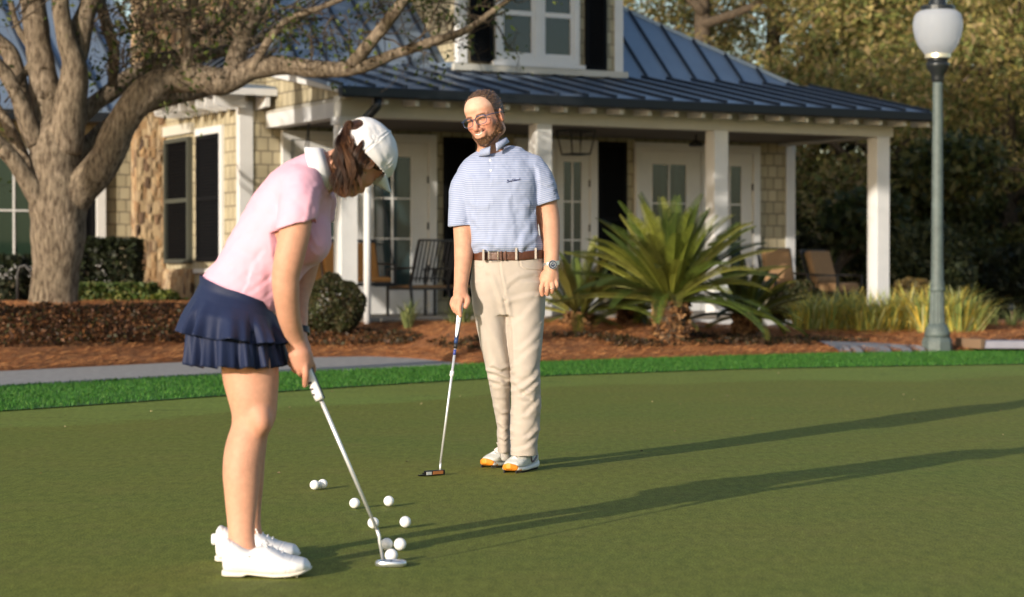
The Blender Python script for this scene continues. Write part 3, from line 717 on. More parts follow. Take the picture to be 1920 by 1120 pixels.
        K3 = Field(tp-[.12,.12,.01], tp+[.12,.12,.1], .0026)
        K3.add(Stack(o, fwd, side, (0,0,1), [.235,.26,.285,.3055], [-.05,-.048,-.038,-.012], [.05,.048,.038,.012], [.008,.008,.012,.022], [.018,.03,.044,.05], n=3.2), .001)
        finish(K3, base, 'toe_cap', M_or, up, smooth=1)
        l = MB()
        for i in range(26):
            tt = .02+.265*i/25
            for s_ in (-1, 1):
                hw = np.interp(tt, [0,.05,.12,.19,.24,.28], [.025,.033,.036,.046,.047,.034]); c = o+fwd*tt+side*s_*hw*.92-base
                l.bar(c+np.array([0,0,.0]), c+np.array([0,0,.013]), .005, .005)
        l.build('tread', M_blk, up)
        l = MB()
        for i in range(5):
            tt = .135+.022*i; hz = np.interp(tt, [.12,.14,.17,.2,.23], [.108,.102,.09,.079,.068]); 
            l.tube([o+fwd*tt+side*-.027+np.array([0,0,hz-.014])-base, o+fwd*(tt+.006)+np.array([0,0,hz+.001])-base, o+fwd*tt+side*.027+np.array([0,0,hz-.014])-base], .0036, 6)
        bt = o+fwd*.13+np.array([0,0,.115])-base
        for s_ in (-1, 1):
            l.tube([bt, bt+side*s_*.018+fwd*.012+np.array([0,0,.012]), bt+side*s_*.034+fwd*.022+np.array([0,0,-.004]), bt+side*s_*.02+fwd*.03+np.array([0,0,-.018]), bt+fwd*.01], .0032, 6)
            l.tube([bt, bt+side*s_*.012+fwd*.03-np.array([0,0,.018]), bt+side*s_*.03+fwd*.05-np.array([0,0,.036])], .0028, 6)
        l.build('laces', M_lace, up, smooth=True)
        # curved mark on the outer side and dark heel counter
        dg = bpy.context.evaluated_depsgraph_get(); dg.update()
        l = MB()
        def onside(tt, hh, s_):
            oo = Vector(o+fwd*tt+side*s_*.12+np.array([0,0,hh])-base); ok, lc, nn, _ = up.ray_cast(oo, Vector(-side*s_))
            return (lc+nn*.001) if ok else oo
        for s_ in (-1, 1):
            for (w0, pts) in ((.006, [(.03,.078),(.06,.058),(.09,.045),(.11,.042)]), (.006, [(.11,.042),(.125,.052),(.13,.066)]),):
                l.tube([onside(a_, b_, s_) for a_, b_ in pts], [.0035,.006,.007,.005][:len(pts)], 6)
        l.build('side_mark', M_mark, up, smooth=True)
    return body, hd, P, R, base
man, man_hd, MP, MR, man_base = make_man()
def make_woman():
    Y0 = 6.85; kk = FPX/Y0
    P = lambda px, py, dy=0.: atY(px, py, Y0+dy)
    R = lambda r: r/kk
    base = np.array([P(470,1070)[0], Y0, 0.0])
    ps, pp = math.radians(28), math.radians(42)
    f = (.44,.54,-.72); up = (.66,.2,.72)
    hc = Head((0,0,0), f, up, 1.0); hd = Head((0,0,0), (.27,.66,-.70), (.62,.28,.72), .98)
    capc = P(700,281,.0); hc.c = capc-hc.U*.047+np.array([-.008,0,0]); hd.c = hc.c+np.array([-.006,0,.004])
    # torso frame
    o = P(440,560,0); at = np.array([.56,0,.83]); at /= np.linalg.norm(at); as_ = np.array([at[2],0,-at[0]]); aw = np.array([0,1.,0])
    def ts_(pts):
        out = []
        for px, py in pts:
            q = P(px, py)-o; out.append((q@at, q@as_))
        return zip(*out)
    backp = [(352,575),(375,528),(408,490),(432,450),(455,405),(480,362),(510,327),(545,301),(582,286),(600,292)]
    frontp = [(505,612),(519,583),(536,553),(556,528),(575,506),(592,486),(606,462),(612,430),(616,400),(619,378),(622,352)]
    def torso(off, wd):
        tb, sb = ts_(backp); tf, sf = ts_(frontp)
        tb = list(tb); sb = [v-off for v in sb]; tf = list(tf); sf = [v+off for v in sf]
        tw = [0-.1, 0, .15, .3, .42, .5, .58]; 
        return Stack(o, at, as_, aw, tb, sb, sf, [-(v+off) for v in wd], [v+off for v in wd], n=2.25, ts2=tf, tw=tw)
    wd = [.165,.135,.125,.145,.155,.10,.06]
    arm = ([P(566,360,-.15), P(558,400,-.185), P(553,435,-.195), P(543,480,-.20), P(536,515,-.195), P(536,545,-.185), P(541,590,-.15), P(550,622,-.11), P(558,645,-.085)],
           [R(24),R(27.5),R(28.5),R(27.5),R(25.5),R(24.5),R(21.5),R(18.5),R(15.5)])
    arm2 = ([P(590,352,.16), P(590,400,.19), P(585,450,.2), P(570,520,.19), P(560,560,.16), P(560,600,.12), P(562,640,.06)], [R(22),R(24),R(24),R(22),R(20),R(18),R(14)])
    F = Field(base+[-.26,-.36,-.01], base+[.58,.42,1.52], .0034)
    F.add(torso(-.012, wd), .02)
    F.add(Chain([P(588,330,0), P(612,318,.0), P(645,306,.01)], [R(40),R(30),R(30)]), .03)
    F.add(Chain([P(562,355,-.13), P(590,335,0), P(585,350,.15)], [R(22),R(30),R(22)]), .03)
    F.add(Chain(*arm), .02); F.add(Chain(*arm2), .02)
    F.add(Ell(P(443,600,0), (R(76), .155, R(60))), .04)
    def leg(dy, sx):
        pl = [(600,418),(640,411),(680,406),(720,412),(742,419),(779,430),(800,430),(824,421),(850,416),(873,414),(900,415),(923,418),(950,421),(972,424),(1009,428),(1035,422),(1062,418)]
        pr = [(600,494),(640,505),(680,516),(720,517),(742,515),(765,512),(790,509),(824,494),(850,490),(873,487),(900,485),(923,483),(950,480),(972,477),(1009,476),(1035,482),(1062,486)]
        g = lambda px, py: atY(px, py, Y0-.16)
        zl = [g(0,a)[2] for a,_ in pl]; sh = sx; LQ = np.interp([a for a,_ in pl], [600,720,1062],[.42,.5,1.0])
        return Stack((0,0,0), (0,0,1), (1,0,0), (0,1,0), zl, [g(b,0)[0]+sh for _,b in pl], [g(b,0)[0]+sh for _,b in pr],
              [Y0+dy*q_-w_ for q_, w_ in zip(LQ, (.07,.076,.083,.083,.08,.062,.058,.058,.062,.062,.058,.05,.042,.036,.033,.035,.035))], [Y0+dy*q_+w_ for q_, w_ in zip(LQ, (.07,.076,.083,.083,.08,.062,.058,.058,.062,.062,.058,.05,.042,.036,.033,.035,.035))], n=2.05)
    F.add(leg(-.185, 0), .02); F.add(leg(.165, -.018), .02)
    F.add(Ell(P(490,789,-.16), (.03,.032,.038)), .025)
    hd.sculpt(F, female=True)
    # near (right) hand, low on the grip
    F.add(Chain([P(558,645,-.085), P(562,664,-.08), P(566,682,-.075)], [R(15.5),R(21),R(19)]), .012)
    F.add(Chain([P(556,655,-.06), P(552,672,-.05)], [R(14),R(13)]), .012)
    F.add(Chain([P(574,668,-.07), P(578,682,-.055)], [R(12),R(10)]), .012)
    for pts, rr in (([(572,684,-.095),(573,704,-.095),(572,722,-.07)], 6.6), ([(562,686,-.09),(562,698,-.08),(568,704,-.05)], 7.0), ([(553,682,-.08),(552,692,-.07),(560,697,-.04)], 6.8), ([(546,676,-.06),(546,684,-.05),(555,689,-.03)], 6.2), ([(582,676,-.05),(587,690,-.03),(585,703,-.01)], 6.2)):
        F.add(Chain([P(*p) for p in pts], [R(rr), R(rr*.96), R(rr*.8)]), .0018)
    # far (left) hand above it
    F.add(Chain([P(562,638,.05), P(566,655,.03), P(570,670,.01)], [R(14),R(17),R(15)]), .012)
    for i, (x_, y_) in enumerate(((552,662),(556,670),(560,678),(564,686))): F.add(Chain([P(566,y_-6,.03), P(x_+2,y_,.0), P(x_+8,y_+4,-.03)], [R(6.5),R(6.3),R(5.5)]), .002)
    def colf(V):
        col = np.tile(np.array([.55,.285,.19]), (len(V),1)); n = fbm(V, 18, 2, 3)[:,None]; col = col*(1+.05*n)
        kn = np.exp(-((V[:,2]-P(0,795)[2])/.05)**2)*sstep(P(455,0)[0], P(505,0)[0], V[:,0]); col = col*(1-.3*kn[:,None])+np.array([.55,.24,.17])*.3*kn[:,None]
        isf = np.linalg.norm(V-hd.c, axis=1) < .17; cf = col[isf]; paint_face(hd, V[isf], cf, True); col[isf] = cf
        h = np.linalg.norm(V-P(566,682,-.07), axis=1) < .08; col[h] = col[h]*.6+np.array([.55,.25,.18])*.4
        return np.clip(col, 0, 1)
    body = finish(F, base, 'person', M_skin, colf=colf)
    tag(body, 'woman in white cap, pink polo and navy ruffled skirt bending over her putter', 'person')
    # ---- polo
    M_pink = mat('pink_pique', (.72,.39,.50), rough=.85, bump=.08, bscale=420, sheen=.15)
    S = Field(base+[-.26,-.34,.74], base+[.5,.38,1.45], .0034)
    S.add(torso(.004, wd), .02)
    S.add(Ell(P(592,452,-.055), (R(26),.075,R(36))), .05); S.add(Ell(P(592,452,.06), (R(26),.075,R(36))), .05)
    S.add(Chain([P(560,355,-.12), P(588,338,0), P(582,350,.14)], [R(32),R(36),R(30)]), .04)
    sl = Chain([P(566,352,-.12), P(562,385,-.17), P(554,425,-.195), P(550,450,-.2)], [R(37),R(37),R(35.5),R(35)]); S.add(sl, .02)
    sl2 = Chain([P(592,352,.13), P(594,390,.18), P(588,450,.2)], [R(42),R(34),R(32)]); S.add(sl2, .02)
    # shirt hem plane (back low to front low) and sleeve hems
    a, b = P(372,526), P(516,584); e = b-a; nrm = np.array([e[2],0,-e[0]]); nrm /= np.linalg.norm(nrm)
    S.keep(Half(a, nrm), .002)
    ha = P(553,422,-.195); nn = np.array([.28,0,-1.]); nn /= np.linalg.norm(nn)
    S.cut(Fn(lambda x,y,z: np.maximum(-((x-ha[0])*nn[0]+(y-ha[1])*nn[1]+(z-ha[2])*nn[2]), np.sqrt((x-ha[0]+.02)**2+(y-ha[1])**2)-.085+0*z), ha-[.13,.12,.12], ha+[.12,.088,.06]), .003)
    S.cut(Chain([P(556,412,-.195), P(551,455,-.2)], [R(29.5),R(30.5)], 1), .002)
    hb = P(588,425,.2)
    S.cut(Fn(lambda x,y,z: np.maximum(-((x-hb[0])*nn[0]+(y-hb[1])*nn[1]+(z-hb[2])*nn[2]), np.sqrt((x-hb[0])**2+(y-hb[1])**2)-.085+0*z), hb-[.1,.08,.12], hb+[.12,.1,.05]), .003)
    S.keep(Half(P(606,318,0)-np.array([.94,0,.335])*.006, (.94,0,.335)), .004)
    sc_l = [([(585,432),(595,420),(598,395),(606,360)], 5, .008), ([(560,505),(548,475),(528,432)], 7, .009), ([(600,470),(590,455),(583,438)], 4, .008), ([(605,455),(596,436),(590,425)], 4, .006),
            ([(476,510),(472,530),(457,556)], 3, .005), ([(500,470),(480,495),(474,515)], 5, .006), ([(515,520),(495,535),(475,548)], 5, .006), ([(520,545),(500,560),(485,570)], 4, .005),
            ([(450,470),(480,480),(510,500)], 7, .005), ([(430,500),(460,510),(490,520)], 6, .004), ([(540,470),(520,500),(512,560)], 7, .006), ([(445,515),(470,525),(485,540)], 5, .004)]
    def disp(V, N):
        return .22*creases(V, N, sc_l, Y0)+.003*fbm(V*np.array([1,1,1]), 13, 2, 6)+.0022*fbm(V, 30, 2, 16)
    shirt = finish(S, base, 'polo_shirt', M_pink, body, disp=disp, smooth=1)
    # collar: a strip running round the neck, folded down
    nk = np.array([.94,0,.335]); n1 = np.array([.335,0,-.94]); V = []; seg = 40
    c0 = P(606,318,0)
    for i in range(seg+1):
        ph = .25+(2*math.pi-.5)*i/seg; f_ = min(i, seg-i)/seg*2; tip = math.exp(-(f_/.16)**2)
        d = n1*math.cos(ph)*R(38)+np.array([0,1,0])*math.sin(ph)*.1
        for (rr, tt) in ((.86,-.005),(.88,.026),(.93,.03),(1.1,.012),(1.34,-.026-.01*tip),(1.30,-.028-.01*tip),(1.0,.006)):
            V.append(c0+d*rr+nk*(tt-.004))
    k = 7; Fq = [(i*k+j, i*k+(j+1)%k, (i+1)*k+(j+1)%k, (i+1)*k+j) for i in range(seg) for j in range(k)]+[tuple(range(k-1,-1,-1)), tuple(seg*k+j for j in range(k))]
    co = mesh_np('collar', np.array(V)-base, Fq, M_white_cloth, shirt)
    # ---- skirt: fitted yoke and two ruffles
    M_navy = mat('navy_skirt', (.009,.017,.056), rough=.62, bump=.12, bscale=300, sheen=.05, spec=.3)
    ax0 = P(447,556,0); bx = P(444,688,0)
    def ring(t, ex, flare):  # t 0..1 waist->hem : centre, half widths in x and depth, slant
        py = 556+(684-556)*t
        cx = np.interp(t, [0,.3,.6,1], [446,441,441,444]); hw = np.interp(t, [0,.18,.4,1], [71,80,88,91])*flare; hd_ = np.interp(t, [0,.3,1], [.16,.212,.245])*flare
        return cx, py, hw, hd_
    def ruffle(name, t0, t1, wave, nw, par, ph=0., f0=1., f1=1.06, seed=1):
        rng = random.Random(seed); n = 180; m_ = 16; V = []; phs = [rng.uniform(-.5,.5) for _ in range(5)]
        for side in (0, 1):
            for j in range(m_+1):
                u = j/m_; t = t0+(t1-t0)*u; cx, py, hw, hd_ = ring(t, 0, f0+(f1-f0)*u)
                for i in range(n):
                    th = 2*math.pi*i/n
                    wv = wave*u**1.2*(math.sin(nw*th+ph+1.3*math.sin(2*th+phs[0])+.8*math.sin(3*th+phs[1]))+.45*math.sin(nw*1.7*th+phs[2]*9))
                    c, s = math.cos(th), math.sin(th); r_ = 1+wv-(.010 if side else 0)
                    slant = c*(1-t*.92)*26 ; ex = (1+.0*c)
                    zoff = -wv*3*u
                    p = P(cx+hw*np.sign(c)*abs(c)**.85*r_, py+slant+zoff*10, 0); p = p+np.array([0, hd_*np.sign(s)*abs(s)**.82*r_, 0]); V.append(p)
        Fq = []; M2 = (m_+1)*n
        for j in range(m_):
            for i in range(n):
                a_ = j*n+i; b_ = j*n+(i+1)%n; Fq.append((a_, b_, b_+n, a_+n)); Fq.append((M2+a_, M2+a_+n, M2+b_+n, M2+b_))
        for i in range(n):
            a_ = m_*n+i; b_ = m_*n+(i+1)%n; Fq.append((a_, b_, M2+b_, M2+a_))
        return mesh_np(name, np.array(V)-base, np.array(Fq)[:, ::-1], M_navy, par)
    sk = ruffle('skirt', -.1, .45, .004, 5, body, f1=1.0, f0=.985)
    ruffle('lower_ruffle', .3, 1.0, .085, 19, sk, f0=.96, f1=1.0, seed=5)
    ruffle('upper_ruffle', .12, .6, .10, 13, sk, f0=.985, f1=1.12, seed=8, ph=1.)
    # ---- cap
    K = Field(capc-.16, capc+.16, .0023)
    K.add(hc.E((0,-.006,.034), (.092,.114,.096)), .01)
    K.keep(Fn(lambda x,y,z: -(((x-hc.c[0])*hc.U[0]+(y-hc.c[1])*hc.U[1]+(z-hc.c[2])*hc.U[2])-.010+.18*((x-hc.c[0])*hc.F[0]+(y-hc.c[1])*hc.F[1]+(z-hc.c[2])*hc.F[2])*-1), 0, 0), .003)
    K.cut(hc.E((0,-.006,.032), (.0865,.1085,.0905)), .002)
    K.cut(hc.E((0,-.108,.044), (.036,.05,.030)), .003)
    def capdisp(V, N):
        L = hc.loc(V); az = np.arctan2(L[:,0], L[:,1]+.008); d = np.zeros(len(V))
        for q in range(6):
            a0 = q*math.pi/3; dd = np.abs((az-a0+math.pi) % (2*math.pi)-math.pi)*.085; d -= .0016*np.exp(-(dd/.0035)**2)
            d += .0012*np.exp(-((dd-.006)/.003)**2)
        return d+.004*fbm(L*np.array([1,1,1.6]), 22, 2, 3)*sstep(.0,.04,L[:,2])*sstep(.13,.08,L[:,2])
    cap = finish(K, base, 'cap', M_cap, body, disp=capdisp, smooth=1)
    bt = MB(); bt.lathe([(.001,.008),(.006,.0065),(.009,.003),(.009,0),(.001,-.002)], 12)
    bo = bt.build('cap_button', M_cap, cap, smooth=True); bp = hc.P(0,-.006,.129)-base
    bo.data.transform(Matrix.Translation(Vector(bp)) @ Vector(hc.U).to_track_quat('Z','Y').to_matrix().to_4x4())
    V = []; nu, nv = 24, 10
    for side in (0,1):
        for i in range(nu+1):
            u = -1+2*i/nu
            for j in range(nv+1):
                v = j/nv; x = u*.072*(1-.25*v*v); yb_ = -.010+.114*math.sqrt(max(0,1-(u*.072/.092)**2)); yy = yb_+v*.062*math.sqrt(max(0,1-u*u*.9)); z = .036-(u*u)*(.012+.020*v)-.010*v-(.003 if side else 0)
                V.append(hc.P(x, yy, z)-base)
    Fq = []; M2 = (nu+1)*(nv+1)
    for i in range(nu):
        for j in range(nv):
            a_ = i*(nv+1)+j; b_ = a_+nv+1; Fq += [(a_, b_, b_+1, a_+1), (M2+a_, M2+a_+1, M2+b_+1, M2+b_)]
    for i in range(nu): 
        a_ = i*(nv+1)+nv; b_ = a_+nv+1; Fq.append((a_, b_, M2+b_, M2+a_))
    for e_ in (0, nu):
        for j in range(nv): a_ = e_*(nv+1)+j; Fq.append((a_, a_+1, M2+a_+1, M2+a_))
    mesh_np('cap_brim', np.array(V), Fq, M_cap, cap)
    # ---- hair: scalp shell under the cap, ponytail through the gap, loose curls over ear and nape
    H = Field(hd.c-.17, hd.c+.17, .003); hd.sculpt(H, female=True, ears=False)
    X, Yq, Z = H.ax[0][:,None,None]-hd.c[0], H.ax[1][None,:,None]-hd.c[1], H.ax[2][None,None,:]-hd.c[2]
    lx, ly, lz = [(X*q[0]+Yq*q[1]+Z*q[2]) for q in (hd.R, hd.F, hd.U)]; G = np.stack(np.broadcast_arrays(lx*1., ly*1., lz*1.), -1)
    hl = np.interp(ly, [-.1,-.05,-.02,.0,.02,.04,.06,.095], [-.07,-.065,-.055,-.02,.0,.01,.03,.06]); th = .001+.0015*lat_noise(G*np.array([1,.4,1]), 140, 5)
    H.D = np.maximum(np.maximum(H.D-th, (hl-lz)*.8), (lz-np.where(ly < -.05, .09, .03)-0*lx)).astype(np.float32)
    hairc = lambda V: np.clip(np.array([.055,.024,.012])*(1+.7*fbm(V, 70, 2, 3)[:,None]), 0, 1)
    hair = finish(H, base, 'hair', M_hair, body, colf=hairc, smooth=0)
    rng = np.random.default_rng(4); Vs = []; Qs = []; Cs = []; nb = 0
    src = hc.P(0,-.1,.04)
    def lock(pts, ns, wid, r0, base_c, seg=3, amp=.007, cyc=2.2):
        """one lock: strands that share the same wave, spread around a common path"""
        nonlocal nb
        C0, _ = catmull(pts, np.ones(len(pts)), 8); n = len(C0); u = np.linspace(0,1,n); ph = rng.uniform(0,6.28); cy = cyc*rng.uniform(.8,1.3)
        wv = (amp*sstep(.22,.6,u))[:,None]*np.stack([np.sin(cy*6.28*u+ph), .6*np.cos(cy*6.28*u+ph*1.7), .35*np.sin(cy*6.28*u+1+ph)],1); C0 = C0+wv
        T = np.gradient(C0, axis=0); T /= np.linalg.norm(T,axis=1,keepdims=True)+1e-9; X_ = np.cross(T, [.2,.95,.2]); X_ /= np.linalg.norm(X_,axis=1,keepdims=True)+1e-9; Y_ = np.cross(T, X_)
        for q in range(ns):
            a_ = rng.uniform(0,6.28); rr_ = math.sqrt(rng.uniform(0,1)); prof = wid*(.55+.6*np.sin(np.pi*np.clip(u*1.05,0,1))**.8*(1-.25*u)); cut_ = rng.uniform(.8,1.0); ph2 = rng.uniform(0,6.28)
            S_ = C0+(X_*math.cos(a_)*1.0+Y_*math.sin(a_)*.7)*(rr_*prof)[:,None]+.0012*np.stack([np.sin(9*u+ph2), np.cos(11*u+ph2), np.sin(7*u+ph2)],1)
            m_ = max(6, int(n*cut_)); col_ = base_c*rng.uniform(.65,1.45)
            for i2 in range(m_):
                uu = i2/(m_-1); r_ = r0*(1-uu**4*.8)
                for k_ in range(seg): t_ = 6.283*k_/seg; Vs.append(S_[i2]+(X_[i2]*math.cos(t_)+Y_[i2]*math.sin(t_))*r_); Cs.append(col_)
            for i2 in range(m_-1):
                for k_ in range(seg): Qs.append((nb+i2*seg+k_, nb+i2*seg+(k_+1)%seg, nb+(i2+1)*seg+(k_+1)%seg, nb+(i2+1)*seg+k_))
            nb += m_*seg
    shades = [np.array(c_) for c_ in ((.030,.012,.006),(.05,.020,.009),(.075,.031,.012),(.035,.014,.007),(.11,.046,.017))]
    hz = hc.P(0,-.119,.034)
    for i in range(30):
        ex = -1+2*((i*11) % 30)/29; dep = -.055+.075*((i*7) % 6)/5
        lock(np.array([src, hz+[-.004,-.004,.004], P(650+ex*6, 244+abs(ex)*4, -.075+dep*.2), P(645+ex*10, 272, -.085+dep*.5), P(644+ex*15, 304, -.09+dep*.8), P(646+ex*22, 336, -.09+dep), P(649+ex*25+rng.normal(0,2), 368+rng.uniform(-10,14), -.085+dep)]), 34, .0085, .00075, shades[(i*3) % 5], amp=.009+.004*abs(ex))
    for i in range(11):   # looser locks swept back over the ear
        u_ = i/10; s0 = hd.P(.058+.02*u_, -.09+.062*u_, .012-.02*u_); e_ = P(644+u_*27, 338+rng.uniform(-4,16)-u_*6, -.10)
        lock(np.array([s0, (s0*2+e_)/3+[-.004,-.016,.004], (s0+e_*2)/3+[-.004,-.012,0], e_]), 26, .008, .00075, shades[(i*2+1) % 5], amp=.006, cyc=1.5)
    for i in range(6): lock(np.array([P(640,287,-.06), P(622,291,-.075), P(607+i*2,300+i*1.5,-.085)]), 3, .002, .0005, shades[0], amp=.001)
    mesh_np('ponytail', np.array(Vs)-base, np.array(Qs), M_hair, hair, col=np.clip(np.array(Cs),0,1))
    er = MB(); ec = hd.P(.084,-.006,-.044)-base; er.tube([ec, ec+hd.R*.006], [.0028,.002], 8); er.build('earring', mat('silver', (.85,.85,.85), rough=.15, metal=1), body)
    # ---- wrist watch on the far arm
    wb = MB(); wc = P(562,622,.09)-base; ax_ = np.array([.1,-.35,-.93])
    bx_ = np.cross(ax_, [0,1,0]); bx_ /= np.linalg.norm(bx_); by_ = np.cross(ax_, bx_); by_ /= np.linalg.norm(by_)
    for i in range(20):
        a1, a2 = 2*math.pi*i/20, 2*math.pi*(i+1)/20; wb.bar(wc+(bx_*math.cos(a1)+by_*math.sin(a1))*.031, wc+(bx_*math.cos(a2)+by_*math.sin(a2))*.031, .022, .004, up=tuple(bx_*math.cos(a1)+by_*math.sin(a1)))
    M_bw = mat('black_band', (.012,.012,.014), rough=.4)
    wo = wb.build('wrist_watch', M_bw, body); cs = MB(); cs.box(-.019,.019,-.022,.022,-.006,.006)
    co_ = cs.build('watch_case', M_bw, wo, bevel=.003); q = P(544,626,.06)-base
    co_.data.transform(Matrix.Translation(Vector(q)) @ Vector(-bx_).to_track_quat('Z','X').to_matrix().to_4x4())
    # ---- shoes
    M_shoe = mat('white_shoe_leather', (.76,.76,.78), rough=.38, bump=.06, bscale=150, spec=.45); M_sol = mat('shoe_sole', (.66,.63,.56), rough=.6)
    for (hx, hy, yy) in ((417,1083,6.66), (404,1061,7.0)):
        g = lambda px, py: atY(px, py, yy)
        ox = atY(hx, 0, yy)[0]; k2 = 600/FPX  # metres per photo pixel of the near shoe
        mm = lambda q: q/600.
        o_ = np.array([ox, yy, 0.0])
        K = Field(o_+[-.03,-.07,-.01], o_+[.3,.07,.16], .0026)
        tt = [0,6,15,28,40,52,66,85,100,120,140,155,163]
        top = [62,73,69,63,55,50,57,57,50,41,36,33,22]; wl = [16,24,28,29,29,29,30,33,37,41,40,32,14]
        K.add(Stack(o_, (1,0,0), (0,0,1), (0,1,0), [mm(q) for q in tt], [mm(q) for q in (14,11,10,9,9,8,6,5,5,6,8,11,14)], [mm(q) for q in top], [-mm(q) for q in wl], [mm(q) for q in wl], n=2.4), .003)
        K.cut(Chain([o_+[mm(34),0,mm(86)], o_+[mm(50),0,mm(84)], o_+[mm(56),0,mm(88)]], [mm(24),mm(24),mm(22)]), .004)
        def seams(V, N):
            q_ = (V-o_)*600; x_, z_ = q_[:,0], q_[:,2]; d_ = np.zeros(len(V))
            for f_, a_ in ((x_-(118+.35*z_), 1.0), (x_-(26-.15*z_), .9), (z_-(40+.55*(x_-60)), .7*(x_ < 74)*(x_ > 40)), (x_-(76+.55*(z_-30)), .8*(z_ > 14))): d_ = d_-.0013*a_*np.exp(-(f_/1.1)**2)+.0007*a_*np.exp(-((f_-2.6)/1.4)**2)
            return d_+.0012*fbm(V, 30, 2, 4)*(x_ > 85)*(x_ < 118)
        sh = finish(K, base, 'shoe', M_shoe, body, smooth=1, disp=seams)
        K = Field(o_+[-.03,-.08,-.01], o_+[.3,.08,.06], .0026)
        K.add(Stack(o_, (1,0,0), (0,0,1), (0,1,0), [mm(q) for q in (-1,8,30,42,46,70,100,130,150,166)], [mm(q) for q in (2,1,1,1,6,3,1,3,7,14)], [mm(q) for q in (14,14,12,12,12,10,9,11,14,19)], [-mm(q) for q in (18,27,30,30,30,33,40,43,35,12)], [mm(q) for q in (18,27,30,30,30,33,40,43,35,12)], n=4), .001)
        finish(K, base, 'sole', M_sol, sh, smooth=1)
        l = MB()
        for i in range(5):
            x = mm(70+10*i); zt = mm(np.interp(70+10*i, tt, top)); l.tube([o_+[x,-mm(13),zt-mm(6)]-base, o_+[x+mm(2),0,zt+mm(2.5)]-base, o_+[x,mm(13),zt-mm(6)]-base], .0028, 6)
        bt_ = o_+[mm(72),0,mm(62)]-base
        for s_ in (-1,1): l.tube([bt_, bt_+[mm(6),s_*mm(12),mm(6)], bt_+[mm(12),s_*mm(18),-mm(4)], bt_+[mm(4),s_*mm(6),-mm(3)]], .0024, 6)
        l.build('laces', M_white_cloth, sh, smooth=True)
        l = MB(); ky = o_+[mm(-5),0,mm(44)]-base; l.tube([ky+[mm(6),0,0], ky, ky+[-mm(4),0,0]], [mm(11),mm(12),mm(10)], 14); l.build('dial_knob', M_shoe, sh, smooth=True)
        for q, w_ in ((140,-22),(132,22),(118,-26),(98,10)):
            l = MB(); l.tube([o_+[mm(q),mm(w_),mm(8)]-base, o_+[mm(q),mm(w_),mm(.3)]-base], [.006,.003], 8); l.build('spike', M_sol, sh)
        l = MB(); l.tube([o_+[mm(52),-mm(28.5),mm(41)]-base, o_+[mm(52),-mm(31),mm(41)]-base], .0024, 8); l.build('eyelet', mat('eyelet_grey', (.2,.2,.22), rough=.4), sh)
    return body, hd, P, R, base
woman, woman_hd, WP, WR, woman_base = make_woman()

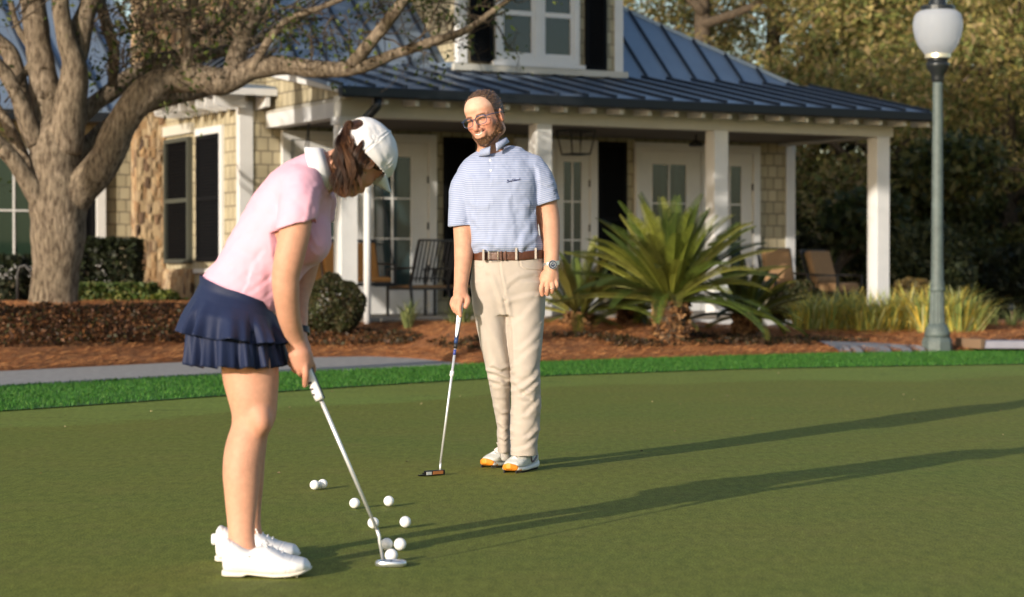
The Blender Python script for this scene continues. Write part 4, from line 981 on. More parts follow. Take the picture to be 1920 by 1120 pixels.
# ------------------------------------------------------------------ putters, balls, cup
M_chrome = mat('steel_shaft', (.75,.76,.79), rough=.45, metal=.6); M_gw = mat('grip_white', (.82,.82,.84), rough=.55); M_gn = mat('grip_navy', (.02,.05,.16), rough=.5); M_gk = mat('grip_black', (.02,.02,.022), rough=.5)
def putter_man():
    top = atY(866,556,10.02); hd_ = atY(824,883,9.98)
    t = thing('putter', 'putter with white and navy grip standing under the man\'s hand', 'putter', (hd_[0], hd_[1], 0)); B = np.array(t.location)
    ln = lambda py: top+(hd_-top)*((py-556)/(883-556))
    seg = lambda a, b, r0, r1, m, nm, par=t, sm=True: MB().tube([ln(a)-B, ln(b)-B], [r0, r1], 14).build(nm, m, par, smooth=sm)
    gr = seg(567, 634, .0145, .0095, M_gn, 'grip'); seg(556+88, 654, .0092, .008, M_gk, 'grip_end')
    seg(634, 645, .0094, .0091, M_gn, 'grip_lower')
    # white front panel of the grip, tapering to a point
    d = (hd_-top)/np.linalg.norm(hd_-top); l = MB(); nrm = np.array([-.2,-.97,0]); nrm /= np.linalg.norm(nrm); sd_ = np.cross(d, nrm)
    V = []
    for i in range(13):
        u = i/12; py = 568+66*u; rr = np.interp(py, [556,634], [.0155,.0095]); a_ = 1.15*math.sqrt(max(0, 1-u**3))
        for q in np.linspace(-1,1,9): V.append(ln(py)+(nrm*math.cos(a_*q)+sd_*math.sin(a_*q))*(rr+.0009)-B)
    Fq = [(i*9+j, i*9+j+1, (i+1)*9+j+1, (i+1)*9+j) for i in range(12) for j in range(8)]
    pn = mesh_np('grip_panel', V, Fq, M_gw, t); so = pn.modifiers.new('s', 'SOLIDIFY'); so.thickness = .0008
    l = MB()
    for i, (py, st) in enumerate(((600, [(-3,-1),(0,1),(3,-1),(-3,-1)]), (606, [(-3,1),(3,1),(-3,-1),(3,-1)]), (612, [(-3,0),(0,1),(3,0)]))):
        pts = [ln(py+a*.55)+nrm*np.interp(py,[556,634],[.0175,.0118])+sd_*b*.0032-B for a, b in st]
        for q in range(len(pts)-1): l.tube([pts[q], pts[q+1]], .0006, 4)
    l.build('grip_lettering', M_gn, t)
    seg(652, 870, .0062, .0052, M_chrome, 'shaft'); seg(656, 666, .0068, .0068, mat('shaft_band', (.05,.07,.3), rough=.35), 'shaft_band'); seg(696, 706, .0098, .0098, M_gw, 'ferrule')
    h0 = ln(868)-B; MB().tube([h0, h0+[-.001,0,-.02], atY(825.5,883,9.98)-B], [.0054,.005,.005], 10).build('hosel', M_chrome, t, smooth=True)
    M_h = mat('blade_black', (.03,.03,.035), rough=.3, metal=.8)
    l = MB(); a0 = math.radians(38); fx = np.array([-math.cos(a0)*.98, -math.sin(a0), 0]); fy = np.array([-fx[1], fx[0], 0])   # blade long axis towards lower left
    o = np.array([0.012,-.0,0.004])
    def blk(x0, x1, y0, y1, z0, z1, m, nm, bev=.002):
        q = MB(); P8 = [o+fx*x+fy*y+[0,0,z] for z in (z0,z1) for x, y in ((x0,y0),(x1,y0),(x1,y1),(x0,y1))]; q.hexa(P8); return q.build(nm, m, hp, bevel=bev)
    q = MB(); q.hexa([o+fx*x+fy*y+[0,0,z] for z in (0,.022) for x, y in ((-.01,-.012),(.10,-.012),(.10,.012),(-.01,.012))]); hp = q.build('putter_head', M_h, t, bevel=.003)
    blk(-.01+.013, .062, .0115, .014, .004, .019, mat('copper_insert', (.35,.13,.04), rough=.45), 'face_insert', .0005)
    blk(.02, .08, -.05, -.012, .0, .01, M_h, 'flange'); blk(.099,.135,-.01,.008,.0,.006,M_h,'toe_flange',.001); blk(.07,.1,.0115,.0135,.003,.018,M_chrome,'toe_plate',.0005)
    return t
def putter_woman():
    top = atY(568,672,6.79); bend = atY(706,992,6.85)
    t = thing('putter', 'silver putter with white grip held low by the bending woman', 'putter', (atY(720,1055,6.87)[0], 6.87, 0)); B = np.array(t.location)
    ln = lambda u: top+(bend-top)*u
    f = lambda py: (py-672)/(992-672)
    seg = lambda a, b, r0, r1, m, nm: MB().tube([ln(f(a))-B, ln(f(b))-B], [r0, r1], 14).build(nm, m, t, smooth=True)
    seg(665, 749, .0175, .0155, M_gk, 'grip_back')
    d = (bend-top)/np.linalg.norm(bend-top); nrm = np.array([-.55,-.8,-.2]); nrm -= d*(nrm@d); nrm /= np.linalg.norm(nrm); sd_ = np.cross(d, nrm); V = []
    for i in range(9):
        u = f(690)+(f(748)-f(690))*i/8
        for q in np.linspace(-1,1,9): V.append(ln(u)+(nrm*math.cos(1.45*q)+sd_*math.sin(1.45*q))*.0178-B)
    pn = mesh_np('grip_panel', V, [(i*9+j, i*9+j+1, (i+1)*9+j+1, (i+1)*9+j) for i in range(8) for j in range(8)], M_gw, t); so = pn.modifiers.new('s','SOLIDIFY'); so.thickness = .001
    for (a, b, q0, q1) in ((713,717,-.5,.9),(724,728,-.3,.9),(734,738,-.1,.9)):
        V = [];
        for i in range(4):
            u = f(a+(b-a)*i/3)
            for q in np.linspace(q0,q1,6): V.append(ln(u)+(nrm*math.cos(1.0*q)+sd_*math.sin(1.0*q))*.0183-B)
        o_ = mesh_np('grip_bar', V, [(i*6+j, i*6+j+1, (i+1)*6+j+1, (i+1)*6+j) for i in range(3) for j in range(5)], mat('grip_grey', (.12,.11,.13), rough=.5), t); so = o_.modifiers.new('s','SOLIDIFY'); so.thickness = .0008
    seg(745, 992, .0068, .0055, M_chrome, 'shaft')
    q1, q2, q3 = [atY(a, b, 6.86)-B for a, b in ((706,991),(711,1006),(712,1016))]; hs = atY(718,1050,6.87)-B
    MB().tube([q1, q2, q3, hs], [.0055,.0054,.0054,.0052], 12).build('hosel', M_chrome, t, smooth=True)
    # mallet head: rounded slab with a recess
    c = atY(733,1055,6.87)-B; M_hd = mat('mallet_silver', (.66,.68,.72), rough=.28, metal=.9)
    prof = []; l = MB(); n = 36; ringz = [(.0,.92),(.004,1.0),(.012,1.0),(.0165,.95),(.0175,.82),(.013,.76),(.012,.1)]
    for z, s in ringz:
        for i in range(n):
            a = 2*math.pi*i/n; x = .051*math.copysign(abs(math.cos(a))**.75, math.cos(a))*s; y = (.03 if math.sin(a) < 0 else .045)*math.copysign(abs(math.sin(a))**.8, math.sin(a))*s
            l.v.append((c[0]+x, y-.0, .003+z))
    for j in range(len(ringz)-1):
        for i in range(n): l.f.append((j*n+i, j*n+(i+1)%n, (j+1)*n+(i+1)%n, (j+1)*n+i))
    l.f.append(tuple(range(n-1,-1,-1))); l.f.append(tuple((len(ringz)-1)*n+i for i in range(n)))
    h = l.build('putter_head', M_hd, t, smooth=True); smooth_angle(h, 50)
    q = MB(); q.box(c[0]-.002, c[0]+.002, -.012, .03, .015, .0172); q.build('sight_line', M_gk, h)
    for s_ in (-1,1):
        q = MB(); q.tube([(c[0]+s_*.022, .0, .014),(c[0]+s_*.022, .0, .0168)], .004, 10); q.build('weight_screw', M_gk, h)
    return t
putter_man(); putter_woman()
# golf balls
m, t_, p = new_mat('golf_ball'); N = t_.nodes; p.inputs['Base Color'].default_value = (.84,.84,.85,1); p.inputs['Roughness'].default_value = .28
vo = N.new('ShaderNodeTexVoronoi'); vo.inputs['Scale'].default_value = 260; tc = N.new('ShaderNodeTexCoord'); t_.links.new(tc.outputs['Object'], vo.inputs['Vector'])
b = N.new('ShaderNodeBump'); b.inputs['Strength'].default_value = .35; b.inputs['Distance'].default_value = .0008; t_.links.new(vo.outputs['Distance'], b.inputs['Height']); t_.links.new(b.outputs['Normal'], p.inputs['Normal'])
M_ball = m
bl = MB(); prof = [(max(.0001, .02135*math.sin(math.pi*i/24)), -.02135*math.cos(math.pi*i/24)) for i in range(25)]; bl.lathe(prof, 32)
balls = [(590,921,'golf ball at the rim of the cup, nearer of the pair'),(605,919,'golf ball partly behind the one at the rim of the cup'),(665,956,'golf ball left of the putter shaft, nearest the cup pair'),
         (729,952,'golf ball right of the shaft, farthest back of the loose balls'),(700,994,'golf ball crossed by the woman\'s putter shaft'),(760,992,'golf ball farthest right, casting its own shadow'),
         (725,1035,'golf ball just right of the bent putter neck, left one of a pair'),(750,1035,'golf ball right one of the pair behind the putter head'),(733,1056,'golf ball resting against the putter head')]
proto = bl.build('golf_ball', M_ball, smooth=True)
for i, (px, py, lb) in enumerate(balls):
    o = proto if i == 0 else proto.copy()
    if i: C.objects.link(o)
    g = atZ(px, py, .0213) if False else atZ(px, py-1.5, 0.0)
    if i == 8: g = atZ(733,1046,.0); g = np.array([atY(733,0,6.98)[0], 6.98, 0])
    o.location = (g[0], g[1], .0233); o.rotation_euler = (i*.7, i*1.3, i*2.1); tag(o, 'white '+lb, 'golf ball', 'golf balls on the putting green')
# ------------------------------------------------------------------ ground
def gpoly(name, pts, z, m, kind='structure'):
    o = mesh_np(name, [(x, y, z) for x, y in pts], [tuple(range(len(pts)))], m, smooth=False); tag(o, kind=kind); return o
G = lambda px, py: atZ(px, py, 0)[:2]
fr_lo = [(-14,9.0),(-8,11.7),(-5.2,13.4)]+[tuple(G(a,b)) for a, b in ((0,773),(300,752),(640,728),(850,715),(1000,707),(1200,700),(1400,693),(1660,688),(1920,684))]+[(9,23.2),(16,25)]
lawn_hi = [(-16,9.2),(-9,13.6),(-6,16.3)]+[tuple(G(a,b)) for a, b in ((0,727),(340,708),(640,697),(800,690),(880,685),(1000,682),(1200,675),(1540,665),(1920,659))]+[(9.5,27.2),(18,29)]
path_hi = [(-18,11),(-10,16.5),(-7,18.6)]+[tuple(G(a,b)) for a, b in ((0,697),(340,680),(530,671.5),(700,669),(780,673),(850,680),(882,684.6))]
# putting green (mown turf), procedural: browner in the middle, greener apron towards the collar
def green_mat():
    m, t, p = new_mat('putting_turf'); N = t.nodes; L = t.links; tc = N.new('ShaderNodeTexCoord')
    at_ = N.new('ShaderNodeAttribute'); at_.attribute_name = 'apron'
    def noise(sc_, det, stretch=None, src=None):
        n = N.new('ShaderNodeTexNoise'); n.inputs['Scale'].default_value = sc_; n.inputs['Detail'].default_value = det; n.inputs['Roughness'].default_value = .7
        s_ = tc.outputs['Object']
        if stretch: mp = N.new('ShaderNodeMapping'); mp.inputs['Scale'].default_value = stretch; L.new(s_, mp.inputs['Vector']); s_ = mp.outputs['Vector']
        L.new(s_, n.inputs['Vector']); return n.outputs['Fac']
    def rng_(src, a, b, c, d):
        r_ = N.new('ShaderNodeMapRange'); r_.inputs['From Min'].default_value = a; r_.inputs['From Max'].default_value = b; r_.inputs['To Min'].default_value = c; r_.inputs['To Max'].default_value = d; L.new(src, r_.inputs['Value']); return r_.outputs['Result']
    def mix(f, a, b):
        x = N.new('ShaderNodeMix'); x.data_type = 'RGBA'
        if isinstance(f, float): x.inputs['Factor'].default_value = f
        else: L.new(f, x.inputs['Factor'])
        for k, v in (('A', a), ('B', b)):
            if isinstance(v, tuple): x.inputs[k].default_value = (*v, 1)
            else: L.new(v, x.inputs[k])
        return x.outputs['Result']
    ad = N.new('ShaderNodeMath'); ad.operation = 'ADD'; L.new(at_.outputs['Fac'], ad.inputs[0]); L.new(rng_(noise(1.7, 5), .3, .7, -.2, .2), ad.inputs[1])
    ap = rng_(ad.outputs[0], .35, .65, 0, 1)
    c = mix(rng_(noise(.55, 4), .35, .65, 0, 1), (.150,.168,.030), (.132,.163,.030))
    c = mix(rng_(noise(2.6, 6), .5, .7, 0, .6), c, (.175,.17,.042))
    c = mix(ap, c, (.17,.225,.045))
    stx = N.new('ShaderNodeMath'); stx.operation = 'MULTIPLY'; L.new(rng_(noise(3.2, 7, (.6,2.2,1)), .54, .66, 0, .75), stx.inputs[0]); L.new(ap, stx.inputs[1]); c = mix(stx.outputs[0], c, (.055,.085,.022))
    c = mix(rng_(noise(.23, 3, (1,1.6,1)), .42, .62, 0, .4), c, (.17,.165,.034))
    sp = rng_(noise(150, 3, (1,.45,1)), .3, .7, .5, 1.55)
    v = N.new('ShaderNodeVectorMath'); v.operation = 'SCALE'; L.new(c, v.inputs[0]); L.new(sp, v.inputs['Scale'])
    sp2 = rng_(noise(28, 5, (1,.3,1)), .3, .7, .75, 1.28); v2 = N.new('ShaderNodeVectorMath'); v2.operation = 'SCALE'; L.new(v.outputs[0], v2.inputs[0]); L.new(sp2, v2.inputs['Scale'])
    L.new(v2.outputs[0], p.inputs['Base Color']); p.inputs['Roughness'].default_value = .8; p.inputs['Specular IOR Level'].default_value = .15
    b = N.new('ShaderNodeBump'); b.inputs['Strength'].default_value = .6; b.inputs['Distance'].default_value = .004; L.new(noise(230, 3), b.inputs['Height']); L.new(b.outputs['Normal'], p.inputs['Normal'])
    return m
M_green = green_mat()
fl = np.array(fr_lo); lh = np.array(lawn_hi)
CUP = atZ(579,918.5,0)[:2]
def green_sheet():
    xs = np.concatenate([[-60,-30,-18], np.linspace(-12, 12, 61), [18,30,60]]); ts_ = np.concatenate([[0,.4,.8,1.2,1.6,2.0,2.5,3,4,6], np.linspace(8, 60, 10)])
    yc = np.interp(CUP[0], fl[:,0], fl[:,1])+.06-CUP[1]; xs = np.sort(np.concatenate([xs[np.abs(xs-CUP[0]) > .16], [CUP[0]-.15, CUP[0]+.15]])); ts_ = np.sort(np.concatenate([ts_[np.abs(ts_-yc) > .2], [yc-.18, yc+.18]]))
    V = []; A = []
    for t in ts_:
        for x in xs:
            yb = np.interp(x, fl[:,0], fl[:,1]) if abs(x) < 60 else 15
            V.append((x, yb-t+.06, 0)); A.append(1-float(sstep(1.3, 3.2, t + .35*math.sin(x*1.3)+.2*math.sin(x*3.1)))*1.0)
    n = len(xs); Fq = [(j*n+i+1, j*n+i, (j+1)*n+i, (j+1)*n+i+1) for j in range(len(ts_)-1) for i in range(n-1)]
    V = np.array(V); 
    o = mesh_np('putting_green', V, np.array(Fq)[:, ::-1], M_green, attrs={'apron': A}, smooth=False); tag(o, kind='structure')
    return o
# base ground to the horizon, lies below every sheet
M_soil = mat('soil', (.06,.05,.03), rough=.95, var=.3, vscale=.8)
o = gpoly('ground', [(-400,-150),(400,-150),(400,700),(-400,700)], -.12, M_soil)
gr = green_sheet()
# flip check: make sheets face up
for o_ in (gr,):
    me = o_.data
    if me.polygons[0].normal.z < 0: me.flip_normals()
def strip(name, lo, hi, z, m, n=90, zf=None):
    lo = np.array(lo); hi = np.array(hi); x0 = max(lo[0,0], hi[0,0]); x1 = min(lo[-1,0], hi[-1,0]); xs = np.linspace(x0, x1, n); V = []
    R_ = 6
    for j in range(R_+1):
        for x in xs:
            a = np.interp(x, lo[:,0], lo[:,1]); b = np.interp(x, hi[:,0], hi[:,1]); y = a+(b-a)*j/R_; V.append((x, y, z if zf is None else zf(x, y)))
    Fq = [(j*n+i, j*n+i+1, (j+1)*n+i+1, (j+1)*n+i) for j in range(R_) for i in range(n-1)]
    o = mesh_np(name, V, np.array(Fq), m, smooth=True); return tag(o, kind='structure')
M_turf = mat('collar_turf', (.05,.15,.022), rough=.9, var=.35, vscale=9, bump=.6, bscale=60)
strip('lawn_collar', fr_lo, lawn_hi, .008, M_turf)
M_path = mat('path_paving', (.3,.29,.29), rough=.9, var=.25, vscale=11, bump=.4, bscale=90)
lh_path = [p for p in lawn_hi if p[0] <= path_hi[-1][0]+.01]
strip('path', lh_path, path_hi, .004, M_path)
# bed terrain
edge = np.array([p for p in path_hi]+[p for p in lawn_hi if p[0] > path_hi[-1][0]+.02])
edge = np.concatenate([[(-60,5)], edge, [(60,35)]])
def TH(x, y):
    s = y-np.interp(x, edge[:,0], edge[:,1])
    right = sstep(1.5, 3.5, x); left = 1-sstep(-3.6, -2.2, x)
    base_ = .27*sstep(0, 3.2, s)*(1-right)+right*(.14*sstep(0,4,s))
    md = left*(.27*sstep(.1, 2.6, s))
    lip = .035*sstep(0,.15,s)
    return np.where(s < 0, -.1, lip+base_*(1-left)+left*(base_*1.0+md)) 
M_straw = mat('pine_straw', (.42,.17,.055), rough=.95, var=.45, vscale=14, var2=(.12,.045,.018), bump=1.0, bscale=55)
xs = np.concatenate([[-60,-40,-25,-15], np.linspace(-11, 13, 150), [16,24,40,60]]); ss = np.concatenate([[-.05,0,.05,.15], np.linspace(.3, 8, 34), [9,11,14,20,30,60]])
V = []
for s_ in ss:
    for x in xs:
        y = np.interp(x, edge[:,0], edge[:,1])+s_; h = float(TH(x, y)) if s_ > 0 else (-.02 if s_ < 0 else .0)
        if s_ > .1: h += .03*float(fbm(np.array([x, y, 0.]), 1.1, 3, 2))*min(1, s_)
        V.append((x, y, h))
n = len(xs); Fq = np.array([(j*n+i, j*n+i+1, (j+1)*n+i+1, (j+1)*n+i) for j in range(len(ss)-1) for i in range(n-1)])
tag(mesh_np('pine_straw_bed', V, Fq, M_straw), kind='structure')
# ------------------------------------------------------------------ scatter helpers
def blades(name, P, h, w_, lean, cols, m, seg=1, seed=0, bend=.5, kind='stuff', parent=None, up=None):
    """P (n,3) roots; thin bent blades as 2-segment ribbons ending in a point"""
    rg = np.random.default_rng(seed); n = len(P); h = h*rg.uniform(.6, 1.2, n); a = rg.uniform(0, 2*np.pi, n); ln_ = lean*rg.uniform(.2, 1.3, n)
    d = np.stack([np.cos(a), np.sin(a), 0*a], 1); s = np.stack([-np.sin(a+rg.uniform(-1,1,n)), np.cos(a), 0*a], 1); s /= np.linalg.norm(s, axis=1, keepdims=True)
    z = np.array([0,0,1.]); r0 = P; mid = P+z*(h*.6)[:,None]+d*(h*ln_*.35)[:,None]; tip = P+z*(h*(1-.4*ln_*bend))[:,None]+d*(h*ln_)[:,None]; hw = (w_*rg.uniform(.6,1.3,n)/2)[:,None]
    V = np.stack([r0-s*hw, r0+s*hw, mid+s*hw*.9, mid-s*hw*.9, tip+s*hw*.12, tip-s*hw*.12], 1).reshape(-1,3)
    b = np.arange(n)[:,None]*6; Fq = np.concatenate([b+[0,1,2,3], b+[3,2,4,5]])
    c = cols[rg.integers(0, len(cols), n)]*rg.uniform(.75,1.25,(n,1)); C_ = np.repeat(c, 6, axis=0)
    o = mesh_np(name, V, Fq, m, parent, col=np.clip(C_,0,1), smooth=False)
    if kind: tag(o, kind=kind)
    return o
M_leaf = leaf_mat('leaf'); M_blade = leaf_mat('grass_blade', rough=.6, tr=.3); M_needle = mat('needles', (.3,.12,.04), rough=.9, attr=True)
rg = np.random.default_rng(1)
n = 95000; x = rg.uniform(-5.4, 7.5, n); a = np.interp(x, fl[:,0], fl[:,1]); b = np.interp(x, lh[:,0], lh[:,1]); y = a+(b-a)*rg.uniform(0,1,n)
nz = .03*lat_noise(np.stack([x,y,0*x],1), 3.1, 4)
blades('collar_grass', np.stack([x,y+nz,0*x+.004],1), .034, .006, .7, np.array([[.045,.17,.02],[.06,.2,.025],[.03,.12,.018],[.085,.21,.03]]), M_blade, seed=3)['label'] = 'short bright green grass of the collar round the putting green'
# fallen bits of leaf on the green
n = 170; x = rg.uniform(-4.5, 6.5, n); a = np.interp(x, fl[:,0], fl[:,1]); y = a-rg.uniform(.05,1,n)**1.6*9+.0; k = y > 6.9; x, y = x[k], y[k]
blades('leaf_litter', np.stack([x,y,0*x+.002],1), .006, .014, 1.5, np.array([[.2,.15,.06],[.34,.27,.14],[.05,.04,.02],[.14,.1,.05]]), M_needle, seed=5, bend=.9)
# pine needles on the bed
n = 52000; x = rg.uniform(-6.6, 8.5, n); s_ = rg.uniform(0,1,n)**1.3*5.5; y = np.interp(x, edge[:,0], edge[:,1])+s_; h = TH(x, y)+.012
a = rg.uniform(0, np.pi, n); L_ = rg.uniform(.05,.14,n); d = np.stack([np.cos(a), np.sin(a), rg.uniform(-.1,.35,n)],1)*L_[:,None]/2; sd_ = np.stack([-np.sin(a), np.cos(a), 0*a+.4],1)*.0028
P_ = np.stack([x,y,h+rg.uniform(0,.03,n)],1); V = np.stack([P_-d-sd_, P_+d-sd_, P_+d+sd_, P_-d+sd_],1).reshape(-1,3)
cn = np.array([[.5,.2,.06],[.38,.14,.04],[.6,.28,.1],[.16,.06,.022]])[rg.integers(0,4,n)]*rg.uniform(.6,1.3,(n,1))
tag(mesh_np('pine_needles', V, np.arange(4*n).reshape(-1,4), M_needle, col=np.repeat(np.clip(cn,0,1),4,axis=0), smooth=False), kind='stuff', label='fallen reddish pine straw needles spread over the planting bed')
# the cup: a real hole in the green with a liner
import bmesh
bm = bmesh.new(); bm.from_mesh(gr.data); lay = bm.verts.layers.float.get('apron'); bm.faces.ensure_lookup_table()
for f_ in list(bm.faces):
    vx = [v.co.x for v in f_.verts]; vy = [v.co.y for v in f_.verts]
    if min(vx) < CUP[0] < max(vx) and min(vy) < CUP[1] < max(vy) and max(vx)-min(vx) < .4 and max(vy)-min(vy) < .5:
        q = sorted(f_.verts, key=lambda v: math.atan2(v.co.y-CUP[1], v.co.x-CUP[0])); bm.faces.remove(f_)
        K_ = 32; ci = [bm.verts.new((CUP[0]+.054*math.cos(-math.pi+2*math.pi*k/K_), CUP[1]+.054*math.sin(-math.pi+2*math.pi*k/K_), 0)) for k in range(K_)]
        if lay: 
            for v in ci: v[lay] = q[0][lay]
        an = [math.atan2(v.co.y-CUP[1], v.co.x-CUP[0]) for v in q]; near = [min(range(4), key=lambda j: abs(((-math.pi+2*math.pi*(k+.5)/K_)-an[j]+math.pi) % (2*math.pi)-math.pi)) for k in range(K_)]
        for k in range(K_):
            a_, b_ = ci[k], ci[(k+1) % K_]; bm.faces.new((a_, q[near[k]], b_))
            if near[k] != near[(k+1) % K_]: bm.faces.new((b_, q[near[k]], q[near[(k+1) % K_]]))
        bmesh.ops.recalc_face_normals(bm, faces=bm.faces)
        break
bm.to_mesh(gr.data); bm.free()
if gr.data.polygons[0].normal.z < 0: gr.data.flip_normals()
cup = thing('golf_cup', 'dark golf cup sunk in the green beside two balls', 'golf cup', (CUP[0],CUP[1],0))
c_ = MB(); b0 = 0
for z_, r_ in ((-.002,.0538),(-.1,.0538)):
    for k in range(32): c_.v.append((r_*math.cos(2*math.pi*k/32), r_*math.sin(2*math.pi*k/32), z_))
for k in range(32): c_.f.append((k, (k+1)%32, 32+(k+1)%32, 32+k))
c_.f.append(tuple(range(32,64))); c_.build('cup_liner', mat('cup_dark', (.03,.03,.03), rough=.9), cup)
# ------------------------------------------------------------------ the clubhouse (local frame: x along the porch front, y into the building)
HO = np.array([-2.08, 26.8, 0.0]); HU = np.array([7.38, 4.0, 0.0]); HU /= np.linalg.norm(HU); HV = np.array([-HU[1], HU[0], 0]); HRZ = math.atan2(HU[1], HU[0])
def hloc(px, py, **k):
    r = ray(px, py); c = np.array([0, 0, EYE])
    if 'v' in k: t = (k['v']-(c-HO)@HV)/(r@HV)
    else: t = (k['u']-(c-HO)@HU)/(r@HU)
    q = c+r*t-HO; return np.array([q@HU, q@HV, q[2]])
def hw(u, v, z): return HO+HU*u+HV*v+np.array([0,0,z])
def wallmat(name, c1, c2, mortar, bw, bh, msize=.012, bump=.8, off=.5, rough=.85, varscale=3, axes='xz'):
    m, t, p = new_mat(name); N = t.nodes; L = t.links; tc = N.new('ShaderNodeTexCoord'); sp = N.new('ShaderNodeSeparateXYZ'); L.new(tc.outputs['Object'], sp.inputs[0])
    ad = N.new('ShaderNodeMath'); L.new(sp.outputs['X'], ad.inputs[0]); L.new(sp.outputs['Y'], ad.inputs[1]); cb = N.new('ShaderNodeCombineXYZ'); L.new(ad.outputs[0], cb.inputs['X']); L.new(sp.outputs['Z'], cb.inputs['Y'])
    br = N.new('ShaderNodeTexBrick'); br.inputs['Scale'].default_value = 1; br.inputs['Brick Width'].default_value = bw; br.inputs['Row Height'].default_value = bh; br.inputs['Mortar Size'].default_value = msize; br.inputs['Mortar Smooth'].default_value = .3
    br.offset = off; br.inputs['Color1'].default_value = (*c1,1); br.inputs['Color2'].default_value = (*c2,1); br.inputs['Mortar'].default_value = (*mortar,1)
    L.new(cb.outputs[0], br.inputs['Vector'])
    n = N.new('ShaderNodeTexNoise'); n.inputs['Scale'].default_value = varscale; n.inputs['Detail'].default_value = 6; L.new(tc.outputs['Object'], n.inputs['Vector'])
    mr = N.new('ShaderNodeMapRange'); mr.inputs['From Min'].default_value = .3; mr.inputs['From Max'].default_value = .7; mr.inputs['To Min'].default_value = .85; mr.inputs['To Max'].default_value = 1.12; L.new(n.outputs['Fac'], mr.inputs['Value'])
    v = N.new('ShaderNodeVectorMath'); v.operation = 'SCALE'; L.new(br.outputs['Color'], v.inputs[0]); L.new(mr.outputs[0], v.inputs['Scale']); L.new(v.outputs[0], p.inputs['Base Color']); p.inputs['Roughness'].default_value = rough
    iv = N.new('ShaderNodeMath'); iv.operation = 'SUBTRACT'; iv.inputs[0].default_value = 1; L.new(br.outputs['Fac'], iv.inputs[1])
    b = N.new('ShaderNodeBump'); b.inputs['Strength'].default_value = bump; b.inputs['Distance'].default_value = .012; L.new(iv.outputs[0], b.inputs['Height']); L.new(b.outputs['Normal'], p.inputs['Normal'])
    return m
M_shingle = wallmat('cedar_shingle', (.37,.325,.215), (.44,.39,.27), (.17,.145,.1), .17, .185, msize=.01, off=.37)
def stone_mat():
    m, t, p = new_mat('field_stone'); N = t.nodes; L = t.links; tc = N.new('ShaderNodeTexCoord'); mp = N.new('ShaderNodeMapping'); mp.inputs['Scale'].default_value = (13,13,6.5); L.new(tc.outputs['Object'], mp.inputs['Vector'])
    vo = N.new('ShaderNodeTexVoronoi'); vo.distance = 'CHEBYCHEV'; vo.inputs['Scale'].default_value = 1.0; vo.inputs['Randomness'].default_value = .85; L.new(mp.outputs[0], vo.inputs['Vector'])
    cr = N.new('ShaderNodeValToRGB'); sp = N.new('ShaderNodeSeparateColor'); L.new(vo.outputs['Color'], sp.inputs[0]); L.new(sp.outputs[0], cr.inputs[0])
    e = cr.color_ramp.elements; e[0].position = 0; e[0].color = (.09,.06,.045,1); e[1].position = 1; e[1].color = (.40,.32,.22,1)
    for ps, cl in ((.18,(.25,.15,.08,1)),(.38,(.38,.25,.13,1)),(.6,(.24,.18,.12,1)),(.8,(.46,.34,.2,1))): x = e.new(ps); x.color = cl
    L.new(cr.outputs[0], p.inputs['Base Color']); p.inputs['Roughness'].default_value = .9
    b = N.new('ShaderNodeBump'); b.inputs['Strength'].default_value = 1; b.inputs['Distance'].default_value = .04; b.invert = True; L.new(vo.outputs['Distance'], b.inputs['Height']); L.new(b.outputs['Normal'], p.inputs['Normal'])
    return m
M_stone = stone_mat()
M_wht = mat('white_trim', (.64,.65,.66), rough=.6, var=.05, vscale=3); M_beam = mat('beam_paint', (.50,.49,.44), rough=.65, var=.05, vscale=2)
M_roof = mat('metal_roof', (.24,.31,.41), rough=.42, metal=.4, var=.08, vscale=2, spec=.6); M_seam = mat('roof_seam', (.025,.035,.055), rough=.4, metal=.3)
M_dark = mat('dark_metal', (.02,.024,.03), rough=.4, metal=.4); M_black = mat('black_louvre', (.003,.0035,.005), rough=.75, spec=.15); M_glass = mat('window_glass', (.012,.02,.022), rough=.04, spec=.9, coat=.3)
M_teal = mat('streaked_teal_glass', (.022,.042,.048), rough=.06, spec=.9, var=.5, vscale=2.0, stretch=(4,4,.6)); M_soff = mat('porch_ceiling', (.09,.08,.065), rough=.9); M_floor = mat('porch_floor', (.28,.25,.21), rough=.8, var=.1)  # door glass in teal, tone streaked vertically
M_grn = mat('green_frame', (.05,.055,.045), rough=.6); M_int = mat('dark_interior', (.01,.01,.01), rough=.9)
house = thing('clubhouse', 'cottage style clubhouse with shingle walls, blue metal roof and white columned porch', 'building', tuple(HO), HRZ)
def hb(name, m, *boxes, par=None, bevel=0):
    q = MB()
    for b_ in boxes: q.box(*b_)
    return q.build(name, m, par or house, bevel=bevel)
WZ0 = .0
# walls (front wall with openings left as applied frames set proud of it)
hb('wall', M_shingle, (-.48,8.62,2.4,2.6,WZ0,3.8))                       # porch back wall
hb('wall', M_shingle, (-.48,-.3,2.601,5.39,WZ0,3.3))                     # short return wall facing left
hb('wall', M_shingle, (8.62,9.2,4.2,9,WZ0,3.6)); hb('wall', M_shingle, (8.42,8.619,2.601,9,WZ0,3.7))
hb('wall', M_shingle, (-11,1.2,6.2,6.4,WZ0,3.5))
hb('corner_board', M_wht, (-.50,-.31,2.38,2.399,WZ0,3.25), (-.502,-.481,2.4,2.5,WZ0,3.25))
hb('corner_board', M_wht, (8.47,8.64,2.38,2.399,.3,3.2)); hb('corner_board', M_wht, (9.06,9.22,4.17,4.199,.3,3.3))
hb('foundation', M_stone, (-.54,-.481,4.2,5.39,WZ0,1.0)); hb('eave_board', M_wht, (8.9,9.6,3.6,4.1,3.02,3.12))
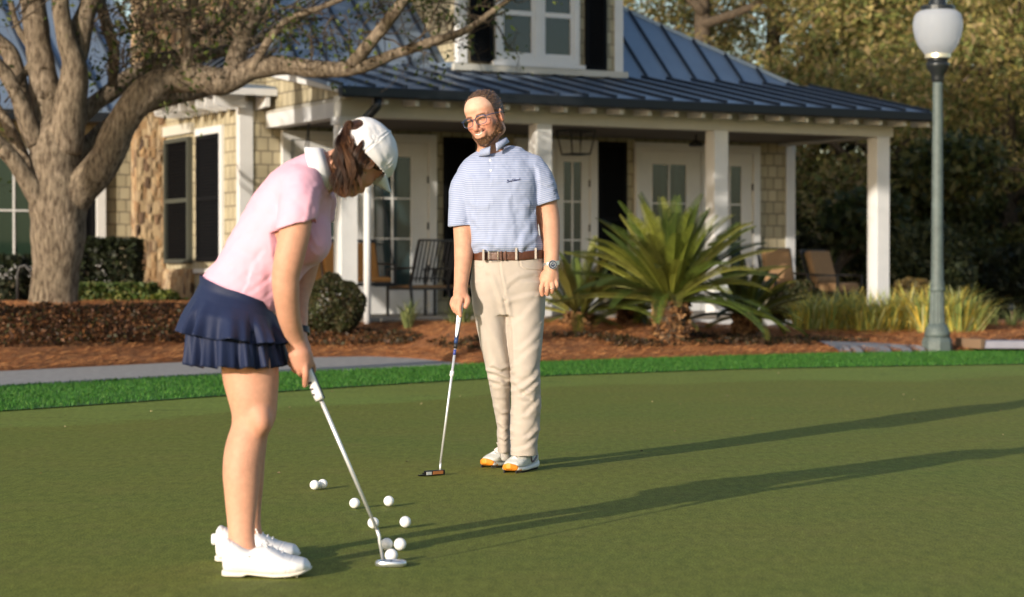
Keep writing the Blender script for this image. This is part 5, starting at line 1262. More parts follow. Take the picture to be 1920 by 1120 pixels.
# porch floor, skirt, ceiling, beam, columns
hb('porch_floor', M_floor, (-.12,8.75,-.14,2.399,.33,.37)); hb('porch_skirt', M_wht, (-.1,8.72,-.1,-.06,.02,.328)); hb('porch_skirt', M_wht, (-.1,-.06,-.059,2.39,.02,.328))
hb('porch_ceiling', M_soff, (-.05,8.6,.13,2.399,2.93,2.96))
hb('beam', M_beam, (-.12,8.56,-.11,.12,2.90,3.16)); hb('beam', M_wht, (-.12,.1,.121,2.399,2.90,3.10)); hb('beam', M_beam, (8.34,8.56,.121,2.399,2.90,3.1))
for x in (-.01, 2.79, 5.58, 8.38):
    c_ = hb('column', M_wht, (x-.115,x+.115,-.115,.115,.371,2.898), bevel=.008); hb('column_cap', M_wht, (x-.14,x+.14,-.14,.14,2.80,2.897), par=c_) if x < 0 else None
# gable end on the left
q = MB(); q.prism([(-.115,-.2,3.105),(-.115,2.38,3.105),(-.115,2.38,3.66),(-.115,-.35,3.17)], (.1,0,0)); q.build('gable_siding', M_shingle, house)
q = MB(); q.hexa([(-.2,-.62,3.12),(-.14,-.62,3.12),(-.14,2.38,3.62),(-.2,2.38,3.62),(-.2,-.62,3.20),(-.14,-.62,3.20),(-.14,2.38,3.77),(-.2,2.38,3.77)]); q.build('rake_board', M_wht, house)
hb('trim_board', M_beam, (-.135,-.121,-.1,2.39,3.095,3.13))
# porch roof
def roof_quad(name, A, Bq, Cq, Dq, th=.05, m=M_roof, par=None, nseam=0, seamdir='AD', lo=None):
    q = MB(); pts = [np.array(p, float) for p in (A, Bq, Cq, Dq)]; q.hexa([p-[0,0,th] for p in pts]+pts); r_ = q.build(name, m, par or house)
    return r_
pr = roof_quad('porch_roof', (-.3,-.5,3.24), (9.0,-.5,3.24), (9.0,2.41,3.835), (-.3,2.41,3.835))
sm_ = MB()
for i in range(22):
    x = -.27+i*.437; sm_.bar((x,-.49,3.262),(x,2.38,3.85),.028,.045)
sm_.build('roof_seams', M_seam, pr)
gt = hb('gutter', M_dark, (-.34,9.05,-.64,-.505,3.10,3.235), bevel=.02)
for i in range(21):
    x = .29+i*.428
    if x > 8.95: break
    c_ = MB(); c_.prism([(x,-.50,3.035),(x,-.14,3.05),(x,-.14,3.17),(x,-.50,3.10)], (.06,0,0)); c_.build('rafter_tail', M_wht, house)
hb('soffit', M_beam, (-.12,9.0,-.50,-.115,3.17,3.185))
ds = MB(); ds.tube([(.18,-.57,3.1),(.16,-.57,3.0),(.05,-.42,2.82),(-.02,-.28,2.72),(-.03,-.22,2.55)], .055, 10); ds.build('downspout', M_dark, house, smooth=True)
ds = MB(); ds.tube([(.2,-.19,2.6),(.2,-.19,.1)], .045, 10); ds.build('downspout_pipe', M_wht, house, smooth=True)
# main hip roof
a = 2.9; S_ = .93
FL_ = (-.27,2.4,3.80); FR_ = (8.76,2.4,3.80); TL = (-.27+1.39*a,2.4+a,3.8+S_*a); TR = (8.76-1.82*a,2.4+a,3.8+S_*a)
q = MB(); q.v = [FL_, FR_, TR, TL, (-.27,2.4+2*a,3.8), (8.76,2.4+2*a,3.8)]
q.f = [(0,1,2,3),(1,5,2),(0,3,4),(3,2,5,4),(0,4,5,1)]; mr_ = q.build('main_roof', M_roof, house)
sm_ = MB()
for i in range(24):
    x = -.27+.2+i*.432
    if x > 8.7 : break
    aL = (x+.27)/1.39; aR = (8.76-x)/1.82; aa = min(aL, aR, a)
    if aa > .05: sm_.bar((x,2.41,3.82),(x,2.4+aa,3.82+S_*aa),.03,.05)
sm_.build('roof_seams', M_seam, mr_); sm_ = MB()
for i in range(9):
    y = 2.75+i*.5; aa = (y-2.4)
    if aa < a: sm_.bar((-.26,y,3.82),(-.27+1.39*aa*.98,y,3.81+S_*aa*.98),.03,.05)
sm_.build('roof_seams', M_seam, mr_)
rc = MB(); rc.bar(FL_, TL, .09, .05); rc.build('ridge_cap', M_roof, mr_); rc = MB(); rc.bar(FR_, TR, .09, .05); rc.build('ridge_cap', M_roof, mr_)
# dormer
dm = hb('dormer_wall', M_shingle, (2.63,5.27,2.02,2.15,3.7,6.2)); q = MB(); q.prism([(2.63,2.151,3.66),(2.63,5.2,6.3),(2.63,2.151,6.3)], (.12,0,0)); q.build('dormer_cheek', M_shingle, dm)
q = MB(); q.prism([(5.15,2.151,3.66),(5.15,5.2,6.3),(5.15,2.151,6.3)], (.12,0,0)); q.build('dormer_cheek', M_shingle, dm)
hb('corner_board', M_wht, (2.6,2.74,2.0,2.019,3.88,6.2), (2.6,2.629,2.02,2.12,3.88,6.2), par=dm); hb('corner_board', M_wht, (5.15,5.29,2.0,2.019,3.86,6.2), par=dm)
hb('dormer_sill_trim', M_beam, (2.5,5.33,1.92,2.019,3.77,3.86), par=dm)
hb('flashing', M_roof, (2.42,2.6,2.0,2.4,3.8,3.88), par=dm)
def window(par, x0, x1, z0, z1, yf, cols, rows, glass=M_glass, fw=.09, name='window', split=None, mw=.025, trim=M_wht):
    f = hb(name, trim, (x0,x0+fw,yf-.05,yf,z0,z1), (x1-fw,x1,yf-.05,yf,z0,z1), (x0+fw,x1-fw,yf-.05,yf,z1-fw,z1), (x0+fw,x1-fw,yf-.05,yf,z0,z0+fw), par=par)
    hb('pane', glass, (x0+fw,x1-fw,yf-.018,yf-.004,z0+fw,z1-fw), par=f)
    bars = []
    for i in range(1, cols): xx = x0+fw+(x1-x0-2*fw)*i/cols; bars.append((xx-mw/2,xx+mw/2,yf-.036,yf-.019,z0+fw,z1-fw))
    for j in (rows if isinstance(rows, (list,tuple)) else [z0+fw+(z1-z0-2*fw)*i/rows for i in range(1, rows)]): bars.append((x0+fw,x1-fw,yf-.040,yf-.0195,j-mw/2,j+mw/2))
    if bars: hb('muntin', trim, *bars, par=f)
    return f
def louvre(par, x0, x1, z0, z1, y, name='shutter', frame=M_black, axis='x', mid=True, d=.045, step=.045):
    """louvred shutter: frame plus slats; axis x = faces the front, y = faces left"""
    q = MB(); s = MB(); fw = .06
    def bx(Q, a0, a1, d0, d1, z0_, z1_):
        if axis == 'x': Q.box(a0, a1, y-d1, y-d0, z0_, z1_)
        else: Q.box(y-d1, y-d0, a0, a1, z0_, z1_)
    bx(q, x0, x0+fw, 0, d, z0, z1); bx(q, x1-fw, x1, 0, d, z0, z1); bx(q, x0+fw, x1-fw, 0, d, z1-fw, z1); bx(q, x0+fw, x1-fw, 0, d, z0, z0+fw)
    if mid: bx(q, x0+fw, x1-fw, 0, d, (z0+z1)/2-.03, (z0+z1)/2+.03)
    bx(s, x0+fw, x1-fw, 0, .012, z0+fw, z1-fw)
    z = z0+fw+.02
    while z < z1-fw-.02:
        if axis == 'x': s.hexa([(x0+fw,y-d*.8,z),(x1-fw,y-d*.8,z),(x1-fw,y-.012,z+.022),(x0+fw,y-.012,z+.022),(x0+fw,y-d*.8,z+.008),(x1-fw,y-d*.8,z+.008),(x1-fw,y-.012,z+.03),(x0+fw,y-.012,z+.03)])
        else: s.hexa([(y-d*.8,x0+fw,z),(y-.012,x0+fw,z+.022),(y-.012,x1-fw,z+.022),(y-d*.8,x1-fw,z),(y-d*.8,x0+fw,z+.008),(y-.012,x0+fw,z+.03),(y-.012,x1-fw,z+.03),(y-d*.8,x1-fw,z+.008)])
        z += step
    o_ = q.build(name, frame, par); s.build('louvre_slats', M_black, o_); return o_
q = MB(); q.prism([(2.35,1.85,6.18),(5.55,1.85,6.18),(3.95,1.85,7.0)], (0,4.3,0)); q.build('dormer_roof', M_roof, dm)
wd_ = hb('window', M_wht, (3.17,3.25,1.95,2.0,3.93,6.1), (4.44,4.53,1.95,2.0,3.93,6.1), (3.8,3.92,1.95,2.0,3.93,6.1), (3.25,4.44,1.94,2.0,3.9,4.0), (3.1,4.6,1.90,2.0,3.86,3.92), par=dm)
for a0, a1 in ((3.251,3.799),(3.921,4.439)):
    hb('pane', M_glass, (a0+.05,a1-.05,1.99,1.999,4.05,6.0), par=wd_); hb('sash', M_wht, (a0,a0+.05,1.965,1.998,4.001,6.0), (a1-.05,a1,1.965,1.998,4.001,6.0), (a0+.05,a1-.05,1.965,1.998,4.001,4.06), (a0+.05,a1-.05,1.955,1.998,4.58,4.65), par=wd_)
louvre(dm, 2.78, 3.13, 3.9, 6.0, 2.0); louvre(dm, 4.64, 4.99, 3.87, 6.0, 2.0)
# porch doors
def door_unit(x0, x1, leaves, z1=2.88, glass_top=2.56, zb=.75, name='french_door', rows=(1.42,1.98)):
    casing = hb(name, M_wht, (x0,x0+.12,2.33,2.399,.372,z1), (x1-.12,x1,2.33,2.399,.372,z1), (x0+.12,x1-.12,2.33,2.399,z1-.12,z1))
    for (l0, l1, g0, g1, cols) in leaves:
        lf = [(l0,g0,2.36,2.398,.373,z1-.125), (g1,l1,2.36,2.398,.373,z1-.125), (g0,g1,2.36,2.398,glass_top,z1-.125), (g0,g1,2.36,2.398,.373,zb)]
        L_ = hb('door_leaf', M_wht, *lf, par=casing); hb('glazing', M_teal, (g0,g1,2.38,2.392,zb,glass_top), par=L_)
        bars = [((g0+(g1-g0)*i/cols)-.014,(g0+(g1-g0)*i/cols)+.014,2.365,2.379,zb,glass_top) for i in range(1, cols)]+[(g0,g1,2.3645,2.3788,z-.012,z+.012) for z in rows]
        hb('muntin', M_wht, *bars, par=L_)
    for z in (1.0,1.6,2.25): hb('hinge', M_dark, (l1-.012,l1+.03,2.34,2.358,z-.05,z+.05), par=casing)
    return casing
door_unit(.1, 2.43, [(.22,1.24,.42,1.02,2),(1.25,2.30,1.47,2.04,2)])
louvre(house, 2.56, 3.06, .6, 2.86, 2.4)
door_unit(3.7, 5.06, [(3.82,4.37,3.95,4.28,1),(4.38,4.93,4.5,4.8,2)])
louvre(house, 5.09, 5.58, .6, 2.87, 2.4)
door_unit(5.72, 7.95, [(5.84,6.88,6.02,6.62,2),(6.9,7.82,7.2,7.62,2)])
# left return: window with black shutter, framed louvre panel over a stone base
def sidebox(name, m, y0, y1, z0, z1, d0, d1, par=None): return hb(name, m, (-.6-d1,-.6-d0,y0,y1,z0,z1), par=par)
sw = hb('window', M_wht, (-.52,-.481,3.02,3.12,1.0,2.97), (-.52,-.481,3.12,4.08,2.87,2.97), (-.54,-.481,2.98,4.1,.94,1.0)); louvre(sw, 3.13, 4.03, 1.1, 2.86, -.481, axis='y', name='louvre_panel')
louvre(house, 4.26, 5.3, 1.08, 2.88, -.49, axis='y', name='screen_panel', frame=M_grn, d=.07)
hb('lintel', M_beam, (-.54,-.481,4.2,5.39,2.93,3.07))
# eave of the return with rafter tails, facing left
er = MB(); er.prism([(-.95,1.93,3.33),(-.02,1.93,3.33),(-.02,2.399,3.5),(-.95,2.399,3.33)], (0,0,-.03)); 
hb('fascia', M_wht, (-.97,-.13,1.95,1.99,3.30,3.39)); hb('fascia', M_wht, (-.97,-.93,1.991,4.7,3.30,3.39))
er = MB(); er.hexa([(-.93,1.99,3.385),(-.14,1.99,3.385),(-.14,4.9,3.83),(-.93,4.9,3.385),(-.95,1.97,3.42),(-.14,1.97,3.42),(-.14,4.9,3.87),(-.95,4.9,3.42)]); er.build('eave_roof', M_roof, house)
for i in range(8):
    y = 2.2+i*.34; c_ = MB(); c_.prism([(-.925,y,3.20),(-.90,y,3.17),(-.75,y,3.15),(-.49,y,3.15),(-.49,y,3.385),(-.925,y,3.385)], (0,.045,0)); c_.build('rafter_tail', M_wht, house)
c_ = MB(); c_.prism([(-.28,1.995,3.16),(-.28,2.37,3.14),(-.28,2.37,3.38),(-.28,1.995,3.38)], (.06,0,0)); c_.build('rafter_tail', M_wht, house)
# chimney (lower breast and stack through the roof)
hb('chimney', M_stone, (-.93,1.2,5.4,5.65,WZ0,8.5))
# left wing
wr_ = roof_quad('wing_roof', (-11,5.75,3.30),(-.2,5.75,3.30),(-.2,9.6,5.9),(-11,9.6,5.9)); sm_ = MB()
for i in range(24): x = -10.9+i*.44; sm_.bar((x,5.76,3.32),(x,9.55,5.92),.03,.045)
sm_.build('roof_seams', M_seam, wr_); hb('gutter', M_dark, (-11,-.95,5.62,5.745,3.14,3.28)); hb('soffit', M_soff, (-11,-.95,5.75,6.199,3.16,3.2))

window(house, -3.05, -2.0, .95, 2.75, 6.2, 2, [1.85], glass=mat('green_tinted_glass', (.02,.04,.028), rough=.08, spec=.8)); 
hb('window_base', M_wht, (-3.1,-1.95,6.1,6.199,.86,.94)); sw = hb('side_trim', M_wht, (-1.3,-1.17,6.1,6.199,.5,2.75)); louvre(house, -1.52, -1.31, .6, 2.75, 6.2, mid=False)
window(house, -6.9,-5.6,.95,2.75,6.2,2,[1.85])
# hanging lantern, ceiling fittings
def at_h(px, py, v): return hw(*hloc(px, py, v=v))
def lantern(px, py0, py1, v, label):
    c = hloc(px, (py0+py1)/2, v=v); t = thing('porch_lantern', label, 'lantern', tuple(hw(c[0], c[1], c[2])), HRZ); H_ = (py1-py0)/148/2; W1, W0 = .2, .145; q = MB()
    for sx in (-1,1):
        for sy in (-1,1): q.bar((sx*W1,sy*W1,H_*.8),(sx*W0,sy*W0,-H_),.02,.02)
    for z, W_ in ((H_*.8,W1),(-H_,W0)):
        for s_ in (-1,1): q.bar((-W_,s_*W_,z),(W_,s_*W_,z),.022,.022); q.bar((s_*W_,-W_,z),(s_*W_,W_,z),.022,.022)
    q.bar((0,0,H_*.8),(0,0,2.93-c[2]),.02,.02)
    for s_ in (-1,1): q.bar((s_*W1,0,H_*.8),(0,0,H_*1.5),.015,.015); q.bar((0,s_*W1,H_*.8),(0,0,H_*1.5),.015,.015)
    q.build('cage', M_dark, t)
    for dx in (-.05,0,.05): l = MB(); l.tube([(dx,0,-H_),(dx,0,-H_*.2)], .012, 8); l.build('candle', M_beam, t)
    return t
lantern(1080, 238, 292, 1.2, 'black open cage lantern hanging under the porch ceiling between two columns')
q = MB(); c = hloc(1305, 271, v=1.2); q.lathe([(.01,.24),(.012,.06),(.05,.05),(.1,.02),(.11,-.01),(.09,-.03),(.01,-.035)], 20); o = q.build('ceiling_fan_hub', M_dark, smooth=True); o.location = tuple(hw(*c)); tag(o, 'small black dome fitting on a rod beside the third column', 'ceiling fitting')
# porch furniture
M_cush = mat('tan_cushion', (.30,.18,.09), rough=.9, bump=.3, bscale=120, var=.08); M_iron = mat('black_iron', (.012,.012,.014), rough=.45)
def armchair(name, label, cat, u, v, rz, w_=.62, cushions=True, group=None, slats=False, z=.371):
    t = thing(name, label, cat, tuple(hw(u, v, z)), HRZ+rz, group); f = MB(); W = w_/2
    for sx in (-1,1): # faces -y
        l = MB(); l.bar((sx*W,-.3,0),(sx*W,-.3,.62),.03,.03); l.build('leg', M_iron, t)
        l = MB(); l.bar((sx*W,.28,0),(sx*W,.22,.42),.03,.03); l.bar((sx*W,.22,.42),(sx*W,.42,1.0),.03,.03); l.build('leg', M_iron, t)
        l = MB(); l.bar((sx*W,-.32,.62),(sx*W,.32,.64),.04,.025); l.build('armrest', M_iron, t)
    f.bar((-W,-.28,.36),(W,-.28,.36),.03,.03); f.bar((-W,.22,.36),(W,.22,.36),.03,.03); f.bar((-W,.42,1.0),(W,.42,1.0),.03,.03); f.bar((-W,.26,.5),(W,.26,.5),.02,.02)
    for i in range(9 if slats else 5):
        x = -W+w_*(i+1)/(10 if slats else 6); f.bar((x,.25,.45),(x,.42,1.0),.016,.016)
    for sx in (-1,1): f.bar((sx*W,-.3,.36),(sx*W,.22,.36),.025,.025)
    f.build('frame', M_iron, t)
    if cushions:
        q = MB(); q.box(-W+.03,W-.03,-.3,.2,.38,.52); q.build('seat_cushion', M_cush, t, bevel=.04)
        q = MB(); q.hexa([(-W+.03,.12,.52),(W-.03,.12,.52),(W-.03,.24,.5),(-W+.03,.24,.5),(-W+.03,.28,1.0),(W-.03,.28,1.0),(W-.03,.40,.98),(-W+.03,.40,.98)]); q.build('back_cushion', M_cush, t, bevel=.04)
    else:
        q = MB(); q.box(-W+.02,W-.02,-.28,.2,.375,.41); q.build('seat', M_cush, t)
    return t
def at_uv(px, v): c = hloc(px, 500, v=v); return c[0]
armchair('lounge_chair', 'tan cushioned iron lounge chair at the porch end, nearer the shingle wall', 'chair', at_uv(1470,1.0), 1.0, math.radians(-14), .5, group=None, z=.30)
armchair('lounge_chair', 'tan cushioned iron lounge chair at the porch end, nearer the last column', 'chair', at_uv(1556,1.2), 1.1, math.radians(12), .54, z=.28)
armchair('porch_settee', 'black slatted settee with tan seat in front of the glazed door', 'bench', at_uv(787,1.0), 1.0, math.radians(190), .62, cushions=False, slats=True)
armchair('porch_settee', 'dark slatted chair half hidden behind the standing man', 'bench', at_uv(868,1.0), 1.0, math.radians(190), .5, cushions=False, slats=True)
# porch swing
c = hloc(645, 520, v=1.1); sw_ = thing('porch_swing', 'hanging porch swing with ochre cushions behind the leftmost column', 'swing', tuple(hw(c[0], 1.1, .371)), HRZ)
q = MB(); q.bar((-.62,-.25,.42),(.62,-.25,.42),.05,.04); q.bar((-.62,.25,.42),(.62,.25,.42),.05,.04); q.bar((-.62,.42,1.0),(.62,.42,1.0),.04,.04)
for i in range(9): x = -.6+i*.15; q.bar((x,.25,.42),(x,.42,1.0),.025,.02)
for s_ in (-1,1): q.bar((s_*.62,-.25,.42),(s_*.62,.25,.42),.05,.04); q.bar((s_*.62,-.25,.42),(s_*.62,-.25,.68),.03,.03); q.bar((s_*.62,-.27,.68),(s_*.62,.34,.7),.05,.025); q.bar((s_*.62,.25,.42),(s_*.62,.42,1.0),.03,.03)
q.build('frame', M_iron, sw_)
q = MB()
for s_ in (-1,1): q.bar((s_*.62,-.2,.68),(s_*.45,.1,2.55),.012,.012); q.bar((s_*.62,.35,.72),(s_*.45,.1,2.55),.012,.012)
q.build('suspension_rope', M_iron, sw_)
M_och = mat('ochre_cushion', (.42,.2,.06), rough=.9, var=.08)
for x in (-.42,-.02,.4):
    q = MB(); q.hexa([(x-.18,.13,.5),(x+.18,.13,.5),(x+.18,.25,.48),(x-.18,.25,.48),(x-.18,.27,.98),(x+.18,.27,.98),(x+.18,.38,.96),(x-.18,.38,.96)]); q.build('back_cushion', M_och, sw_, bevel=.03)
q = MB(); q.box(-.58,.58,-.25,.2,.45,.52); q.build('seat_cushion', M_och, sw_, bevel=.03)
# handrail and step at the far left
hr = thing('handrail', 'black iron handrail with a curved end at the left entrance', 'handrail', tuple(atY(33,585,27.0)*[1,1,0]+[0,0,.3])); q = MB()
q.tube([(0,0,0),(0,0,.62),(.03,0,.72),(.1,0,.74),(.17,0,.66),(.2,0,.6)], .022, 8); q.build('rail', M_iron, hr, smooth=True)
q = MB(); s0 = atY(30,580,27.5); q.box(-1.5,.7,-.3,.9,-.3,.06); o = q.build('entrance_step', mat('step_stone', (.4,.34,.25), rough=.85, var=.1), bevel=.01); o.location = (s0[0]-.2, 27.6, .38); tag(o, 'pale stone step behind the oak trunk at the left edge', 'step')
# ------------------------------------------------------------------ street lamp
M_post = mat('weathered_green_iron', (.085,.112,.11), rough=.6, var=.28, vscale=9, bump=.3, bscale=40); M_cage_d = mat('lamp_black', (.03,.035,.04), rough=.35, metal=.5)
lp = atZ(1757,661,0); YL = lp[1]; lk = YL/FPX
lamp = thing('street_lamp', 'tall fluted green iron street lamp with a frosted acorn globe', 'street lamp', (lp[0], YL, 0)); zz = lambda py: atY(1757, py, YL)[2]; rr = lambda px_: px_*lk
q = MB(); q.lathe([(rr(29),zz(662)),(rr(29),zz(641)),(rr(26),zz(634)),(rr(24),zz(632))], 8); q.build('base', M_post, lamp, bevel=.006)
q = MB(); q.lathe([(rr(24),zz(632)),(rr(23.5),zz(622)),(rr(21.5),zz(620)),(rr(22),zz(616)),(rr(19),zz(613)),(rr(16),zz(607))], 24); q.build('base_collar', M_post, lamp, smooth=True)
n = 48; q = MB()
for j, (r_, z_) in enumerate([(rr(15.5),zz(610)),(rr(14),zz(580)),(rr(13),zz(546))]):
    for i in range(n): a_ = 2*math.pi*i/n; k_ = r_*(1-.09*(1 if i % 4 == 0 else 0)); q.v.append((k_*math.cos(a_), k_*math.sin(a_), z_))
for j in range(2):
    for i in range(n): q.f.append((j*n+i, j*n+(i+1)%n, (j+1)*n+(i+1)%n, (j+1)*n+i))
q.build('fluted_shaft', M_post, lamp)
q = MB(); q.lathe([(rr(13),zz(547)),(rr(14.8),zz(545)),(rr(14.8),zz(541)),(rr(13),zz(539)),(rr(14),zz(536)),(rr(13.6),zz(532)),(rr(12),zz(528)),(rr(11.2),zz(480)),(rr(9.2),zz(160)),(rr(9.2),zz(153))], 28); q.build('pole', M_post, lamp, smooth=True)
q = MB(); q.lathe([(rr(9.3),zz(155)),(rr(11.5),zz(152)),(rr(11),zz(147)),(rr(13),zz(140)),(rr(20),zz(128)),(rr(22),zz(122)),(rr(21),zz(118)),(rr(17),zz(116))], 28); q.build('capital', M_cage_d, lamp, smooth=True)
q = MB(); q.lathe([(rr(18),zz(117)),(rr(20),zz(114)),(rr(19.5),zz(110))], 28); q.build('globe_ring', M_cage_d, lamp, smooth=True)
q = MB(); q.lathe([(rr(24),zz(109.5)),(rr(24),zz(102))], 28); q.build('gallery_band', mat('brass_band', (.75,.7,.55), rough=.35, metal=.6), lamp, smooth=False)
m, t, p = new_mat('frosted_globe'); p.inputs['Base Color'].default_value = (.66,.71,.80,1); p.inputs['Roughness'].default_value = .3; p.inputs['Transmission Weight'].default_value = .35; p.inputs['IOR'].default_value = 1.1; p.inputs['Subsurface Weight'].default_value = 0
tb = t.nodes.new('ShaderNodeBsdfTranslucent'); tb.inputs[0].default_value = (.8,.82,.86,1); mx = t.nodes.new('ShaderNodeMixShader'); mx.inputs[0].default_value = .5; t.links.new(p.outputs[0], mx.inputs[1]); t.links.new(tb.outputs[0], mx.inputs[2]); t.links.new(mx.outputs[0], t.nodes['Material Output'].inputs['Surface'])
q = MB(); prof = [(23,103),(28,97),(36,86),(42,72),(45.5,56),(46,45),(44,32),(40,25),(34,21),(30,20)]; pr_, _ = catmull([(a, b, 0) for a, b in prof], np.ones(len(prof)), 4)
q.lathe([(rr(a), zz(b)) for a, b, _ in pr_], 40); q.build('globe', m, lamp, smooth=True)
q = MB(); q.lathe([(rr(31.5),zz(21)),(rr(31.5),zz(12.5)),(rr(29),zz(11)),(rr(17),zz(9.5)),(rr(15),zz(0)),(rr(12),zz(-12)),(rr(4),zz(-22)),(rr(3),zz(-34)),(rr(.5),zz(-40))], 32); q.build('cap', M_cage_d, lamp, smooth=False)
q = MB(); q.lathe([(rr(14),zz(103)),(rr(14),zz(90)),(rr(9),zz(86))], 16); q.build('bulb_socket', M_cage_d, lamp)
# ------------------------------------------------------------------ leaf clouds, bark
def leaf_arrays(Pc, size, cols, seed=0, aspect=1.9, flat=0.0, bright=None):
    rg = np.random.default_rng(seed); n = len(Pc); a = rg.normal(0,1,(n,3)); a[:,2] *= (1-flat); a /= np.linalg.norm(a,axis=1,keepdims=True); b = np.cross(a, rg.normal(0,1,(n,3))); b /= np.linalg.norm(b,axis=1,keepdims=True)
    s = size*rg.uniform(.6,1.35,(n,1)); V = np.stack([Pc-a*s*aspect/2, Pc+b*s*.5, Pc+a*s*aspect/2, Pc-b*s*.5],1).reshape(-1,3)
    c = cols[rg.integers(0,len(cols),n)]*rg.uniform(.7,1.3,(n,1))
    if bright is not None: c = c*bright[:,None]
    return V, np.repeat(np.clip(c,0,1),4,axis=0)
def foliage(name, Pc, size, cols, parent, seed=0, m=None, aspect=1.9, kind=None, bright=None):
    V, c = leaf_arrays(np.asarray(Pc), size, cols, seed, aspect, bright=bright); o = mesh_np(name, V, np.arange(len(V)).reshape(-1,4), m or M_leaf, parent, col=c, smooth=False)
    if kind: tag(o, kind=kind)
    return o
def blob_points(rg, n, c, r, shell=.55):
    d = rg.normal(0,1,(n,3)); d /= np.linalg.norm(d,axis=1,keepdims=True); return np.array(c)+d*np.array(r)*(shell+(1-shell)*rg.uniform(0,1,(n,1))**.6)
def bark_mat(name, c1, c2, sc_=1.0):
    m, t, p = new_mat(name); N = t.nodes; L = t.links; tc = N.new('ShaderNodeTexCoord'); mp = N.new('ShaderNodeMapping'); mp.inputs['Scale'].default_value = (1,1,.28); L.new(tc.outputs['Object'], mp.inputs['Vector'])
    n = N.new('ShaderNodeTexNoise'); n.inputs['Scale'].default_value = 26*sc_; n.inputs['Detail'].default_value = 7; n.inputs['Roughness'].default_value = .7; L.new(mp.outputs[0], n.inputs['Vector'])
    n3 = N.new('ShaderNodeTexNoise'); n3.inputs['Scale'].default_value = 3; n3.inputs['Detail'].default_value = 4; L.new(tc.outputs['Object'], n3.inputs['Vector'])
    cr = N.new('ShaderNodeValToRGB'); e = cr.color_ramp.elements; e[0].position = .35; e[0].color = (*c1,1); e[1].position = .65; e[1].color = (*c2,1); L.new(n.outputs['Fac'], cr.inputs[0])
    mx = N.new('ShaderNodeMix'); mx.data_type = 'RGBA'; mx.blend_type = 'MULTIPLY'; mx.inputs['Factor'].default_value = .6; L.new(cr.outputs[0], mx.inputs['A']); c3 = N.new('ShaderNodeValToRGB'); c3.color_ramp.elements[0].position = .35; c3.color_ramp.elements[0].color = (.55,.55,.5,1); c3.color_ramp.elements[1].position = .65; L.new(n3.outputs['Fac'], c3.inputs[0]); L.new(c3.outputs[0], mx.inputs['B'])
    L.new(mx.outputs['Result'], p.inputs['Base Color']); p.inputs['Roughness'].default_value = .95; p.inputs['Specular IOR Level'].default_value = .15
    b = N.new('ShaderNodeBump'); b.inputs['Strength'].default_value = 1; b.inputs['Distance'].default_value = .035; L.new(n.outputs['Fac'], b.inputs['Height']); L.new(b.outputs['Normal'], p.inputs['Normal']); return m
M_bark = bark_mat('oak_bark', (.06,.042,.03), (.36,.29,.215)); M_bark2 = bark_mat('dark_bark', (.05,.04,.03), (.17,.13,.095))
def limb(MBq, pts, radii, seg=12, n=6, wob=.012, seed=0):
    P_, R_ = catmull(np.array(pts, float), radii, n)
    P_ = P_+np.stack([fbm(P_+seed*7.1+k*13, 2.2, 2, k) for k in range(3)],1)*wob*4*np.minimum(1, R_/.05)[:,None]*.5
    R_ = R_*(1+.10*lat_noise(P_, 5.5, seed+3)); MBq.tube(P_, list(R_), seg)
# ------------------------------------------------------------------ the oak on the left
OY = 24.0; ok = OY/FPX
oak = thing('oak_tree', 'large spreading oak with thick bare limbs reaching across in front of the clubhouse', 'tree', (atY(100,587,OY)[0], OY, .45)); OB = np.array(oak.location)
def OP(px, py, dy=0): return atY(px, py, OY+dy)-OB
def OL(name, pts, seg=14, parent=oak, seed=0, mt=None):
    q = MB(); limb(q, [OP(a, b, d) for a, b, w_, d in pts], [w_/2*ok for a, b, w_, d in pts], seg, seed=seed); o = q.build(name, mt or M_bark, parent, smooth=True); return o
trunk = OL('trunk', [(101,600,108,0),(102,575,98,0),(104,500,92,0),(107,440,96,0),(108,390,108,0),(106,340,98,0),(104,280,90,0),(103,235,70,.05),(103,200,34,.1)], 24)
OL('limb', [(120,400,70,0),(160,350,66,-.05),(196,300,64,-.1),(228,240,62,-.1),(262,185,60,-.1),(308,150,56,-.05),(370,148,50,0),(420,152,52,0),(470,132,42,0),(530,124,38,0),(600,131,33,-.1),(680,120,27,-.2),(745,97,20,-.2),(810,80,17,-.3),(870,58,14,-.3),(925,22,11,-.3),(965,-8,9,-.3),(1000,-50,6,-.3),(1040,-110,2,-.3)], 16, seed=2)
OL('limb', [(660,122,26,-.2),(690,85,25,-.3),(718,45,24,-.4),(748,12,22,-.5),(790,-50,16,-.6),(850,-140,9,-.8),(900,-220,3,-1)], seed=3)
OL('limb', [(432,150,44,0),(450,95,36,.1),(470,45,32,.2),(490,0,30,.3),(515,-70,24,.4),(560,-180,15,.7),(600,-290,6,1),(620,-340,2,1.1)], seed=4)
OL('limb', [(470,130,20,-.1),(510,70,15,-.2),(540,35,12,-.2),(590,18,11,-.3),(650,-5,9,-.3),(700,-40,8,-.3)], seed=5)
OL('limb', [(100,300,80,.1),(92,210,66,.1),(78,130,54,.1),(68,60,48,.1),(58,0,46,.1),(50,-90,38,.1),(20,-220,26,0),(-20,-380,12,-.3),(-40,-500,4,-.4)], seed=6)
OL('limb', [(118,280,70,-.05),(130,200,62,-.1),(140,130,48,-.15),(122,70,38,-.2),(116,20,34,-.2),(115,-80,28,-.2),(150,-220,18,-.4),(190,-360,8,-.6),(200,-440,3,-.7)], seed=7)
OL('limb', [(128,140,36,-.1),(148,90,40,-.05),(158,40,40,0),(176,-10,38,.05),(215,-90,28,.1),(300,-220,18,.4),(380,-330,9,.8),(430,-400,3,1)], seed=8)
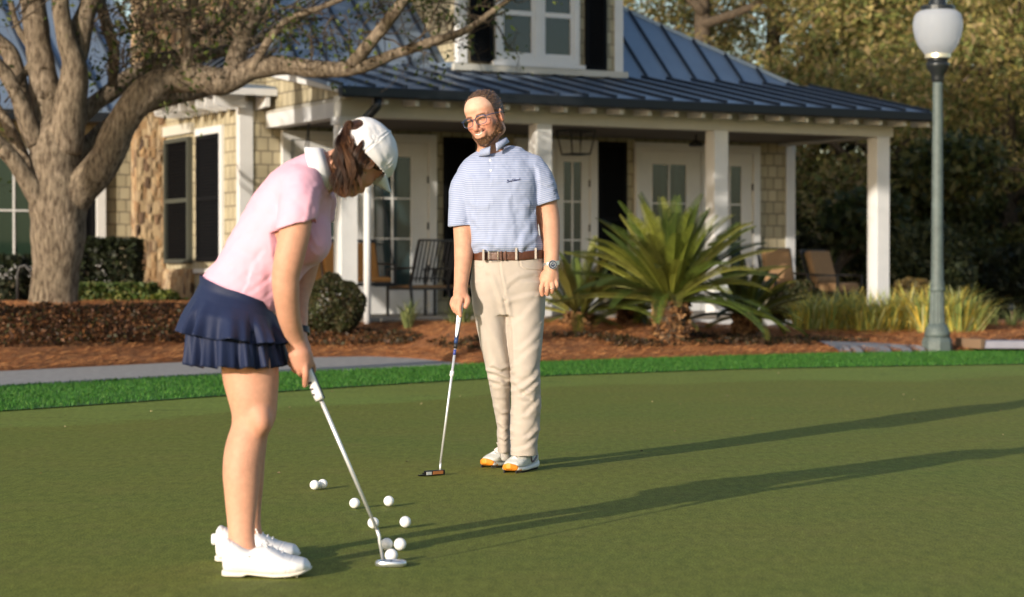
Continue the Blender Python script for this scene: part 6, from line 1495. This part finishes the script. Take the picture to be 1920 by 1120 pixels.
OL('limb', [(85,390,46,-.1),(55,345,36,-.2),(20,300,32,-.3),(-10,268,32,-.3),(-60,230,28,-.3),(-180,150,16,-.5),(-280,60,6,-.6),(-320,20,2,-.6)], seed=9)
OL('limb', [(80,300,40,.2),(58,245,34,.3),(40,170,36,.3),(22,110,34,.4),(-12,70,30,.4),(-50,20,24,.4),(-120,-90,13,.6),(-170,-200,4,.8)], seed=10)
OL('limb', [(70,270,34,-.1),(40,200,30,-.2),(10,140,28,-.2),(-30,100,26,-.3),(-90,30,16,-.5),(-150,-60,5,-.6)], seed=11)
OL('limb', [(60,330,26,.3),(35,270,24,.4),(10,220,20,.5),(-20,180,18,.5),(-70,120,8,.7),(-110,60,2,.8)], seed=19)
OL('limb', [(130,260,30,.4),(165,205,34,.6),(210,172,34,.8),(260,132,32,1),(330,110,30,1.2),(420,95,24,1.4),(520,60,15,1.7),(620,0,5,2)], seed=12)
OL('limb', [(140,300,30,.5),(200,240,30,.7),(260,205,34,.9),(330,180,34,1.1),(400,166,26,1.4),(470,130,14,1.8),(520,90,4,2.1)], seed=13)
OL('limb', [(345,145,26,0),(352,90,20,-.1),(345,45,20,-.1),(362,0,18,-.2),(370,-60,14,-.2),(390,-150,5,-.2)], seed=14)
OL('limb', [(212,160,18,.4),(210,100,22,.3),(200,50,22,.3),(185,0,22,.3),(170,-60,18,.3),(150,-160,6,.5)], seed=15)
OL('limb', [(300,155,16,.3),(330,110,14,.4),(380,60,12,.5),(430,20,12,.5),(470,-30,10,.5)], seed=16)
OL('limb', [(30,160,16,.1),(60,110,14,.1),(35,50,12,.1),(20,0,12,.1)], seed=17)
rg = np.random.default_rng(11); tw = MB(); LP = []; LPs = []
def twig(p, d, L_, r_, depth):
    n_ = 5; pts = [p]
    for i in range(n_): d = d+rg.normal(0,.28,3); d /= np.linalg.norm(d); pts.append(pts[-1]+d*L_/n_)
    tw.tube(pts, list(np.linspace(r_, r_*.35, n_+1)), 5, cap=False)
    if depth > 0:
        for i in range(2,n_+1):
            if rg.random() < .75: dd = d+rg.normal(0,.8,3); dd /= np.linalg.norm(dd); twig(pts[i], dd, L_*rg.uniform(.4,.75), r_*.5, depth-1)
    else:
        if rg.random() < .4:
            for _ in range(rg.integers(3,9)): LPs.append(pts[-1]+rg.normal(0,.07,3))
for px, py, dx, dz, L_, cnt in ((250,60,0,1,1.2,4),(300,90,.2,-.3,.7,5),(370,60,.3,.2,.9,6),(345,100,-.2,-.6,.6,4),(420,40,.2,.5,.8,5),(250,110,.1,-.5,.5,4),(200,60,.4,.1,.7,4),(480,20,.5,.2,.8,4),(560,30,.4,.3,.7,4),(620,40,.3,-.5,.6,4),(700,60,.6,.2,.7,4),(660,110,.6,.5,.5,3),(780,70,.4,.6,.6,4),(830,60,.5,.6,.6,4),(900,20,.4,-.2,.5,4),(930,10,.5,.2,.5,4),(860,30,-.2,.6,.5,3),(0,60,-.2,.8,.8,3),(30,40,.3,.8,.7,4),(300,20,.1,.4,.9,5),(400,10,-.4,.3,.8,5),(210,120,.2,.8,.7,4),(280,60,.3,.3,1.0,5),(330,20,-.3,.2,.9,5),(230,20,.3,.3,.9,5),(440,60,.0,.2,.8,4),(720,20,.5,.3,.6,4),(540,90,.3,.8,.5,3),(600,100,.2,.9,.5,3),(20,200,-.1,.5,.6,3),(15,300,.1,-.5,.5,3)):
    for _ in range(cnt): twig(OP(px+rg.uniform(-25,25), py+rg.uniform(-20,20), rg.uniform(-.5,.5)), np.array([dx,0,dz])+rg.normal(0,.55,3), L_*rg.uniform(.6,1.1), .012, 2)
tw.build('twigs', M_bark2, oak, smooth=True)
oak_leaf = np.array([[.045,.075,.012],[.07,.105,.018],[.03,.05,.01],[.12,.15,.03]])
foliage('leaves', np.array(LPs), .036, oak_leaf, oak, 3)
# crown above the frame (it shades the porch and the left wing)
cr = []
for c, r_ in (((-1.0,-.5,7.0),(2.2,1.8,1.2)),((1.8,0,6.6),(2.0,1.6,.9)),((-3.2,0,5.6),(1.8,1.8,1.3)),((3.8,.3,6.3),(1.6,1.4,.8)),((0,1.5,8.3),(2.4,2,1.2))): cr.append(blob_points(rg, 2600, c, r_, .3))
foliage('crown', np.concatenate(cr), .10, oak_leaf, oak, 5)
# ------------------------------------------------------------------ other trees behind
def bg_tree(name, label, x, y, h, rad, cols, seed, n=9000, low=.05, size=.11, lean=0, branches=7, z0=.2):
    rg = np.random.default_rng(seed); t = thing(name, label, 'tree', (x, y, 0), 0, None); q = MB(); tr = max(.12, h*.026)
    limb(q, [(0,0,z0-.3),(lean*.2,0,h*.25),(lean*.5,.1,h*.5),(lean,0,h*.8)], [tr*1.2,tr,tr*.7,tr*.25], 10, seed=seed); q.build('trunk', M_bark2, t, smooth=True)
    br = MB(); blobs = []
    for i in range(branches):
        a_ = rg.uniform(0,6.28); z1 = h*rg.uniform(.18,.6); R_ = rad*rg.uniform(.6,1.05); e = np.array([R_*math.cos(a_), R_*math.sin(a_), z1+h*rg.uniform(.0,.3)]); s_ = np.array([lean*z1/h,0,z1]); limb(br, [s_, (s_+e)/2+[0,0,-.1], e], [tr*.45,tr*.28,tr*.1], 7, seed=seed+i)
        blobs.append((e, rad*rg.uniform(.35,.6)))
    br.build('branches', M_bark2, t, smooth=True)
    for i in range(16):
        z = h*rg.uniform(low,1); prof = rad*(math.sin(math.pi*min(1,(z/h)*.8+.12)))**.6; a_ = rg.uniform(0,6.28); blobs.append((np.array([math.cos(a_)*prof*rg.uniform(.2,.95)+lean*z/h, math.sin(a_)*prof*rg.uniform(.2,.95), z]), rad*rg.uniform(.28,.5)))
    P_ = []; Bq = []
    for c, r_ in blobs:
        k_ = int(n*r_**2/sum(b[1]**2 for b in blobs)); p_ = blob_points(rg, k_, c, (r_,r_,r_*.75), .35); P_.append(p_); Bq.append(np.full(k_, rg.uniform(.7,1.35)))
    P_ = np.concatenate(P_); Bq = np.concatenate(Bq); k_ = P_[:,2] > .15; foliage('crown', P_[k_], size, cols, t, seed, bright=Bq[k_], aspect=2.8); return t
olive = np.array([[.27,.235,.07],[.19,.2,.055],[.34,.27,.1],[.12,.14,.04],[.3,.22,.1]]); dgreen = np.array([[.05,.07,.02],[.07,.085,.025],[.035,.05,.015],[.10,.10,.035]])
specs = [(7.0,41,8.5,2.6,olive,'broad olive crowned tree rising just behind the porch roof'),(10.2,44,9.5,2.9,olive,'tawny topped tree behind the street lamp pole'),(13.4,47,8.2,2.8,olive,'olive crowned tree at the right edge below the sky gap'),(4.2,47,11.5,3.0,olive,'tall pale tree above the right roof hip'),
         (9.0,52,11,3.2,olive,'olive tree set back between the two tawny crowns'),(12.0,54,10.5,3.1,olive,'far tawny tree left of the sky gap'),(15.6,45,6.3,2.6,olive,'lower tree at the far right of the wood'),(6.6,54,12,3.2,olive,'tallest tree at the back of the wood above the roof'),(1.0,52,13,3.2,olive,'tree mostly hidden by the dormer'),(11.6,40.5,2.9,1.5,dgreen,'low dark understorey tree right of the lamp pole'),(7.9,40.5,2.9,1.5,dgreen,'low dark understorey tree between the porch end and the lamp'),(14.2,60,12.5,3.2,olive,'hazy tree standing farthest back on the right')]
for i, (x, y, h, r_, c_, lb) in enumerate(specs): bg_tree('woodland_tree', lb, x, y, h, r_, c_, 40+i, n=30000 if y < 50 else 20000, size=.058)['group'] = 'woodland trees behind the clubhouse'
for i, (x, y, h, lb) in enumerate(((-11.5,46,11,'bare crowned tree far behind the left wing'),(-7.5,50,12,'tree behind the chimney on the left'),(-15,44,9,'tree at the far left behind the wing roof'))): bg_tree('woodland_tree', lb, x, y, h, 2.8, olive, 70+i, n=5000, size=.12)['group'] = 'woodland trees behind the clubhouse'
# dense dark understorey closing the wood
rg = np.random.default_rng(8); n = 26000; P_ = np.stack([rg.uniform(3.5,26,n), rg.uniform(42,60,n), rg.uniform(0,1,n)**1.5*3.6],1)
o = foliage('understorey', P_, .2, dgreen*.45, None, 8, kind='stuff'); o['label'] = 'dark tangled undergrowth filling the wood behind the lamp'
def arc_tree(px0, py0, px1, py1, Y, w_, label):
    t = thing('leaning_tree', label, 'tree', tuple(atY(px0, py0, Y)*[1,1,0])); B = np.array(t.location); q = MB(); a_ = atY(px0,py0,Y)-B; b_ = atY(px1,py1,Y)-B; limb(q, [a_-[0,0,.6], a_, (a_+b_)/2+[0,0,.1], b_], [w_,w_*.9,w_*.7,w_*.3], 8, seed=int(px0)); q.build('trunk', M_bark2, t, smooth=True)
    q = MB(); limb(q, [(a_+b_)/2, (a_+b_)/2+[.6,0,.5], (a_+b_)/2+[1.6,.2,.7]], [w_*.4,w_*.3,w_*.1], 6, seed=3); q.build('branch', M_bark2, t, smooth=True)
    rg = np.random.default_rng(int(px1)); foliage('crown', blob_points(rg, 1500, b_, (.9,.9,.6), .2), .1, dgreen, t, 4)
arc_tree(1530,580,1625,415,37,.12,'dark leaning trunk seen between the porch end and the last column'); arc_tree(1990,345,1790,312,35,.032,'pale bare branch tree reaching left below the lamp globe height')
# unseen trees added out of frame on the left, crowns placed to shade porch and roof
def shade_tree(x, y, blobs, seed, label, n=7000):
    rg = np.random.default_rng(seed); t = thing('shade_tree', label, 'tree', (x, y, 0)); q = MB(); limb(q, [(0,0,-.1),(.1,0,2.2),(0,.2,4.4),(.2,.3,6.5)], [.26,.22,.17,.08], 10, seed=seed); q.build('trunk', M_bark, t, smooth=True)
    br = MB(); P_ = []
    for k, (bx_, by_, bz_, r_) in enumerate(blobs):
        e = np.array([bx_-x, by_-y, bz_]); limb(br, [(0,.1,3.6+.3*k), e*[.5,.5,0]+[0,0,(3.6+bz_)/2+.3], e], [.12,.08,.03], 7, seed=seed+k); P_.append(blob_points(rg, n, e, (r_,r_,r_*.8), .15))
    br.build('branches', M_bark, t, smooth=True); P_ = np.concatenate(P_); foliage('crown', P_, .16, dgreen, t, seed); return t
def cpos(c, t): return -c*SUN_AZ[1]-t*SUN_AZ[0], c*SUN_AZ[0]-t*SUN_AZ[1]
B1 = [(*cpos(c_, t_), z_, r_) for c_, t_, z_, r_ in ((-13.6,11.6,7.1,1.1),(-14.7,12.2,8.3,1.2),(-14.5,11,6.6,.9),(-15.6,11.5,7.2,1.1))]
B2 = [(*cpos(c_, t_), z_, r_) for c_, t_, z_, r_ in ((-16.6,12,7.8,1.2),(-17.6,12.4,9.0,1.1),(-16.2,10,6.7,.7),(-15.3,13,9.5,1.2))]
shade_tree(-6.4, 14.6, B1, 91, 'high crowned oak added out of view left of the green to shade the porch'); shade_tree(-9.2, 17.0, B2, 92, 'second high crowned oak added out of view for shade, farther left by the path')
# ------------------------------------------------------------------ shrubs
def shrub(name, label, cat, c, r_, cols, n, size, seed, box=False, stems=True, group=None, shell=.8):
    rg = np.random.default_rng(seed); t = thing(name, label, cat, (c[0], c[1], c[2]), 0, group); r_ = np.array(r_)
    if box:
        P_ = rg.uniform(-1,1,(n,3)); ax_ = rg.integers(0,3,n); m_ = rg.random(n) < .75; P_[np.arange(n)[m_], ax_[m_]] = np.sign(P_[np.arange(n)[m_], ax_[m_]])*rg.uniform(.86,1.03,m_.sum()); P_ = P_*r_+[0,0,r_[2]]
    else:
        P_ = blob_points(rg, n, (0,0,r_[2]*.9), r_, shell)
        P_ += .07*np.stack([lat_noise(P_, 6, k) for k in range(3)],1)
    P_ = P_[P_[:,2] > 0]; nz_ = 1+.35*lat_noise(P_, 7, seed); foliage('foliage', P_, size, cols, t, seed, bright=nz_)
    if stems:
        q = MB()
        for i in range(6): a_ = rg.uniform(0,6.28); e = np.array([math.cos(a_)*r_[0]*.6, math.sin(a_)*r_[1]*.6, r_[2]*1.3]); q.tube([(0,0,-.1), e*.4+[0,0,.05], e], [.025,.018,.008], 6)
        q.build('stems', M_bark2, t)
    return t
def gat(px, py, z, Y=None): p_ = atY(px, py, Y) if Y else atZ(px, py, z); return p_
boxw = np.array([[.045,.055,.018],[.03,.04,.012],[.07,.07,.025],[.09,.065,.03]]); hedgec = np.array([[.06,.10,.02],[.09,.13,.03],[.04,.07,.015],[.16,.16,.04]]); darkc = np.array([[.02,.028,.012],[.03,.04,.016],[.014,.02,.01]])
b_ = atY(625,620,25.6); shrub('boxwood', 'clipped round boxwood ball at the corner of the porch', 'shrub', (b_[0],25.6,b_[2]), (.37,.37,.34), boxw, 9000, .026, 5, shell=.88)
b_ = atY(208,603,26.2); shrub('hedge', 'low clipped green hedge between the oak and the stone chimney', 'hedge', (b_[0],26.2,b_[2]), (.52,.35,.23), hedgec, 8000, .034, 6, box=True)
b_ = atY(190,560,29.0); shrub('hedge', 'dark hedge against the shingle wall behind the oak', 'hedge', (b_[0],29.0,b_[2]-.2), (.5,.4,.5), darkc, 6000, .05, 7, box=True)
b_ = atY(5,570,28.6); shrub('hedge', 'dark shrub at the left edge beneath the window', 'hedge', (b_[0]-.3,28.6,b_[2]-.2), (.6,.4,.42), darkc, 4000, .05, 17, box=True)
b_ = atY(305,605,25.9); t = shrub('leafy_shrub', 'small shrub with yellow green fern like leaves at the chimney foot', 'shrub', (b_[0],25.9,b_[2]), (.3,.25,.2), np.array([[.12,.16,.03],[.25,.24,.04],[.07,.1,.02]]), 1800, .05, 8, shell=.4)
b_ = atY(1705,600,31.0); shrub('boxwood', 'brown tinged clipped ball between the last column and the lamp', 'shrub', (b_[0],31.0,b_[2]), (.4,.36,.3), np.array([[.12,.085,.025],[.09,.07,.02],[.15,.10,.035]]), 6000, .03, 9, shell=.88)
b_ = atY(1490,600,29.0); shrub('boxwood', 'small dark bush in front of the lounge chairs', 'shrub', (b_[0],29.0,b_[2]), (.36,.3,.26), boxw, 4500, .035, 10, shell=.8)
b_ = atY(1740,600,34.5); shrub('tall_shrub', 'tall dark evergreen shrub behind the street lamp', 'shrub', (b_[0],34.5,b_[2]), (.75,.6,.85), np.array([[.05,.065,.03],[.035,.05,.02],[.07,.085,.04]]), 9000, .06, 11, shell=.3)
b_ = atY(1905,600,37.0); shrub('tall_shrub', 'dark evergreen shrub at the right edge of the wood', 'shrub', (b_[0],37.0,b_[2]-.2), (.6,.6,.8), darkc, 6000, .07, 12, shell=.4)
# low reddish ground cover band on the left mound
rg = np.random.default_rng(20); n = 17000; x = rg.uniform(-6.8,-1.4,n); s_ = rg.uniform(1.0,2.5,n); y = np.interp(x, edge[:,0], edge[:,1])+s_*np.interp(x,[-4,-1.8],[1,.75]); k = (rg.random(n) < np.interp(x,[-2.8,-1.5],[1,.1])); x, y = x[k], y[k]
z = TH(x, y)+rg.uniform(0,.08,len(x))*(1+.4*lat_noise(np.stack([x,y,0*x],1),5,3)); o = foliage('ground_cover', np.stack([x,y,z],1), .028, np.array([[.09,.038,.018],[.05,.03,.014],[.13,.055,.022],[.05,.045,.014],[.19,.08,.028]]), None, 6, kind='stuff'); o['label'] = 'low dark reddish ground cover on the slope below the oak'
rg = np.random.default_rng(21); n = 9000; x = rg.uniform(-1.8,4.4,n); y = np.interp(x, edge[:,0], edge[:,1])+rg.uniform(.9,1.9,n); k = lat_noise(np.stack([x,y*2,0*x],1),2.3,3) > .05; x, y = x[k], y[k]
o = foliage('ground_cover', np.stack([x,y,TH(x,y)+rg.uniform(0,.07,len(x))],1), .03, np.array([[.05,.028,.014],[.04,.035,.012],[.08,.045,.02]]), None, 7, kind='stuff'); o['label'] = 'sparse brown ground cover in the straw before the porch'
# ------------------------------------------------------------------ sago palms
M_frond = leaf_mat('frond', rough=.38, tr=.12, spec=.5)
def sago(label, px, py, Y, L_, nf, trunk_h, seed, cols, elmin=-10, tr_r=.2):
    b_ = atY(px, py, Y); t = thing('sago_palm', label, 'palm', (b_[0], Y, b_[2])); rg = np.random.default_rng(seed)
    q = MB(); q.lathe([(tr_r*.9,-.1),(tr_r*1.15,.05),(tr_r*1.1,trunk_h*.5),(tr_r,trunk_h),(tr_r*.5,trunk_h+.1)], 14); q.build('trunk', M_bark2, t, smooth=True)
    a_ = rg.uniform(0,6.28,420); z_ = rg.uniform(0,trunk_h+.05,420); P_ = np.stack([np.cos(a_)*tr_r*1.15, np.sin(a_)*tr_r*1.15, z_],1); foliage('trunk_scales', P_, .075, np.array([[.22,.11,.05],[.1,.05,.025],[.36,.2,.09]]), t, seed, aspect=1.6)
    for i in range(nf):
        az = i*2.399+rg.uniform(-.2,.2); el = math.radians(elmin+(88-elmin)*((i+.5)/nf)**.8+rg.uniform(-6,6)); L1 = L_*rg.uniform(.85,1.08)*(1-.12*math.sin(el)); N_ = 13; p_ = np.array([math.cos(az)*.08, math.sin(az)*.08, trunk_h+.03]); pts = [p_]; e_ = el; dr = rg.uniform(.03,.10)
        for k in range(N_): e_ -= dr*(.5+k/N_)*(1.15-math.sin(el)*.6); pts.append(pts[-1]+np.array([math.cos(az)*math.cos(e_), math.sin(az)*math.cos(e_), math.sin(e_)])*L1/N_)
        pts = np.array(pts); Cq = []; V = []; base_c = cols[rg.integers(0,len(cols))]*rg.uniform(.5,1.5); P2, _ = catmull(pts, np.ones(len(pts)), 5); M_ = len(P2)
        side = np.array([-math.sin(az), math.cos(az), 0])
        for k in range(6, M_-1):
            u = k/M_; d = P2[k+1]-P2[k]; d /= np.linalg.norm(d); up_ = np.cross(side, d)*-1; up_ = up_ if up_[2] > 0 else -up_; ll = .165*L_/1.35*math.sin(math.pi*min(1,.12+u*.86))**.55
            for s_ in (-1,1):
                dd = side*s_*.78+d*.6+up_*.5; dd /= np.linalg.norm(dd); w2 = d*.0062
                tip = P2[k]+dd*ll-np.array([0,0,.015]); V += [P2[k]-w2, P2[k]+w2, P2[k]+dd*ll*.6+w2*.9, P2[k]+dd*ll*.6-w2*.9, tip, P2[k]+dd*ll*.6+w2*.9]; Cq += [base_c*rg.uniform(.8,1.2)]*6
        V = np.array(V); nn = len(V)//6; bb = np.arange(nn)[:,None]*6; Fq = np.concatenate([bb+[0,1,2,3], bb+[3,2,4,4]])[:nn]; Fq2 = [tuple(r_) for r_ in Fq]+[(b+3,b+2,b+4) for b in range(0,len(V),6)]
        rk = MB(); rk.tube(P2[::3], list(np.linspace(.012,.003,len(P2[::3]))), 5, cap=False); V2 = np.array(rk.v); off = len(V)
        Fa = Fq2+[tuple(off+j for j in f_) for f_ in rk.f]; ca = np.concatenate([np.array(Cq), np.tile(base_c*1.3,(len(V2),1))])
        mesh_np('frond', np.concatenate([V, V2]), Fa, M_frond, t, col=np.clip(ca,0,1), smooth=False)
    return t
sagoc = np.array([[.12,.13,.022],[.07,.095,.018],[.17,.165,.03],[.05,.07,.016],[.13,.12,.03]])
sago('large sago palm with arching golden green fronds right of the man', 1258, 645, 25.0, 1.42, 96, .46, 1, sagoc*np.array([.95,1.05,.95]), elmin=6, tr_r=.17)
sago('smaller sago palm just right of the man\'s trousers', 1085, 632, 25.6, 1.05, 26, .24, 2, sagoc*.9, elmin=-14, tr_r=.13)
sago('sago palm under the porch with shade put into its darker frond colour, between the two lighter ones', 1185, 618, 26.6, 1.0, 26, .2, 3, sagoc*.6, elmin=-15, tr_r=.13)  # frond palette darkened, standing in for shade
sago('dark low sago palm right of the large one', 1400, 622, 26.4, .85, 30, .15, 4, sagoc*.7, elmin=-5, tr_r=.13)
# ------------------------------------------------------------------ grasses
ylw = np.array([[.40,.45,.14],[.68,.6,.13],[.8,.62,.13],[.28,.38,.12],[.6,.62,.32]])
names = ['leftmost variegated grass clump beside the dark bush','second variegated grass clump from the left','variegated grass clump in front of the lounge chair','variegated grass clump left of the last column','variegated grass clump at the foot of the last column','variegated grass clump right of the last column','variegated grass clump left of the lamp base','variegated grass clump right of the lamp pole','grass clump at the right end of the row']
for i, (px, py, s_) in enumerate(((1508,622,.8),(1545,628,.95),(1585,632,1.0),(1625,632,1.0),(1662,628,.95),(1700,624,1.0),(1738,624,1.0),(1790,624,1.0),(1818,620,.75))):
    b_ = atY(px, py, 28.2+.15*(i % 3)); t = thing('ornamental_grass', names[i], 'grass clump', tuple(b_), 0, 'variegated grasses along the porch end'); rg = np.random.default_rng(60+i); n = 240; a_ = rg.uniform(0,6.28,n); r0 = rg.uniform(0,.1,n)
    blades('blades', np.stack([np.cos(a_)*r0*1.6, np.sin(a_)*r0, 0*a_-.03],1), .66*s_, .018, 1.05, ylw, M_blade, seed=60+i, kind=None, parent=t, bend=.6)
for px, py, s_, lb in ((765,612,.35,'thin grass tuft before the white porch skirt'),(872,622,.5,'pale grass tuft behind the man\'s putter'),(850,618,.35,'small grass tuft left of the man\'s putter grip'),(540,612,.35,'small grass tuft behind the woman\'s forearm'),(1860,622,.4,'low dull green grass tuft near the path light'),(1900,622,.4,'low dull green grass tuft at the right edge')):
    b_ = atY(px, py, 26.0 if px < 1000 else 30); t = thing('grass_tuft', lb, 'grass tuft', tuple(b_)); rg = np.random.default_rng(int(px)); n = 60; a_ = rg.uniform(0,6.28,n)
    blades('blades', np.stack([np.cos(a_)*.04, np.sin(a_)*.04, 0*a_-.03],1), s_, .014, .9, np.array([[.16,.2,.07],[.25,.27,.1],[.1,.14,.04]]), M_blade, seed=int(px), kind=None, parent=t)
# ------------------------------------------------------------------ small paved walk and edging stone at right, path light
wl = [tuple(atZ(a,b,.06)[:2]) for a, b in ((1535,652),(1640,660),(1730,662),(1800,663),(1900,664),(1990,664))]; wh = [tuple(atZ(a,b,.06)[:2]) for a, b in ((1535,648),(1640,649),(1730,652),(1800,655),(1900,656),(1990,656))]
M_pave = wallmat('walk_pavers', (.34,.35,.38), (.28,.3,.33), (.1,.09,.08), .3, .2, msize=.02)
strip('paved_walkway', wl, wh, .08, mat('walk_stone', (.17,.175,.2), rough=.8, var=.2, vscale=6), zf=lambda x, y: float(TH(x, y))+.05)
b_ = atZ(1890,645,.1); q = MB(); q.hexa([(-.42,-.18,0),(.9,-.25,0),(.9,.3,0),(-.6,.3,0),(-.40,-.16,.09),(.9,-.23,.09),(.9,.28,.09),(-.56,.28,.09)]); o = q.build('edging_stone', mat('blue_stone', (.22,.22,.27), rough=.7, var=.12), bevel=.01); o.location = (b_[0]+.1, b_[1], .05); tag(o, 'low bluish stone slab with a tan rim at the right edge', 'stone slab')
q = MB(); q.hexa([(-.47,-.22,.0),(-.42,-.185,.0),(-.61,.31,.0),(-.66,.31,.0),(-.47,-.22,.11),(-.41,-.18,.11),(-.58,.29,.11),(-.66,.31,.11)]); q.build('stone_rim', mat('tan_rim', (.2,.13,.08), rough=.8), o)
b_ = atY(1897,618,30); t = thing('path_light', 'small dark path light on a short stake by the right edge', 'path light', tuple(b_*[1,1,0])); q = MB(); q.tube([(0,0,0),(0,0,.42)], .018, 8); q.build('stake', mat('bronze', (.12,.08,.05), rough=.5, metal=.5), t); q = MB(); q.lathe([(.02,.4),(.05,.42),(.06,.45),(.02,.5)], 12); q.build('lamp_head', M_dark, t)
